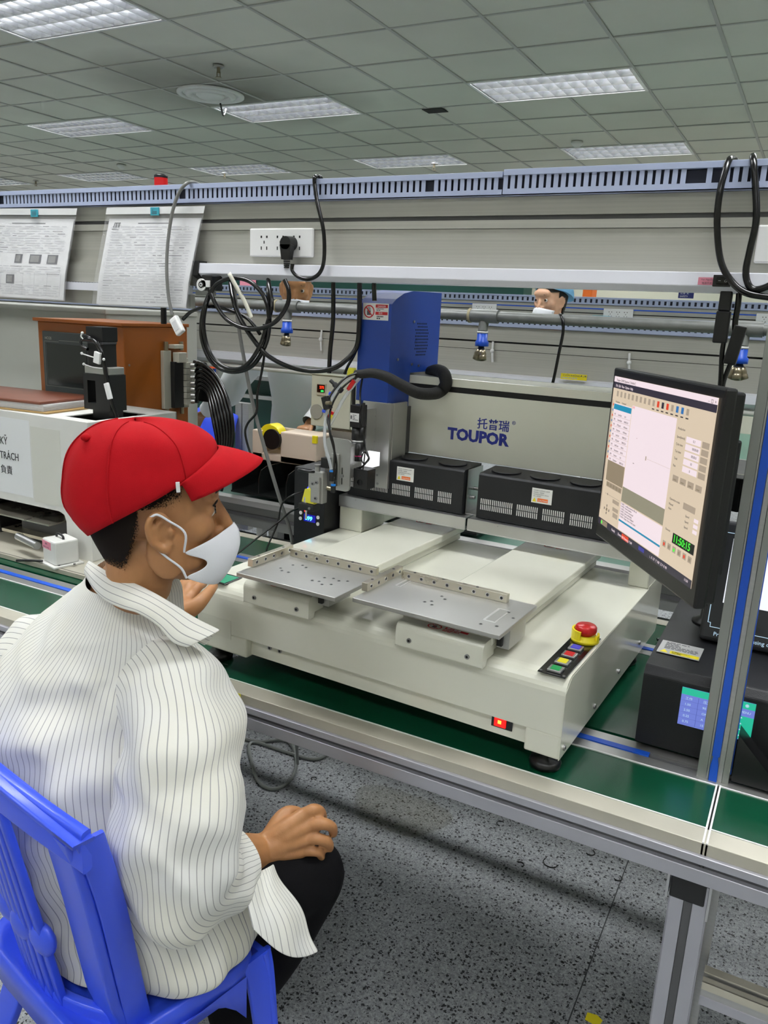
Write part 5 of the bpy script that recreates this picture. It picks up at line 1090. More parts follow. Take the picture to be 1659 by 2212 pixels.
# blue plastic chair far behind at left
def far_chair(p, lab):
    t = thing('plastic_chair', lab, 'chair', p, 'blue plastic chairs')
    x, y = p[0], p[1]; MB().box((x-.2, y-.2, .42), (x+.2, y+.2, .45), bluep).build('seat', t, .01)
    m = MB(); m.loft([[V(x-.2+.4*u, y+.2+.05*math.sin(u*3.14)*(-1)+(z-.45)*.25, z-(.05*(2*u-1)**2 if z > .8 else 0)) for u in [i/10 for i in range(11)]] for z in (.45, .55, .65, .75, .86)], bluep, closed=False, cap=False); o = m.build('backrest', t); sd = o.modifiers.new('s', 'SOLIDIFY'); sd.thickness = .008
    for sx in (-1, 1):
        for sy in (-1, 1): MB().cyl((x+sx*.17, y+sy*.17, .42), (x+sx*.21, y+sy*.21, 0), .022, bluep, 10).build('leg', t)
p = aty(440, 930, 4.25); far_chair((p.x-.02, 4.1, 0), 'blue plastic chair across the aisle, seen below the hoses')
# ================================================================ cables hanging from the rail
g_ = 'black cables coiled under the rail'
Yc = RY-.045
cable('black_cable', 'black cable hanging in two big loops left of the robot head cover', [aty(x, y, Yc+dy) for x, y, dy in ((470, 612, .03), (450, 640, 0), (436, 690, -.005), (438, 740, -.005), (460, 785, 0), (500, 803, .01), (545, 790, .01), (575, 740, 0), (582, 690, -.01), (580, 640, 0), (580, 605, .03))], .0062, grp=None)
cable('black_cable', 'black cable of the inner loop ending under the rail end cap', [aty(x, y, Yc-.012+dy) for x, y, dy in ((462, 622, .03), (445, 660, 0), (440, 710, 0), (455, 765, 0), (490, 795, .0), (530, 790, .0), (560, 750, 0), (577, 700, 0), (587, 660, 0), (582, 620, .02), (579, 604, .04))], .0058)
cable('black_cable', 'black cable of the small upper loop crossing the printed tag', [aty(x, y, Yc-.02) for x, y in ((455, 632), (470, 612), (500, 601), (535, 606), (562, 628), (576, 655), (582, 690))], .0058)
cable('black_cable', 'black cable swinging from the rail end in a wide bow to the coupling', [aty(x, y, Yc-.02) for x, y in ((452, 625), (465, 655), (490, 690), (525, 708), (560, 710), (595, 695), (620, 660), (624, 630), (615, 604))], .006)
cable('black_cable', 'long black cable sagging across to the blue robot head cover', [aty(x, y, Yc+dy) for x, y, dy in ((498, 610, .03), (505, 650, 0), (520, 690, -.01), (545, 730, -.01), (575, 765, 0), (620, 790, .02), (670, 801, .04), (715, 797, .05), (745, 780, .06), (770, 750, .08), (776, 700, .08), (777, 605, .06))], .0068)
cable('black_cable', 'thin black cable entering from behind the paper pocket toward the loops', [aty(x, y, Yc+.01) for x, y in ((395, 690), (415, 672), (450, 662), (490, 668), (530, 685), (550, 705), (562, 722))], .0052)
cable('black_cable', 'straight black cable hanging behind left of the blue head cover', [aty(x, y, RY+.02) for x, y in ((720, 605), (720, 660), (719, 700), (713, 760), (711, 806))], .006)
cable('black_cable', 'black cable dropping behind the top of the blue head cover', [aty(x, y, RY+.0) for x, y in ((808, 600), (808, 625), (809, 650))], .006)
cable('black_cable', 'thin black cable branching down to the cream control box', [aty(x, y, RY+.1) for x, y in ((777, 735), (766, 765), (752, 790), (744, 808))], .004)
cable('black_cable', 'thin black cable hung over the air pipe, dropping behind the beam', [aty(1205, 688, 2.37), aty(1211, 680, 2.34), aty(1216, 695, 2.325)]+[aty(x, y, 2.325) for x, y in ((1216, 720), (1208, 760), (1198, 810), (1190, 845), (1186, 870))], .0045)
cable('black_cable', 'thin black cord dropping from the loops down behind the cap visor', [aty(x, y, Yc+.03) for x, y in ((570, 700), (571, 760), (566, 800), (556, 850), (554, 890), (535, 915), (530, 940), (545, 990), (560, 1005))], .0035)
cable('grey_cable', 'grey cable hanging straight from the rail to behind the black display box', [aty(505, 605, Yc+.03), aty(512, 680, Yc+.03), aty(528, 780, Yc+.03), aty(548, 880, Yc+.04), aty(575, 980, Yc+.05), aty(605, 1080, Yc+.07), aty(625, 1140, Yc+.09), aty(633, 1185, Yc+.1)], .0052, greyc)
# printed tag strip & round white tag, black clip under the end cap
t = thing('printed_tag', 'narrow cream printed tag strip hanging in front of the coiled cables', 'label', aty(530, 660, Yc-.03))
ctr = [aty(x, y, Yc-.035) for x, y in ((495, 590), (510, 618), (528, 650), (541, 680), (543, 686))]; ctr = smooth_path(ctr, 4)
vs = []; 
for i, c_ in enumerate(ctr):
    d = (ctr[min(i+1, len(ctr)-1)]-ctr[max(0, i-1)]).normalized(); n_ = d.cross(V(0, 1, 0)).normalized(); vs += [c_-n_*.006, c_+n_*.006]
o = MB().add(vs, [(2*i, 2*i+1, 2*i+3, 2*i+2) for i in range(len(ctr)-1)], M('cream_strip', (220, 218, 204), .5), True).build('strip', t); sd = o.modifiers.new('s', 'SOLIDIFY'); sd.thickness = .001
dd = (ctr[8]-ctr[6]).normalized(); text('1911', .009, aty(517, 626, Yc-.037), dd, V(0, -1, 0).cross(dd) if False else V(0, -1, 0).cross(dd)*-1*-1, ink, 'printed_code', t)
p = aty(436, 615, Yc-.02); t = thing('round_tag', 'round white tag with black ring under the black rail end cap', 'tag', p)
MB().cyl(p, p-V(0, .003, 0), .0165, white, 24).box(p+V(0, -.003, -.006), p+V(.03, 0, .012), white).build('tag_disc', t)
MB().cyl(p-V(0, .003, 0), p-V(0, .004, 0), .009, black, 20).build('ring', t); MB().cyl(p-V(0, .004, 0), p-V(0, .0045, 0), .0055, white, 16).box(p-V(.003, .005, .0025), p+V(.003, -.0045, .0025), ink).build('mark', t)
p = aty(458, 612, Yc); o = MB().box(p-V(.022, .02, .02), p+V(.014, .03, .022), black).build('cable_clamp', None, .004); tag(o, 'black clamp gathering the coiled cables at the rail end', 'clamp')
p = aty(440, 633, RY-.01); o = MB().box(p-V(.03, 0, .006), p+V(.02, .03, .006), grey).build('grey_bracket'); tag(o, 'small grey bracket stub under the round white tag', 'bracket')
# floor bits
def scrap(px, py, lab, kind=0):
    p = atz(px, py, 0); r = random.Random(px)
    a0 = r.uniform(0, 6); rr = r.uniform(.008, .014) if kind == 0 else .022
    o = MB().tube([p+V(rr*math.cos(a0+t), rr*math.sin(a0+t)*1.0, .0018) for t in (0, .7, 1.4, 2.1, 2.8, 3.6)], .0014, rubber, 6, 3).build('wire_offcut'); tag(o, lab, 'wire offcut', 'black wire offcuts on the floor')
for i, (x, y) in enumerate(((1124, 1868), (1190, 1864), (1275, 1842), (1334, 1897), (1082, 1780), (678, 1683))):
    scrap(x, y, ('curled black wire offcut on the floor, left of the open ring one', 'open ring of black wire on the floor, largest of the offcuts', 'short black wire offcut nearest the bench rail on the floor', 'black wire offcut closest to the bench leg', 'dark wire offcut under the bench right of the yellow stain', 'small wire offcut beside the grey cord loop on the floor')[i], 1 if i == 1 else 0)
p = atz(1285, 2203, 0); o = MB().prism([p+V(-.02, -.012, .0006), p+V(.012, -.016, .0006), p+V(.016, .006, .0006), p+V(.002, .014, .0006), p+V(-.02, .01, .0006)], (0, 0, .0012), yellow).build('yellow_scrap'); tag(o, 'yellow paper scrap on the floor at the bottom edge', 'paper scrap')
p = atz(860, 1752, 0); st = MB().prism([p+V(.16*math.cos(a)*(1+.15*math.sin(3*a)), .13*math.sin(a)*(1+.2*math.cos(2*a)), .0003) for a in [2*math.pi*k/24 for k in range(24)]], (0, 0, .0003), clear('floor_stain', (120, 112, 60), .6, .10)).build('floor_stain'); tag(st, 'faint yellowish stain on the floor under the bench', 'stain')
fl = [atz(x, y, .006) for x, y in ((560, 1590), (530, 1600), (545, 1640), (560, 1690), (600, 1700), (635, 1670), (640, 1620), (628, 1560))]
cable('grey_cable', 'pale grey cord looping on the floor beside the worker knee', [atz(515, 1592, .006), atz(560, 1602, .006), atz(620, 1600, .006)]+[atz(x, y, .006) for x, y in ((640, 1640), (630, 1680), (595, 1704), (560, 1690), (545, 1650), (538, 1610), (560, 1605), (620, 1625), (680, 1640), (712, 1622), (690, 1600))], .006, M('pale_cord', (130, 134, 132), .5))
cable('grey_cable', 'grey cord dropping from under the bench to the floor loop', [aty(632, 1530, 1.8), aty(640, 1600, 1.9), atz(643, 1650, .02)], .005, M('pale_cord', (130, 134, 132), .5))
p = [aty(458, 1440, 1.232), aty(462, 1480, 1.226)]
cable('thin_black_lead', 'thin black lead hanging over the bench front beside the shirt', [V(-1.06, 1.30, .77)]+[aty(461, 1432, 1.25), aty(459, 1460, 1.235), aty(460, 1495, 1.225), aty(468, 1530, 1.23)], .002)
q = aty(490, 1500, 1.222); o = MB().box((q.x-.035, 1.2225, q.z-.012), (q.x+.035, 1.2245, q.z+.010), ytape).build('yellow_tape_strip'); tag(o, 'strip of yellow tape on the bench front beside the shirt', 'tape')
# ================================================================ blue plastic chair in front
chF, chR = V(.2, .98, 0).normalized(), V(.98, -.2, 0).normalized(); chS = V(-.965, .835, 0)
ch = thing('plastic_chair', 'glossy blue plastic chair the capped worker sits on', 'chair', chS, 'blue plastic chairs')
def CP(r_, f_, z): return chS+chR*r_+chF*f_+V(0, 0, z)
def ribbon(mb, pts, wd, th, mt, sub=6, up=None):   # pts: centre points, wd: width vectors, th: thickness direction length
    n0 = len(pts); P_ = smooth_path(pts, sub); Wv = smooth_path(wd, sub) if len(wd) > 1 else [Vector(wd[0])]*len(P_); rings = []
    for i, p in enumerate(P_):
        t_ = (P_[min(i+1, len(P_)-1)]-P_[max(i-1, 0)]).normalized(); w_ = Wv[i]; n_ = t_.cross(w_).normalized()*th
        prof_ = [(-1, -.3), (-.92, -.5), (.92, -.5), (1, -.3), (1, .3), (.92, .5), (-.92, .5), (-1, .3)]
        rings.append([p+w_*a+n_*b_ for a, b_ in prof_])
    return mb.loft(rings, mt)
def backp(s_, t): # s across, t up
    z = .40+.505*t; f_ = -.105-.088*t+.05*(s_*s_)*(1-.3*t); w_ = .165+.052*t
    return CP(s_*w_, f_, z-.05*max(0, t-.7)/.3*s_*s_)
for sgn in (1, -1):
    m = MB(); P_ = [backp(sgn*.86, t) for t in (-.85, -.4, 0, .2, .4, .6, .8, .93)]
    P_[0] = CP(sgn*.19, -.20, 0); P_[1] = CP(sgn*.165, -.12, .21)
    Wd = [chR*w_ for w_ in (.022, .026, .038, .038, .038, .038, .038, .036)]
    m = ribbon(MB(), P_, Wd, .018, bluep); m.build('back_stile' if False else 'rear_leg_and_stile', ch, .003)
    m = ribbon(MB(), [backp(sgn*1.06, t)+chF*.012 for t in (-.1, .0, .3, .6, .93, .985)], [chF*.021], .007, bluep); m.build('stile_flange', ch)
m = ribbon(MB(), [backp(s_, .93) for s_ in (-1.08, -.8, -.5, 0, .5, .8, 1.08)], [V(0, 0, .032)], .018, bluep); m.build('top_rail', ch, .003)
m = ribbon(MB(), [backp(s_, .985)-V(0, 0, .0) for s_ in (-1.08, -.8, -.5, 0, .5, .8, 1.08)], [chF*.016], .010, bluep); m.build('top_lip', ch, .003)
m = MB()
for s_ in (-.22, -.13, -.04, .05, .14, .23): ribbon(m, [backp(s_*(1.5-.6*t), t) for t in (.05, .3, .5, .7, .85)], [chR*.008], .012, bluep, 4)
m.build('back_slats', ch)
m = MB(); 
for s_ in (-.3, 0, .3):
    c_ = backp(s_, .33); m.sph(c_, (.03, .012, .03), bluep, 12, 8)
m.build('ornament', ch)
m = ribbon(MB(), [backp(s_, .03) for s_ in (-.9, -.4, 0, .4, .9)], [V(0, 0, .03)], .018, bluep); m.build('lower_back_rail', ch, .003)
rings = []
def seatring(k, z, s=1.0):
    out = []
    for i in range(40):
        a = 2*math.pi*i/40; c_, s_ = math.cos(a), math.sin(a); e = .35
        x = abs(c_)**e*(1 if c_ > 0 else -1); y = abs(s_)**e*(1 if s_ > 0 else -1)
        wx = (.205+.012*y); out.append(CP(x*(wx+k), y*(.160+k)+.032, z))
    return out
m = MB(); m.loft([seatring(-.03, .425), seatring(-.012, .428), seatring(0, .434), seatring(.004, .43), seatring(.006, .415), seatring(.003, .372), seatring(-.001, .372), seatring(-.004, .41), seatring(-.03, .412)], bluep, cap=False); 
m.add(seatring(-.03, .425), [tuple(range(40))], bluep, True); m.build('seat', ch)
for sgn in (1, -1):
    a = CP(sgn*.200, .175, .42); 
    m = ribbon(MB(), [CP(sgn*.205, .180, .415), CP(sgn*.212, .188, .36), CP(sgn*.222, .20, .2), CP(sgn*.235, .215, 0)], [chF*.034, chF*.03, chF*.024, chF*.018], .012, bluep); m.build('front_leg', ch, .002)
    m = ribbon(MB(), [CP(sgn*.185, .198, .415), CP(sgn*.192, .205, .36), CP(sgn*.21, .215, .2), CP(sgn*.225, .232, 0)], [chR*.03, chR*.026, chR*.022, chR*.016], .012, bluep); m.build('front_leg_flange', ch, .002)
    # arch between leg and seat skirt
    m = MB(); top = [CP(sgn*.209, f_, .40) for f_ in np.linspace(-.11, .15, 12)]; bot = [CP(sgn*.209, f_, .395-.085*(abs((f_-.02)/.13))**2.6) for f_ in np.linspace(-.11, .15, 12)]
    m.add(top+bot+[p+chR*.008 for p in top+bot], [(i, i+1, i+13, i+12) for i in range(11)]+[(24+i, 24+i+12, 24+i+13, 24+i+1) for i in range(11)]+[(12+i, 13+i, 37+i, 36+i) for i in range(11)], bluep, True); m.build('side_skirt', ch)
# ================================================================ people
def bake(mb, name, parent, voxel=.0035, it=6, fac=.5, mats=None):
    org = V(0, 0, 0); me = mb.mesh('tmp', org); o = bpy.data.objects.new('tmp', me); C.objects.link(o)
    r_ = o.modifiers.new('r', 'REMESH'); r_.mode = 'VOXEL'; r_.voxel_size = voxel; r_.use_smooth_shade = True
    s_ = o.modifiers.new('s', 'SMOOTH'); s_.iterations = it; s_.factor = fac
    dg = bpy.context.evaluated_depsgraph_get(); dg.update(); me2 = bpy.data.meshes.new_from_object(o.evaluated_get(dg)); bpy.data.objects.remove(o)
    n = len(me2.vertices); co = np.empty(n*3, 'f'); me2.vertices.foreach_get('co', co); co = co.reshape(-1, 3)
    c_ = V(*[(float(co[:, i].min())+float(co[:, i].max()))/2 for i in (0, 1)], float(co[:, 2].min()))
    me2.transform(Matrix.Translation(-c_)); me2.materials.clear()
    for m_ in (mats or mb.mats[:1]): me2.materials.append(m_)
    me2.polygons.foreach_set('use_smooth', [True]*len(me2.polygons)); me2.polygons.foreach_set('material_index', [0]*len(me2.polygons))
    o = bpy.data.objects.new(name, me2); C.objects.link(o)
    o.location = c_-ORG.get(parent.name, V(0, 0, 0)) if parent else c_
    if parent: o.parent = parent
    ORG[o.name] = c_; return o
def skinmat(name, col, sub=.08):
    m = M(name, col, .48, noise=.05, nscale=40, bump=.12, bscale=500); b = m.node_tree.nodes['Principled BSDF']
    b.inputs['Subsurface Weight'].default_value = sub; b.inputs['Subsurface Radius'].default_value = (.02, .008, .004); b.inputs['Subsurface Scale'].default_value = .3; return m
skin = skinmat('skin', (174, 123, 80)); hairm = M('dark_hair', (30, 24, 20), .6, noise=.3, nscale=300, bump=.6, bscale=700)
maskm = M('mask_fabric', (222, 224, 230), .8, bump=.25, bscale=600, spec=.2)
def caps(mb, pts, rad, mt, sub=4, n=14):   # tapered limb through points, rounded ends
    P_ = smooth_path(pts, sub); L_ = len(P_); xs = np.linspace(0, 1, len(rad)); rr = [float(np.interp(i/(L_-1), xs, rad)) for i in range(L_)]
    t = (P_[1]-P_[0]).normalized(); u = t.orthogonal().normalized(); rings = []
    for i, p in enumerate(P_):
        t = (P_[min(i+1, L_-1)]-P_[max(i-1, 0)]).normalized(); u = (u-t*u.dot(t)).normalized(); w_ = t.cross(u)
        rings.append([p+(u*math.cos(a)+w_*math.sin(a))*rr[i] for a in [2*math.pi*k/n for k in range(n)]])
    mb.loft(rings, mt); mb.sph(P_[0], rr[0], mt, 12, 8); mb.sph(P_[-1], rr[-1], mt, 12, 8); return mb
def head_frame(c, az, pitch, roll=0, sc=1.0):
    f_ = V(math.cos(az), math.sin(az), 0); l_ = V(-f_.y, f_.x, 0); u_ = V(0, 0, 1)
    Rm = Matrix((f_, l_, u_)).transposed(); Rm = Rm @ Matrix.Rotation(-pitch, 3, 'Y') @ Matrix.Rotation(roll, 3, 'X')
    return lambda x, y, z: Vector(c)+Rm @ (V(x, y, z)*sc), Rm, sc
def ell(mb, H, c, r_, mt, nu=20, nv=14):
    fn, Rm, sc = H; mb.sph(fn(*c), tuple(q*sc for q in r_), mt, nu, nv, Rm); return mb
def build_head(mb, H, mt, ear=True, soft=False):
    fn, Rm, sc = H
    E = lambda c, r_: ell(mb, H, c, r_, mt)
    E((-.012, 0, .045), (.097, .077, .088)); E((.030, 0, .012), (.062, .068, .075)); E((.032, 0, -.03), (.058, .062, .065)); E((.042, 0, -.075), (.045, .046, .036)); E((.074, 0, -.096), (.022, .026, .020))
    E((.078, 0, .040), (.022, .055, .026)); [E((.083, q, .027), (.013, .026, .010)) for q in ((.026, -.026) if not soft else ())]
    for s_ in (1, -1):
        E((.052, s_*.040, -.014), (.030, .026, .030)); E((.012, s_*.060, -.045), (.03, .012, .045)); E((.035, s_*.048, -.065), (.03, .014, .02))
        E((.088, s_*.013, -.036), (.011, .0075, .008)); E((.0775, s_*.033, .008), (.0105, .0155, .0125))
    caps(mb, [fn(.080, 0, .030), fn(.088, 0, .008), fn(.100, 0, -.016), fn(.105, 0, -.030)], [q*sc*(.72 if soft else 1) for q in (.013, .0115, .0115, .012)], mt)
    for s_ in (1, -1): E((.076, s_*.013, .0), (.014, .013, .024)); E((.060, s_*.030, -.020), (.026, .026, .022))
    E((.092, 0, -.062), (.012, .024, .007)); E((.090, 0, -.076), (.011, .02, .007))
    if ear:
        for s_ in (1, -1):
            y = s_*.083
            rim = [(.020, y*.90, .002), (.010, y*.95, .016), (-.002, y*1.0, .017), (-.011, y*1.03, .003), (-.009, y*1.01, -.018), (-.001, y*.96, -.030), (.010, y*.90, -.038), (.017, y*.87, -.031)]
            caps(mb, [fn(*q) for q in rim], [.0045*sc]*2+[.0055*sc]*2+[.005*sc, .006*sc, .0075*sc, .006*sc], mt, 4, 10)
            E((.003, y*.865, -.010), (.015, .006, .026)); 
            caps(mb, [fn(.009, y*.95, .006), fn(.0, y*.975, -.004), fn(.002, y*.95, -.018)], [.003*sc, .004*sc, .003*sc], mt, 3, 8); E((.021, y*.88, -.014), (.005, .005, .008))
    E((-.02, 0, -.06), (.055, .055, .05))
    return mb
FOLD = 1.3
# ---- shirt cloth with pinstripes carried on the weave
def cloth_mat(name, col, line, dens, wid=.10, blood=False):
    m = bpy.data.materials.new(name); m.use_nodes = True; nt = m.node_tree; b = nt.nodes['Principled BSDF']; b.inputs['Roughness'].default_value = .85; b.inputs['Specular IOR Level'].default_value = .15
    L = nt.links.new; N = nt.nodes.new; uv = N('ShaderNodeUVMap'); uv.uv_map = 'UVMap'; sp_ = N('ShaderNodeSeparateXYZ'); L(uv.outputs[0], sp_.inputs[0])
    a = N('ShaderNodeMath'); a.operation = 'MULTIPLY'; a.inputs[1].default_value = dens; L(sp_.outputs[0], a.inputs[0])
    f_ = N('ShaderNodeMath'); f_.operation = 'FRACT'; L(a.outputs[0], f_.inputs[0]); g = N('ShaderNodeMath'); g.operation = 'LESS_THAN'; g.inputs[1].default_value = wid; L(f_.outputs[0], g.inputs[0])
    n = N('ShaderNodeTexNoise'); n.inputs['Scale'].default_value = 7; n.inputs['Detail'].default_value = 3; tc = N('ShaderNodeTexCoord'); L(tc.outputs['Object'], n.inputs['Vector'])
    r_ = N('ShaderNodeMapRange'); r_.inputs[1].default_value = .35; r_.inputs[2].default_value = .7; L(n.outputs[0], r_.inputs[0])
    c_ = N('ShaderNodeMixRGB'); c_.inputs[1].default_value = sr(*col); c_.inputs[2].default_value = sr(col[0]-4, col[1]-6, col[2]-16); L(r_.outputs[0], c_.inputs[0])
    mx = N('ShaderNodeMixRGB'); mx.inputs[2].default_value = sr(*line); L(c_.outputs[0], mx.inputs[1]); L(g.outputs[0], mx.inputs[0]); L(mx.outputs[0], b.inputs['Base Color'])
    n2 = N('ShaderNodeTexNoise'); n2.inputs['Scale'].default_value = 900; L(tc.outputs['Object'], n2.inputs['Vector']); bp = N('ShaderNodeBump'); bp.inputs['Strength'].default_value = .15; bp.inputs['Distance'].default_value = .001; L(n2.outputs[0], bp.inputs['Height']); L(bp.outputs[0], b.inputs['Normal'])
    return m
shirtm = cloth_mat('pinstriped_cotton', (226, 226, 224), (160, 160, 160), 1/.0112, .12)
def cloth(name, rings, parent, mt, closed=True, us=None, thick=.0022, fold=None, vs_=None):
    n = len(rings[0]); m = len(rings); P_ = [p for r_ in rings for p in r_]
    nc = n if closed else n-1; fs = []; uvs = []
    if us is None:
        k = m//2; us = [0]
        for i in range(nc): us.append(us[-1]+(rings[k][(i+1) % n]-rings[k][i]).length)
    for j in range(m-1):
        for i in range(nc):
            fs.append((j*n+i, j*n+(i+1) % n, (j+1)*n+(i+1) % n, (j+1)*n+i)); uvs += [(us[i], j/m), (us[i+1], j/m), (us[i+1], (j+1)/m), (us[i], (j+1)/m)]
    if closed or fold:
        from mathutils import noise as nz_
        Q = []
        for j in range(m):
            cen = sum((rings[j][i] for i in range(n)), V(0, 0, 0))/n
            for i in range(n):
                p = rings[j][i]; d_ = (p-cen); d_.z *= .2; d_ = d_.normalized() if d_.length > 1e-6 else d_
                w1 = nz_.noise(V(p.x*11, p.y*11, p.z*3.2)+V(3.1, 0, 0)); w2 = nz_.noise(V(p.x*6+p.z*7, p.y*6, p.z*15-p.x*9)); w3 = 1-abs(nz_.noise(V(p.x*9, p.y*9+p.z*6, p.z*9+p.x*8)))*2
                edge = min(1, 6*min(j, m-1-j)/m) if closed else 1
                Q.append(p+d_*edge*(w1*.011+w2*.010+w3*.008-.004)*(FOLD))
        P_ = Q
    me = bpy.data.meshes.new(name); xs = [p.x for p in P_]; ys = [p.y for p in P_]; zs = [p.z for p in P_]; org = V((min(xs)+max(xs))/2, (min(ys)+max(ys))/2, min(zs))
    me.from_pydata([p-org for p in P_], [], fs); ul = me.uv_layers.new(name='UVMap')
    for i, q in enumerate(uvs): ul.data[i].uv = q
    me.materials.append(mt); me.polygons.foreach_set('use_smooth', [True]*len(fs)); me.update()
    o = bpy.data.objects.new(name, me); C.objects.link(o); o.location = org-ORG.get(parent.name, V(0, 0, 0)); o.parent = parent; ORG[o.name] = org
    sd = o.modifiers.new('thickness', 'SOLIDIFY'); sd.thickness = thick; sd.offset = 0
    sb = o.modifiers.new('soft', 'SUBSURF'); sb.levels = 1; sb.render_levels = 1
    return o
def hermite(keys, n):  # keys: list of tuples of numbers/vectors -> n interpolated
    arr = np.array([[*k] for k in keys], float); t = np.linspace(0, len(keys)-1, n); out = []
    for q in t:
        i = min(int(q), len(keys)-2); f_ = q-i; a = arr[max(i-1, 0)]; b_ = arr[i]; c_ = arr[i+1]; d = arr[min(i+2, len(keys)-1)]
        out.append(.5*((2*b_)+(c_-a)*f_+(2*a-5*b_+4*c_-d)*f_*f_+(3*b_-a-3*c_+d)*f_**3))
    return out
# ================================================================ the seated worker
man = thing('person', 'seated worker in red cap, white mask and pinstriped white coat, looking right', 'person', (-.97, .85, .0))
bF, bR = V(-.11, .99, 0).normalized(), V(.99, .11, 0).normalized()
HC = atd(336, 1108, 1.30); H = head_frame(HC, math.radians(44), math.radians(4), math.radians(0), 1.06); hf = H[0]
body = MB(); build_head(body, H, skin)
neckb = V(-.998, .940, 1.03)
caps(body, [hf(-.028, 0, -.055), hf(-.035, 0, -.11), neckb+V(.01, .01, .04), neckb], [.056, .053, .056, .064], skin, 4, 20)
# upper body under the coat
for c_, r_ in (((-1.02, .915, .90), (.17, .085, .11)), ((-1.005, .88, .72), (.14, .09, .17)), ((-.975, .88, .53), (.155, .11, .10))): body.sph(c_, r_, skin, 24, 16)
shR, elR, wrR = V(-.875, .925, .93), atd(372, 1862, 1.235), atd(556, 1842, 1.455)
caps(body, [shR, shR.lerp(elR, .5), elR], [.055, .05, .042], skin)
caps(body, [elR, elR.lerp(wrR, .45), wrR], [.042, .042, .033], skin)
shL = V(-1.175, .915, .905); wrL = atd(378, 1338, 1.60); elL = V(-1.30, 1.02, .74)
caps(body, [shL, shL.lerp(elL, .5), elL], [.055, .05, .042], skin); caps(body, [elL, elL.lerp(wrL, .5), wrL], [.042, .036, .028], skin)
def finger(pts, r0, r1): caps(body, [atd(*p) for p in pts], [r0, r0*.98, (r0+r1)/2, r1], skin, 4, 12)
# right hand on the knee
W0 = (556, 1842, 1.455)
kn = [((655, 1760, 1.478)), ((662, 1784, 1.474)), ((660, 1812, 1.474)), ((650, 1838, 1.480))]
for i, k in enumerate(kn):
    caps(body, [atd(*((566, 1824+8*i, 1.458))), atd((566+k[0])/2+4, (1824+8*i+k[1])/2-2, (1.458+k[2])/2-.006), atd(*k)], [.0185, .016, .0135], skin, 3, 14)
caps(body, [wrR, atd(600, 1822, 1.466)], [.032, .028], skin)
body.sph(atd(612, 1803, 1.474), (.034, .034, .018), skin, 16, 12, Matrix((RT, UPV, -FWD)).transposed())
finger([(655, 1760, 1.478), (676, 1749, 1.478), (691, 1752, 1.49), (698, 1765, 1.508)], .0118, .0085)
finger([(662, 1784, 1.474), (695, 1779, 1.472), (716, 1786, 1.486), (720, 1800, 1.505)], .0120, .0088)
finger([(660, 1812, 1.474), (688, 1812, 1.470), (708, 1820, 1.482), (712, 1832, 1.50)], .0116, .0085)
finger([(650, 1838, 1.480), (674, 1838, 1.474), (690, 1842, 1.482), (694, 1852, 1.498)], .0104, .0078)
caps(body, [atd(582, 1806, 1.47), atd(604, 1770, 1.485), atd(622, 1753, 1.495), atd(642, 1752, 1.505)], [.016, .0145, .0115, .0092], skin, 4, 12)
# left hand gripping the robot's front edge
caps(body, [wrL, atd(392, 1318, 1.625)], [.028, .030], skin)
for k, (a, b_, c_) in enumerate((((412, 1290, 1.64), (428, 1268, 1.655), (440, 1262, 1.69)), ((404, 1286, 1.65), (412, 1262, 1.67), (424, 1256, 1.70)), ((396, 1286, 1.66), (400, 1262, 1.68), (410, 1254, 1.71)), ((386, 1290, 1.67), (386, 1268, 1.69), (396, 1258, 1.71)))):
    caps(body, [atd(388, 1322, 1.622), atd(*a)], [.020, .0135], skin, 3, 12); finger([a, b_, c_], .0108, .008)
caps(body, [atd(398, 1322, 1.61), atd(424, 1308, 1.605), atd(446, 1285, 1.625), atd(462, 1266, 1.66)], [.022, .0165, .0125, .0095], skin, 4, 12)
bd = bake(body, 'body', man, .003, 6)
# eyes
for s_ in (1, -1):
    e = MB(); e.sph(hf(.0775, s_*.031, .006), .0118*1.06, M('eye_white', (225, 222, 216), .15), 20, 14); eo = e.build('eye', man)
    d_ = (hf(1, s_*.031, .006)-hf(.0788, s_*.031, .006)).normalized(); c_ = hf(.0775, s_*.031, .006)+d_*.0105
    MB().cyl(c_, c_+d_*.0022, .0075, M('iris_dark', (40, 24, 14), .1), 16).build('iris', eo)
    MB().tube([hf(.088, s_*.016, .0165), hf(.0925, s_*.028, .0185), hf(.086, s_*.043, .014)], .0016, hairm, 6).build('eyelashes', man)
    MB().tube([hf(.098, s_*.012, .032), hf(.099, s_*.026, .038), hf(.09, s_*.044, .034)], [.0022, .0032, .0016], hairm, 8).build('eyebrow', man)
# hair: short, faded at sides
hm = bpy.data.materials.new('faded_hair'); hm.use_nodes = True; nt = hm.node_tree; b = nt.nodes['Principled BSDF']; b.inputs['Base Color'].default_value = sr(26, 19, 14); b.inputs['Roughness'].default_value = .8; b.inputs['Specular IOR Level'].default_value = .15
at_ = nt.nodes.new('ShaderNodeAttribute'); at_.attribute_name = 'fade'; nz = nt.nodes.new('ShaderNodeTexNoise'); nz.inputs['Scale'].default_value = 420; nz.inputs['Detail'].default_value = 2; tc = nt.nodes.new('ShaderNodeTexCoord'); nt.links.new(tc.outputs['Object'], nz.inputs['Vector'])
ad = nt.nodes.new('ShaderNodeMath'); ad.operation = 'SUBTRACT'; nt.links.new(at_.outputs['Fac'], ad.inputs[0]); nt.links.new(nz.outputs[0], ad.inputs[1]); mr = nt.nodes.new('ShaderNodeMapRange'); mr.inputs[1].default_value = -.12; mr.inputs[2].default_value = .14; nt.links.new(ad.outputs[0], mr.inputs[0]); nt.links.new(mr.outputs[0], b.inputs['Alpha'])
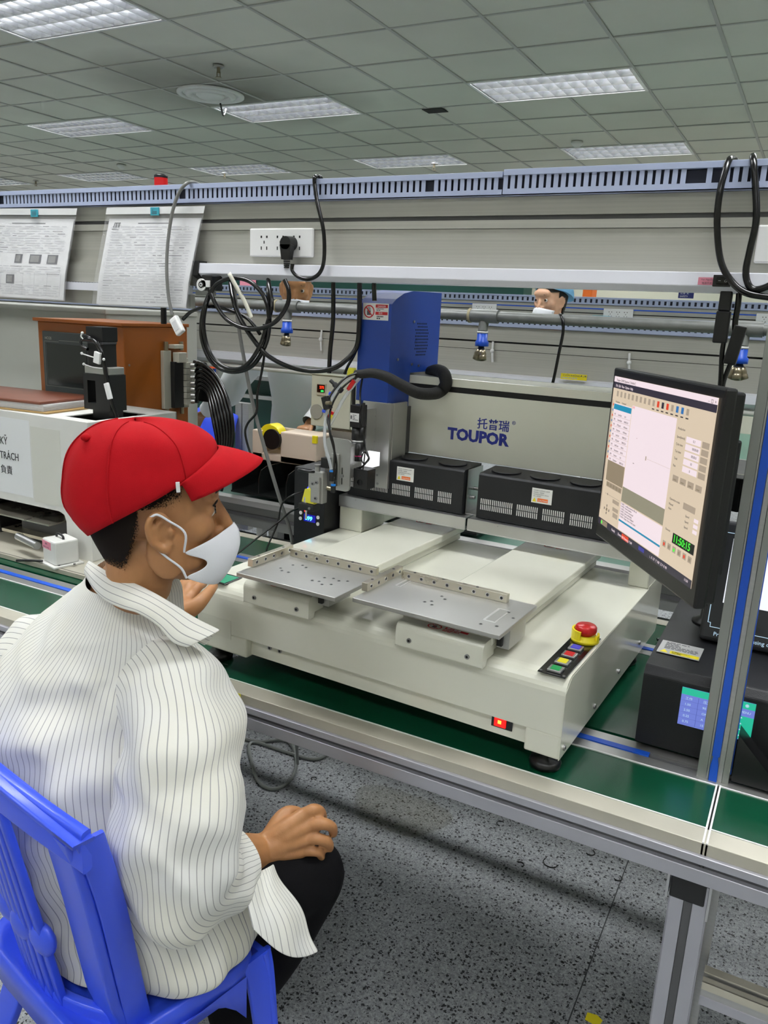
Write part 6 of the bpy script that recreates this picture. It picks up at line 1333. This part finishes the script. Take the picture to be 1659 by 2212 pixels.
def hair_shell(H, name, parent, zfun, k=1.0, mt=None):
    fn, Rm, sc = H; vs = []; fs = []; fd = []; nu, nv = 72, 40
    for j in range(nv+1):
        z = .135-.235*j/nv
        for i in range(nu):
            a = 2*math.pi*i/nu; x0, y0 = math.cos(a), math.sin(a)
            # outline of the skull at this height
            q = max(0, 1-((z-.045)/.0905)**2) if z > .045 else 1
            rx, ry = (.100+.0)*math.sqrt(q), .0795*math.sqrt(q)
            cx = -.012
            if z < .045: t = (.045-z)/.13; ry = .0795-.018*t*t-.004*t; rx = .100-.040*t**1.6 if x0 < 0 else .1
            p = (cx+x0*rx, y0*ry, z); vs.append(fn(*p)); fd.append(zfun(p[0], p[1], z, x0))
    for j in range(nv):
        for i in range(nu):
            q = (j*nu+i, (j+1)*nu+i, (j+1)*nu+(i+1) % nu, j*nu+(i+1) % nu)
            if max(fd[t] for t in q) > .12: fs.append(q)
    me = bpy.data.meshes.new(name); org = fn(0, 0, 0); me.from_pydata([v-org for v in vs], [], fs); me.materials.append(mt or hm); me.polygons.foreach_set('use_smooth', [True]*len(fs))
    at = me.attributes.new('fade', 'FLOAT', 'POINT'); at.data.foreach_set('value', fd)
    bm = bmesh.new(); bm.from_mesh(me); bmesh.ops.delete(bm, geom=[v for v in bm.verts if not v.link_faces], context='VERTS'); bm.to_mesh(me); bm.free()
    o = bpy.data.objects.new(name, me); C.objects.link(o); o.location = org-ORG[parent.name]; o.parent = parent; ORG[o.name] = org; return o
def fade_man(x, y, z, x0):
    hl = -.076 if x < -.05 else (-.076+(x+.05)*2.6 if x < -.018 else .004+(x+.018)*.5)   # hair line rises from nape to temple
    if x > .045: hl = .05
    if x > .062: return 0
    if -.022 < x < .022 and z < .024: hl = max(hl, .024)
    return max(0, min(1.3, .30+(z-hl)/.055))
hair_shell(H, 'hair', man, fade_man)
# ---- cap
def capsurf(x, y, z): return hf(x, y, z)
rim = lambda a: .036+.054*math.cos(a)                     # rim height: high at forehead, low at nape
cm = MB(); rings = []; nA = 64
for j in range(22):
    t = j/21; ring = []
    for i in range(nA):
        a = 2*math.pi*i/nA; zr = rim(a)-.004 if math.cos(a) > -1 else 0; zt = .146
        z = zr+(zt-zr)*math.sin(t*math.pi/2); g = math.cos(t*math.pi/2)**.62
        rx, ry = .116, .092
        if z < .045: kx = ((.045-z)/.13); rxx = rx-(.115*kx*kx if math.cos(a) < 0 else .02*kx); ryy = ry-.014*kx
        else: rxx, ryy = rx, ry
        puff = 1+.035*math.sin(t*3.1)+.012*math.sin(3*a+2*t*5)*math.sin(t*3.1)+.01*math.sin(7*a+t*4)*t*(1-t)*2
        sag = .010*math.exp(-((math.cos(a)-.75)/.3)**2)*math.sin(t*3.14)
        from mathutils import noise as nq; wob = nq.noise(V(math.cos(a)*2.2, math.sin(a)*2.2, t*2.5+5))*.055*math.sin(t*3.0); puff += wob
        ring.append(hf(-.016+math.cos(a)*rxx*g*puff+.0*t, math.sin(a)*ryy*g*puff, z-sag+(.006*math.sin(2*a+1) if t > .5 else 0)*(t-.5)))
    rings.append(ring)
cm.loft(rings, redcap, cap=False); top = rings[-1]; cm.add(top, [tuple(range(nA))], redcap, True)
cap_ = cm.build('baseball_cap', man); sd = cap_.modifiers.new('s', 'SOLIDIFY'); sd.thickness = .0025; cap_['label'] = 'red cotton baseball cap'
m = MB(); # visor
vr = []
for j in range(9):
    t = j/8; row = []
    for i in range(25):
        a = math.radians(-62+124*i/24); ca, sa = math.cos(a), math.sin(a)
        x0, y0_ = -.016+.118*ca, .094*sa; ext = .066*(max(0, math.cos(a*1.38)))**.62*t
        x = x0+ext; y = y0_*(1-.06*t); z = rim(a)+.0-.014*t-.010*t*t-(.13*y*y/.094)*(.4+.6*t)+.004
        row.append(hf(x, y, z))
    vr.append(row)
m.loft(vr, redcap, closed=False, cap=False); vz = m.build('visor', cap_); sd = vz.modifiers.new('s', 'SOLIDIFY'); sd.thickness = .004; vz['label'] = 'stiff red visor'
m = MB()   # seams and button
for a in (math.radians(-115), math.radians(-55), math.radians(60), math.radians(120), math.radians(180)):
    i = int(round((a % (2*math.pi))/(2*math.pi)*nA)) % nA; m.tube([rings[j][i]+(rings[j][i]-hf(-.016, 0, .05)).normalized()*.0006 for j in range(0, 21, 2)], .0011, redcap, 6, 3)
m.build('seams', cap_)
bt = hf(-.07, -.045, .128); MB().sph(hf(-.085, -.03, .128), (.008, .008, .006), redcap, 10, 8).build('top_button', cap_)
m = MB(); m.tube([hf(-.016+.118*math.cos(math.radians(q)), .094*math.sin(math.radians(q)), rim(math.radians(q))-.003) for q in range(-64, 65, 8)], .0018, redcap, 8); m.build('visor_seam', cap_)
# yellow star emblem edge on the front
st_c = hf(.088, .0, .150); m = MB()
q5 = []
for k in range(10):
    a = math.pi/2+math.pi*k/5; rr = .020 if k % 2 == 0 else .008; q5.append((rr*math.cos(a), rr*math.sin(a)))
def on_cap(y, dz):
    a = math.atan2(y/.094, 1); best = None
    x = .060; return hf(.085-dz*.75-y*y*3, y, .112+dz*.75)
m.add([on_cap(y, z) for y, z in q5]+[on_cap(0, 0)], [(k, (k+1) % 10, 10) for k in range(10)], M('star_yellow', (250, 190, 20), .6)); m.build('yellow_emblem', cap_)
tg = hf(.036, -.0915, .058); MB().obox(tg, H[1] @ V(.0, .002, 0), H[1] @ V(.003, 0, 0), H[1] @ V(0, 0, .008), ww).build('plastic_tag', cap_, .0008)
# ---- mask
mr_ = []; nM = 22
def maskpt(u, v):   # u -1 (right side, towards camera) .. 1, v 0 top .. 1 bottom
    a = u*math.radians(74); w_ = abs(u)
    zt = -.026-.020*w_**1.6; zb = -.118+.030*w_**2.2+.0*w_
    # pinched side: top edge drops and bottom edge rises to the ear loop corners
    zz = zt+(zb-zt)*v
    bul = math.sin(v*math.pi)**.7*(1-w_**2)*.016
    xb = .118-.088*(1-math.cos(a))*1.02; yb = .072*math.sin(a)*(1.0-.05*v)
    nose = .010*math.exp(-(u/.22)**2)*(1-v)**1.5; chin = -.022*v*v*(1-w_)
    return hf(xb-.022*(1-math.cos(a*.5))+bul+chin-.012+nose, yb*1.0, zz)
sideN = 12
rows = [[maskpt(-1+2*i/nM*1.0, j/14) for i in range(nM+1)] for j in range(15)]
# cut-in shape at both ends: top and bottom lobes with a notch
for j in range(15):
    v = j/14; notch = .26*math.exp(-((v-.50)/.28)**2)-.02
    rows[j] = [maskpt((-1+2*i/nM)*(1-max(0, notch)), v) for i in range(nM+1)]
m = MB(); m.loft(rows, maskm, closed=False, cap=False); mk = m.build('face_mask', man); sd = mk.modifiers.new('s', 'SOLIDIFY'); sd.thickness = .0014; sb_m = mk.modifiers.new('ss', 'SUBSURF'); sb_m.levels = 1; sb_m.render_levels = 1; mk['label'] = 'white folded face mask'
m = MB(); m.tube([rows[j][nM//2]+H[1] @ V(.0012, 0, 0) for j in range(0, 15, 2)], .0009, maskm, 6, 3); m.build('centre_seam', mk)
for s_, idx in ((-1, 0), (1, nM)):
    t0, b0 = rows[0][idx], rows[-1][idx]
    MB().tube([t0, hf(.040, s_*.078, -.014), hf(.018, s_*.083, .008), hf(.004, s_*.087, .019), hf(-.006, s_*.086, .016)], .0019, maskm, 8).build('ear_loop', mk)
    MB().tube([b0, hf(.030, s_*.070, -.070), hf(.012, s_*.076, -.050), hf(.002, s_*.078, -.038)], .0019, maskm, 8).build('ear_loop', mk)
# ---- trousers
trm = M('black_trousers', (12, 12, 15), .85, bump=.2, bscale=300, noise=.2, nscale=12, spec=.15)
tm = MB(); hipR, hipL = V(-.87, .87, .505), V(-1.06, .87, .505)
knR = atd(668, 1888, 1.535); anR = V(knR.x-.17, knR.y-.02, .11)
knL = V(-1.03, 1.20, .50); anL = V(-1.06, 1.12, .10)
caps(tm, [hipR, hipR.lerp(knR, .5)+V(0, 0, .012), knR], [.095, .088, .070], trm, 5, 20)
caps(tm, [knR, knR.lerp(anR, .5)+V(.012, .0, 0), anR], [.070, .062, .055], trm, 5, 20)
caps(tm, [hipL, hipL.lerp(knL, .5)+V(0, 0, .012), knL], [.095, .085, .068], trm, 5, 20); caps(tm, [knL, knL.lerp(anL, .5), anL], [.068, .06, .052], trm, 5, 20)
tm.sph((-.97, .87, .51), (.16, .11, .08), trm, 24, 14)
to = bake(tm, 'trousers', man, .006, 5); to['label'] = 'black trousers'
for a, n_ in ((anR, 'R'), (anL, 'L')):
    m = MB(); m.sph(a+bF*.05+V(0, 0, -.07), (.045, .12, .035), M('dark_shoe', (30, 30, 34), .5), 16, 10, Matrix.Rotation(.1, 3, 'Z')); caps(m, [a, a+V(0, 0, -.06)], [.04, .04], M('dark_shoe', (30, 30, 34), .5)); m.build('shoe', man)
# ---- coat: torso, sleeves, collar, hanging corner
def ring_at(c_, a, b_, z, n, F_, R_, e=2.2, fold=None, tilt=0):
    out = []
    for i in range(n):
        t = 2*math.pi*i/n; x, y = math.cos(t), math.sin(t); k = (abs(x)**e+abs(y)**e)**(-1/e)
        d = 1+(fold(t, z) if fold else 0)
        out.append(V(c_[0], c_[1], z)+R_*(a*x*k*d)+F_*(b_*y*k*d)+V(0, 0, tilt*y))
    return out
keys = [(-.955, .912, .232, .168, .445, 0), (-.952, .910, .240, .168, .475, 0), (-.955, .895, .236, .165, .55, 0), (-.975, .872, .206, .158, .64, 0), (-.993, .866, .200, .150, .74, 0), (-1.008, .872, .198, .146, .82, 0), (-1.016, .890, .194, .138, .89, .01), (-1.015, .905, .176, .124, .945, .015), (-1.008, .918, .150, .108, .99, .02), (-1.0, .930, .118, .096, 1.025, .02), (-.993, .938, .092, .086, 1.055, .02), (-.988, .943, .074, .074, 1.085, .02), (-.986, .945, .066, .068, 1.10, .02)]
def tf(t, z):
    lo = max(0, min(1, (.70-z)/.25)); up = max(0, min(1, (z-.55)/.3))
    return lo*(.030*math.sin(5*t+9*z)+.022*math.sin(9*t-14*z+1)+.012*math.sin(17*t+20*z))+.010*math.sin(3*t+22*z)*(1-up)+up*(.008*math.sin(4*t+7*z)+.005*math.sin(11*t+5*z))
rings = [ring_at((k[0], k[1]), k[2], k[3], k[4], 96, bF, bR, 2.25, tf, k[5]) for k in hermite(keys, 84)]
shirt = cloth('pinstriped_coat', rings, man, shirtm); shirt['label'] = 'white coat with thin grey pinstripes'
def sleeve(pts, rad, nm, flat=None, seed=0, parent=None, foldk=1.0, up0=None, us0=0):
    P_ = smooth_path(pts, 8); L_ = len(P_); xs = np.linspace(0, 1, len(rad)); t = (P_[1]-P_[0]).normalized(); u = (up0 or V(0, 0, 1)); u = (u-t*u.dot(t)).normalized(); rg = []
    for i, p in enumerate(P_):
        t = (P_[min(i+1, L_-1)]-P_[max(i-1, 0)]).normalized(); u = (u-t*u.dot(t)).normalized(); w_ = t.cross(u); q = i/(L_-1); r_ = float(np.interp(q, xs, rad)); row = []
        for k in range(72):
            a = 2*math.pi*k/72; f_ = foldk*(.05*math.sin(2*a+q*11+seed)*math.sin(q*3.1)+.035*math.sin(a*3-q*26+seed)*(math.exp(-((q-.58)/.16)**2))+.03*math.sin(q*44+2*a)*math.exp(-((q-.62)/.12)**2)+.02*math.sin(5*a+q*6))
            row.append(p+(u*math.cos(a)+w_*math.sin(a))*r_*(1+f_))
        rg.append(row)
    return cloth(nm, rg, parent or shirt, shirtm)
SR = [atd(300, 1440, 1.40), atd(362, 1490, 1.33), atd(388, 1580, 1.27), atd(386, 1690, 1.235), atd(372, 1800, 1.22), atd(378, 1885, 1.235), atd(430, 1895, 1.30), atd(468, 1882, 1.355), atd(498, 1868, 1.39)]
sleeve(SR, [.085, .092, .096, .098, .094, .088, .080, .072, .064], 'right_sleeve', seed=.6, up0=bR)
SL = [V(-1.08, .905, .91), shL+V(.0, 0, 0), V(-1.235, .96, .84), elL, V(-1.22, 1.09, .80), V(-1.14, 1.14, .88), wrL]
sleeve(SL, [.078, .080, .08, .08, .07, .06, .048], 'left_sleeve', seed=2, up0=-bR)
# collar
U_ = [(222, 1252, 1.47), (206, 1222, 1.43), (193, 1211, 1.37), (219, 1226, 1.315), (248, 1243, 1.285), (295, 1261, 1.262), (337, 1282, 1.256), (381, 1308, 1.262), (425, 1335, 1.272), (478, 1361, 1.28)]
L_ = [(200, 1266, 1.47), (190, 1254, 1.42), (184, 1242, 1.355), (203, 1274, 1.295), (228, 1298, 1.262), (262, 1314, 1.235), (300, 1326, 1.228), (340, 1352, 1.23), (372, 1387, 1.235), (404, 1399, 1.245)]
Us, Ls = smooth_path([atd(*p) for p in U_], 5), smooth_path([atd(*p) for p in L_], 5)
rows = []
for j in range(9):
    t = j/8; rows.append([a.lerp(b_, t)+(-FWD)*.010*math.sin(t*math.pi) for a, b_ in zip(Us, Ls)])
def cloth_t(nm, rows, par, dens_dir='v', thick=.0022):
    # stripes run along the rows
    n = len(rows[0]); T = [list(c_) for c_ in zip(*rows)]; us = [0]
    for j in range(len(rows)-1): us.append(us[-1]+(rows[j+1][n//2]-rows[j][n//2]).length)
    return cloth(nm, T, par, shirtm, closed=False, us=us, thick=thick)
cl = cloth_t('collar', rows, shirt); cl['label'] = 'turned-down striped collar with long pointed corner'
inn = [[a for a in Us], [a.lerp(neckb+V(0, 0, .06), .08)+V(0, 0, -.015) for a in Us], [a.lerp(neckb, .14)+V(0, 0, -.035) for a in Us]]
cloth_t('collar_stand', inn, shirt)
# hanging front corner of the coat over the thigh
TL, TR = (522, 1900, 1.33), (590, 1866, 1.385)
def quadc(u, v):
    top = [TL[i]+(TR[i]-TL[i])*u for i in range(3)]; bot = [(545, 2005, 1.30)[i]+((692, 2022, 1.385)[i]-(545, 2005, 1.30)[i])*u for i in range(3)]
    x, y, d = [top[i]+(bot[i]-top[i])*v for i in range(3)]; y += 62*math.sin(u*math.pi*.78)*v*v*.85; x += 6*math.sin(v*9+u*3)*u; d += -.02*math.sin(u*3.14)*math.sin(v*2.6)-.006*math.sin(u*9+v*3)
    return atd(x, y, d)
rows = [[quadc(i/20, j/24) for i in range(21)] for j in range(25)]
cloth('coat_front_corner', rows, shirt, shirtm, closed=False)

# ================================================================ two workers across the line
coatw = M('plain_white_coat', (222, 224, 226), .8, bump=.3, bscale=30)
def bg_person(name_lab, c, az, pitch, feet, lean, hairf, hat, arms, coat_m, hem=.62, sh=.20, facing=None, extra=None, skin=skin):
    t = thing('person', name_lab, 'person', feet); Hh = head_frame(c, az, pitch, 0, 1.0); f_ = Hh[0]; bb_ = MB(); build_head(bb_, Hh, skin, soft=True)
    fz = facing if facing is not None else az; bF_ = V(math.cos(fz), math.sin(fz), 0); bR_ = V(bF_.y, -bF_.x, 0)
    nb = V(c[0], c[1], c[2]-.21)-bF_*.02; caps(bb_, [f_(-.028, 0, -.055), nb], [.052, .058], skin, 2, 16)
    pel = V(feet[0], feet[1], .92); ch_ = nb-V(0, 0, .16); bb_.sph(ch_, (.10, .06, .13), skin); caps(bb_, [ch_, pel], [.06, .08], skin)
    for s_ in (1, -1): caps(bb_, [pel+bR_*s_*.09, V(feet[0], feet[1], .5)+bR_*s_*.09, V(feet[0], feet[1], .09)+bR_*s_*.09], [.08, .06, .04], skin, 2)
    for pts in arms:
        caps(bb_, pts[:3], [.045, .036, .026], skin, 3); w_ = pts[2]; d_ = (pts[2]-pts[1]).normalized(); sd_ = d_.cross(V(0, 0, 1)).normalized()
        bb_.sph(w_+d_*.045, (.04, .04, .018), skin, 12, 8)
        for k in range(4): caps(bb_, [w_+d_*.06+sd_*(k-1.5)*.019, w_+d_*.10+sd_*(k-1.5)*.021-V(0, 0, .008), w_+d_*.125+sd_*(k-1.5)*.021-V(0, 0, .03)], [.0095, .009, .0075], skin, 2, 8)
        caps(bb_, [w_+d_*.02+sd_*-.03, w_+d_*.055+sd_*-.055, w_+d_*.085+sd_*-.06-V(0, 0, .01)], [.013, .011, .009], skin, 2, 8)
    bake(bb_, 'body', t, .0065, 3)
    for s_ in (1, -1):
        e = MB().sph(f_(.0762, s_*.033, .006), .0125, MATS['eye_white'], 14, 10).build('eye', t); d_ = (f_(1, s_*.031, .006)-f_(.0788, s_*.031, .006)).normalized(); q = f_(.0762, s_*.033, .006)+d_*.0105
        MB().cyl(q, q+d_*.003, .006, MATS['iris_dark'], 12).build('iris', e); MB().tube([f_(.090, s_*.012, .030), f_(.093, s_*.028, .035), f_(.083, s_*.044, .030)], [.002, .003, .0015], hairm, 6).build('eyebrow', t)
    hair_shell(Hh, 'hair', t, hairf, mt=hairm)
    # coat
    n = 40; rr = []
    for (z, a, b_) in ((hem, .22, .16), (hem+.15, .205, .15), (1.05, .19, .135), (nb.z-.20, .20, .13), (nb.z-.09, .185, .115), (nb.z-.04, .13, .09), (nb.z, .075, .07), (nb.z+.03, .064, .062)):
        k = (z-.92)/(nb.z-.92); cc_ = pel.lerp(nb, max(0, min(1, k))); rr.append([V(cc_.x, cc_.y, z)+bR_*a*math.cos(q)*(1+.03*math.sin(5*q+z*9))+bF_*b_*math.sin(q) for q in [2*math.pi*i/n for i in range(n)]])
    o = MB().loft(rr, coat_m, cap=False).build('coat', t); o.modifiers.new('s', 'SOLIDIFY').thickness = .003; o.modifiers.new('ss', 'SUBSURF').render_levels = 1
    for pts in arms:
        m_ = MB(); P_ = smooth_path([pts[0]-(pts[1]-pts[0])*.1]+pts[:2]+[pts[1].lerp(pts[2], .5), pts[2]], 6); L_ = len(P_); u = V(0, .3, 1); rg = []
        for i, p in enumerate(P_):
            d_ = (P_[min(i+1, L_-1)]-P_[max(i-1, 0)]).normalized(); u = (u-d_*u.dot(d_)).normalized(); w_ = d_.cross(u); r_ = float(np.interp(i/(L_-1), [0, .3, .6, .9, 1], [.08, .078, .08, .06, .045]))
            rg.append([p+(u*math.cos(q)+w_*math.sin(q))*r_*(1+.06*math.sin(i*1.3+q)+.04*math.sin(3*q+i)) for q in [2*math.pi*k/20 for k in range(20)]])
        o2 = m_.loft(rg, coat_m, cap=False).build('sleeve', o)
    # trousers below the coat
    m_ = MB()
    for s_ in (1, -1): caps(m_, [pel+bR_*s_*.09+V(0, 0, -.02), V(feet[0], feet[1], .5)+bR_*s_*.09, V(feet[0], feet[1], .06)+bR_*s_*.09], [.10, .075, .06], trm, 2)
    m_.build('trousers', t)
    # mask
    rows_ = [[f_(.118-.085*(1-math.cos(u*1.25))-.012+.012*math.sin(v*3.14), .072*math.sin(u*1.25), -.030-.02*abs(u)+(-.085+.02*abs(u))*v) for u in [-1+2*i/12 for i in range(13)]] for v in [j/8 for j in range(9)]]
    o = MB().loft(rows_, maskm, closed=False, cap=False).build('face_mask', t); o.modifiers.new('s', 'SOLIDIFY').thickness = .0015
    if hat:
        m_ = MB(); rg = []
        for j in range(10):
            q = j/9*math.pi/2; zc_ = .04+.10*math.sin(q)
            rg.append([f_(-.03+.118*math.cos(q)**.6*math.cos(a)*(1+.02*math.sin(9*a)), .098*math.cos(q)**.6*math.sin(a)*(1+.02*math.sin(11*a)), zc_-.05*max(0, -math.cos(a))*(1-j/9)+.035*max(0, math.cos(a))*(1-j/9)) for a in [2*math.pi*k/36 for k in range(36)]])
        m_.loft(rg, hat, cap=True).build('bouffant_cap', t)
    return t
hc1 = atd(640, 622, 4.12)
fd1 = lambda x, y, z, x0: 1.2 if (z > .05 or (x < -.03 and z > -.06)) and x < .065 else 0
nb1 = V(hc1.x, hc1.y, hc1.z-.21)
bg_person('standing worker in translucent white coat behind the second rail, reaching to the left', hc1, math.radians(-58), math.radians(-14), (hc1.x+.02, hc1.y+.12, 0), 0, fd1, M('white_bouffant', (225, 226, 230), .8), [
    [aty(560, 752, 3.62), aty(500, 838, 3.58), aty(446, 888, 3.62)], [aty(716, 745, 3.60), V(-2.2, 3.62, 1.10), V(-2.25, 3.42, .98)]], M('hazy_coat', (228, 230, 232), .45, bump=.6, bscale=14), hem=.86, facing=math.radians(-75))
hc2 = atd(1190, 650, 4.40)
fd2 = lambda x, y, z, x0: 1.2 if (z > .052 or x < .02 and z > -.11) and x < .075 and not (-.03 < x < .025 and z < .02) else 0
bg_person('woman in light blue cap and white mask glancing sideways over the air pipe', hc2, math.radians(-112), math.radians(-4), (hc2.x+.03, hc2.y+.1, 0), 0, fd2, M('light_blue_cap', (120, 180, 222), .7), [
    [V(hc2.x-.19, hc2.y, 1.30), V(hc2.x-.24, hc2.y-.05, 1.05), V(hc2.x-.18, hc2.y-.25, .98)], [V(hc2.x+.19, hc2.y+.02, 1.30), V(hc2.x+.24, hc2.y-.05, 1.05), V(hc2.x+.16, hc2.y-.25, .98)]], coatw, facing=math.radians(-95), skin=skinmat('light_skin', (214, 168, 138)))
# ================================================================ every screw and drilled hole is a part of its own
def split_islands(o, name, near=.007):
    me = o.data; n = len(me.vertices); par = list(range(n))
    def find(i):
        while par[i] != i: par[i] = par[par[i]]; i = par[i]
        return i
    for p in me.polygons:
        a = find(p.vertices[0])
        for v in p.vertices[1:]:
            b_ = find(v)
            if b_ != a: par[b_] = a
    isl = {}
    for i in range(n): isl.setdefault(find(i), []).append(i)
    cl = []
    for vs in isl.values():
        c_ = sum((me.vertices[i].co for i in vs), Vector())/len(vs)
        for k in cl:
            if (k[0]-c_).length < near: k[1].extend(vs); break
        else: cl.append([c_, list(vs)])
    if len(cl) < 2: return
    for c_, vs in cl:
        idx = {v: i for i, v in enumerate(vs)}; fs = []; mi = []; sm = []
        for p in me.polygons:
            if p.vertices[0] in idx: fs.append([idx[v] for v in p.vertices]); mi.append(p.material_index); sm.append(p.use_smooth)
        m2 = bpy.data.meshes.new(name); m2.from_pydata([me.vertices[i].co-c_ for i in vs], [], fs)
        for mm in me.materials: m2.materials.append(mm)
        m2.polygons.foreach_set('material_index', mi); m2.polygons.foreach_set('use_smooth', sm); m2.update()
        q = bpy.data.objects.new(name, m2); C.objects.link(q); q.parent = o.parent; q.location = o.location+c_
    bpy.data.objects.remove(o)
for o in [o for o in C.objects if o.type == 'MESH' and o.name.split('.')[0] in ('screws', 'screw_holes', 'bar_holes', 'spacers', 'ports')]:
    split_islands(o, {'screws': 'screw', 'screw_holes': 'screw_hole', 'bar_holes': 'bar_hole', 'spacers': 'spacer', 'ports': 'port'}[o.name.split('.')[0]], .012 if 'spacers' in o.name or 'ports' in o.name else .007)
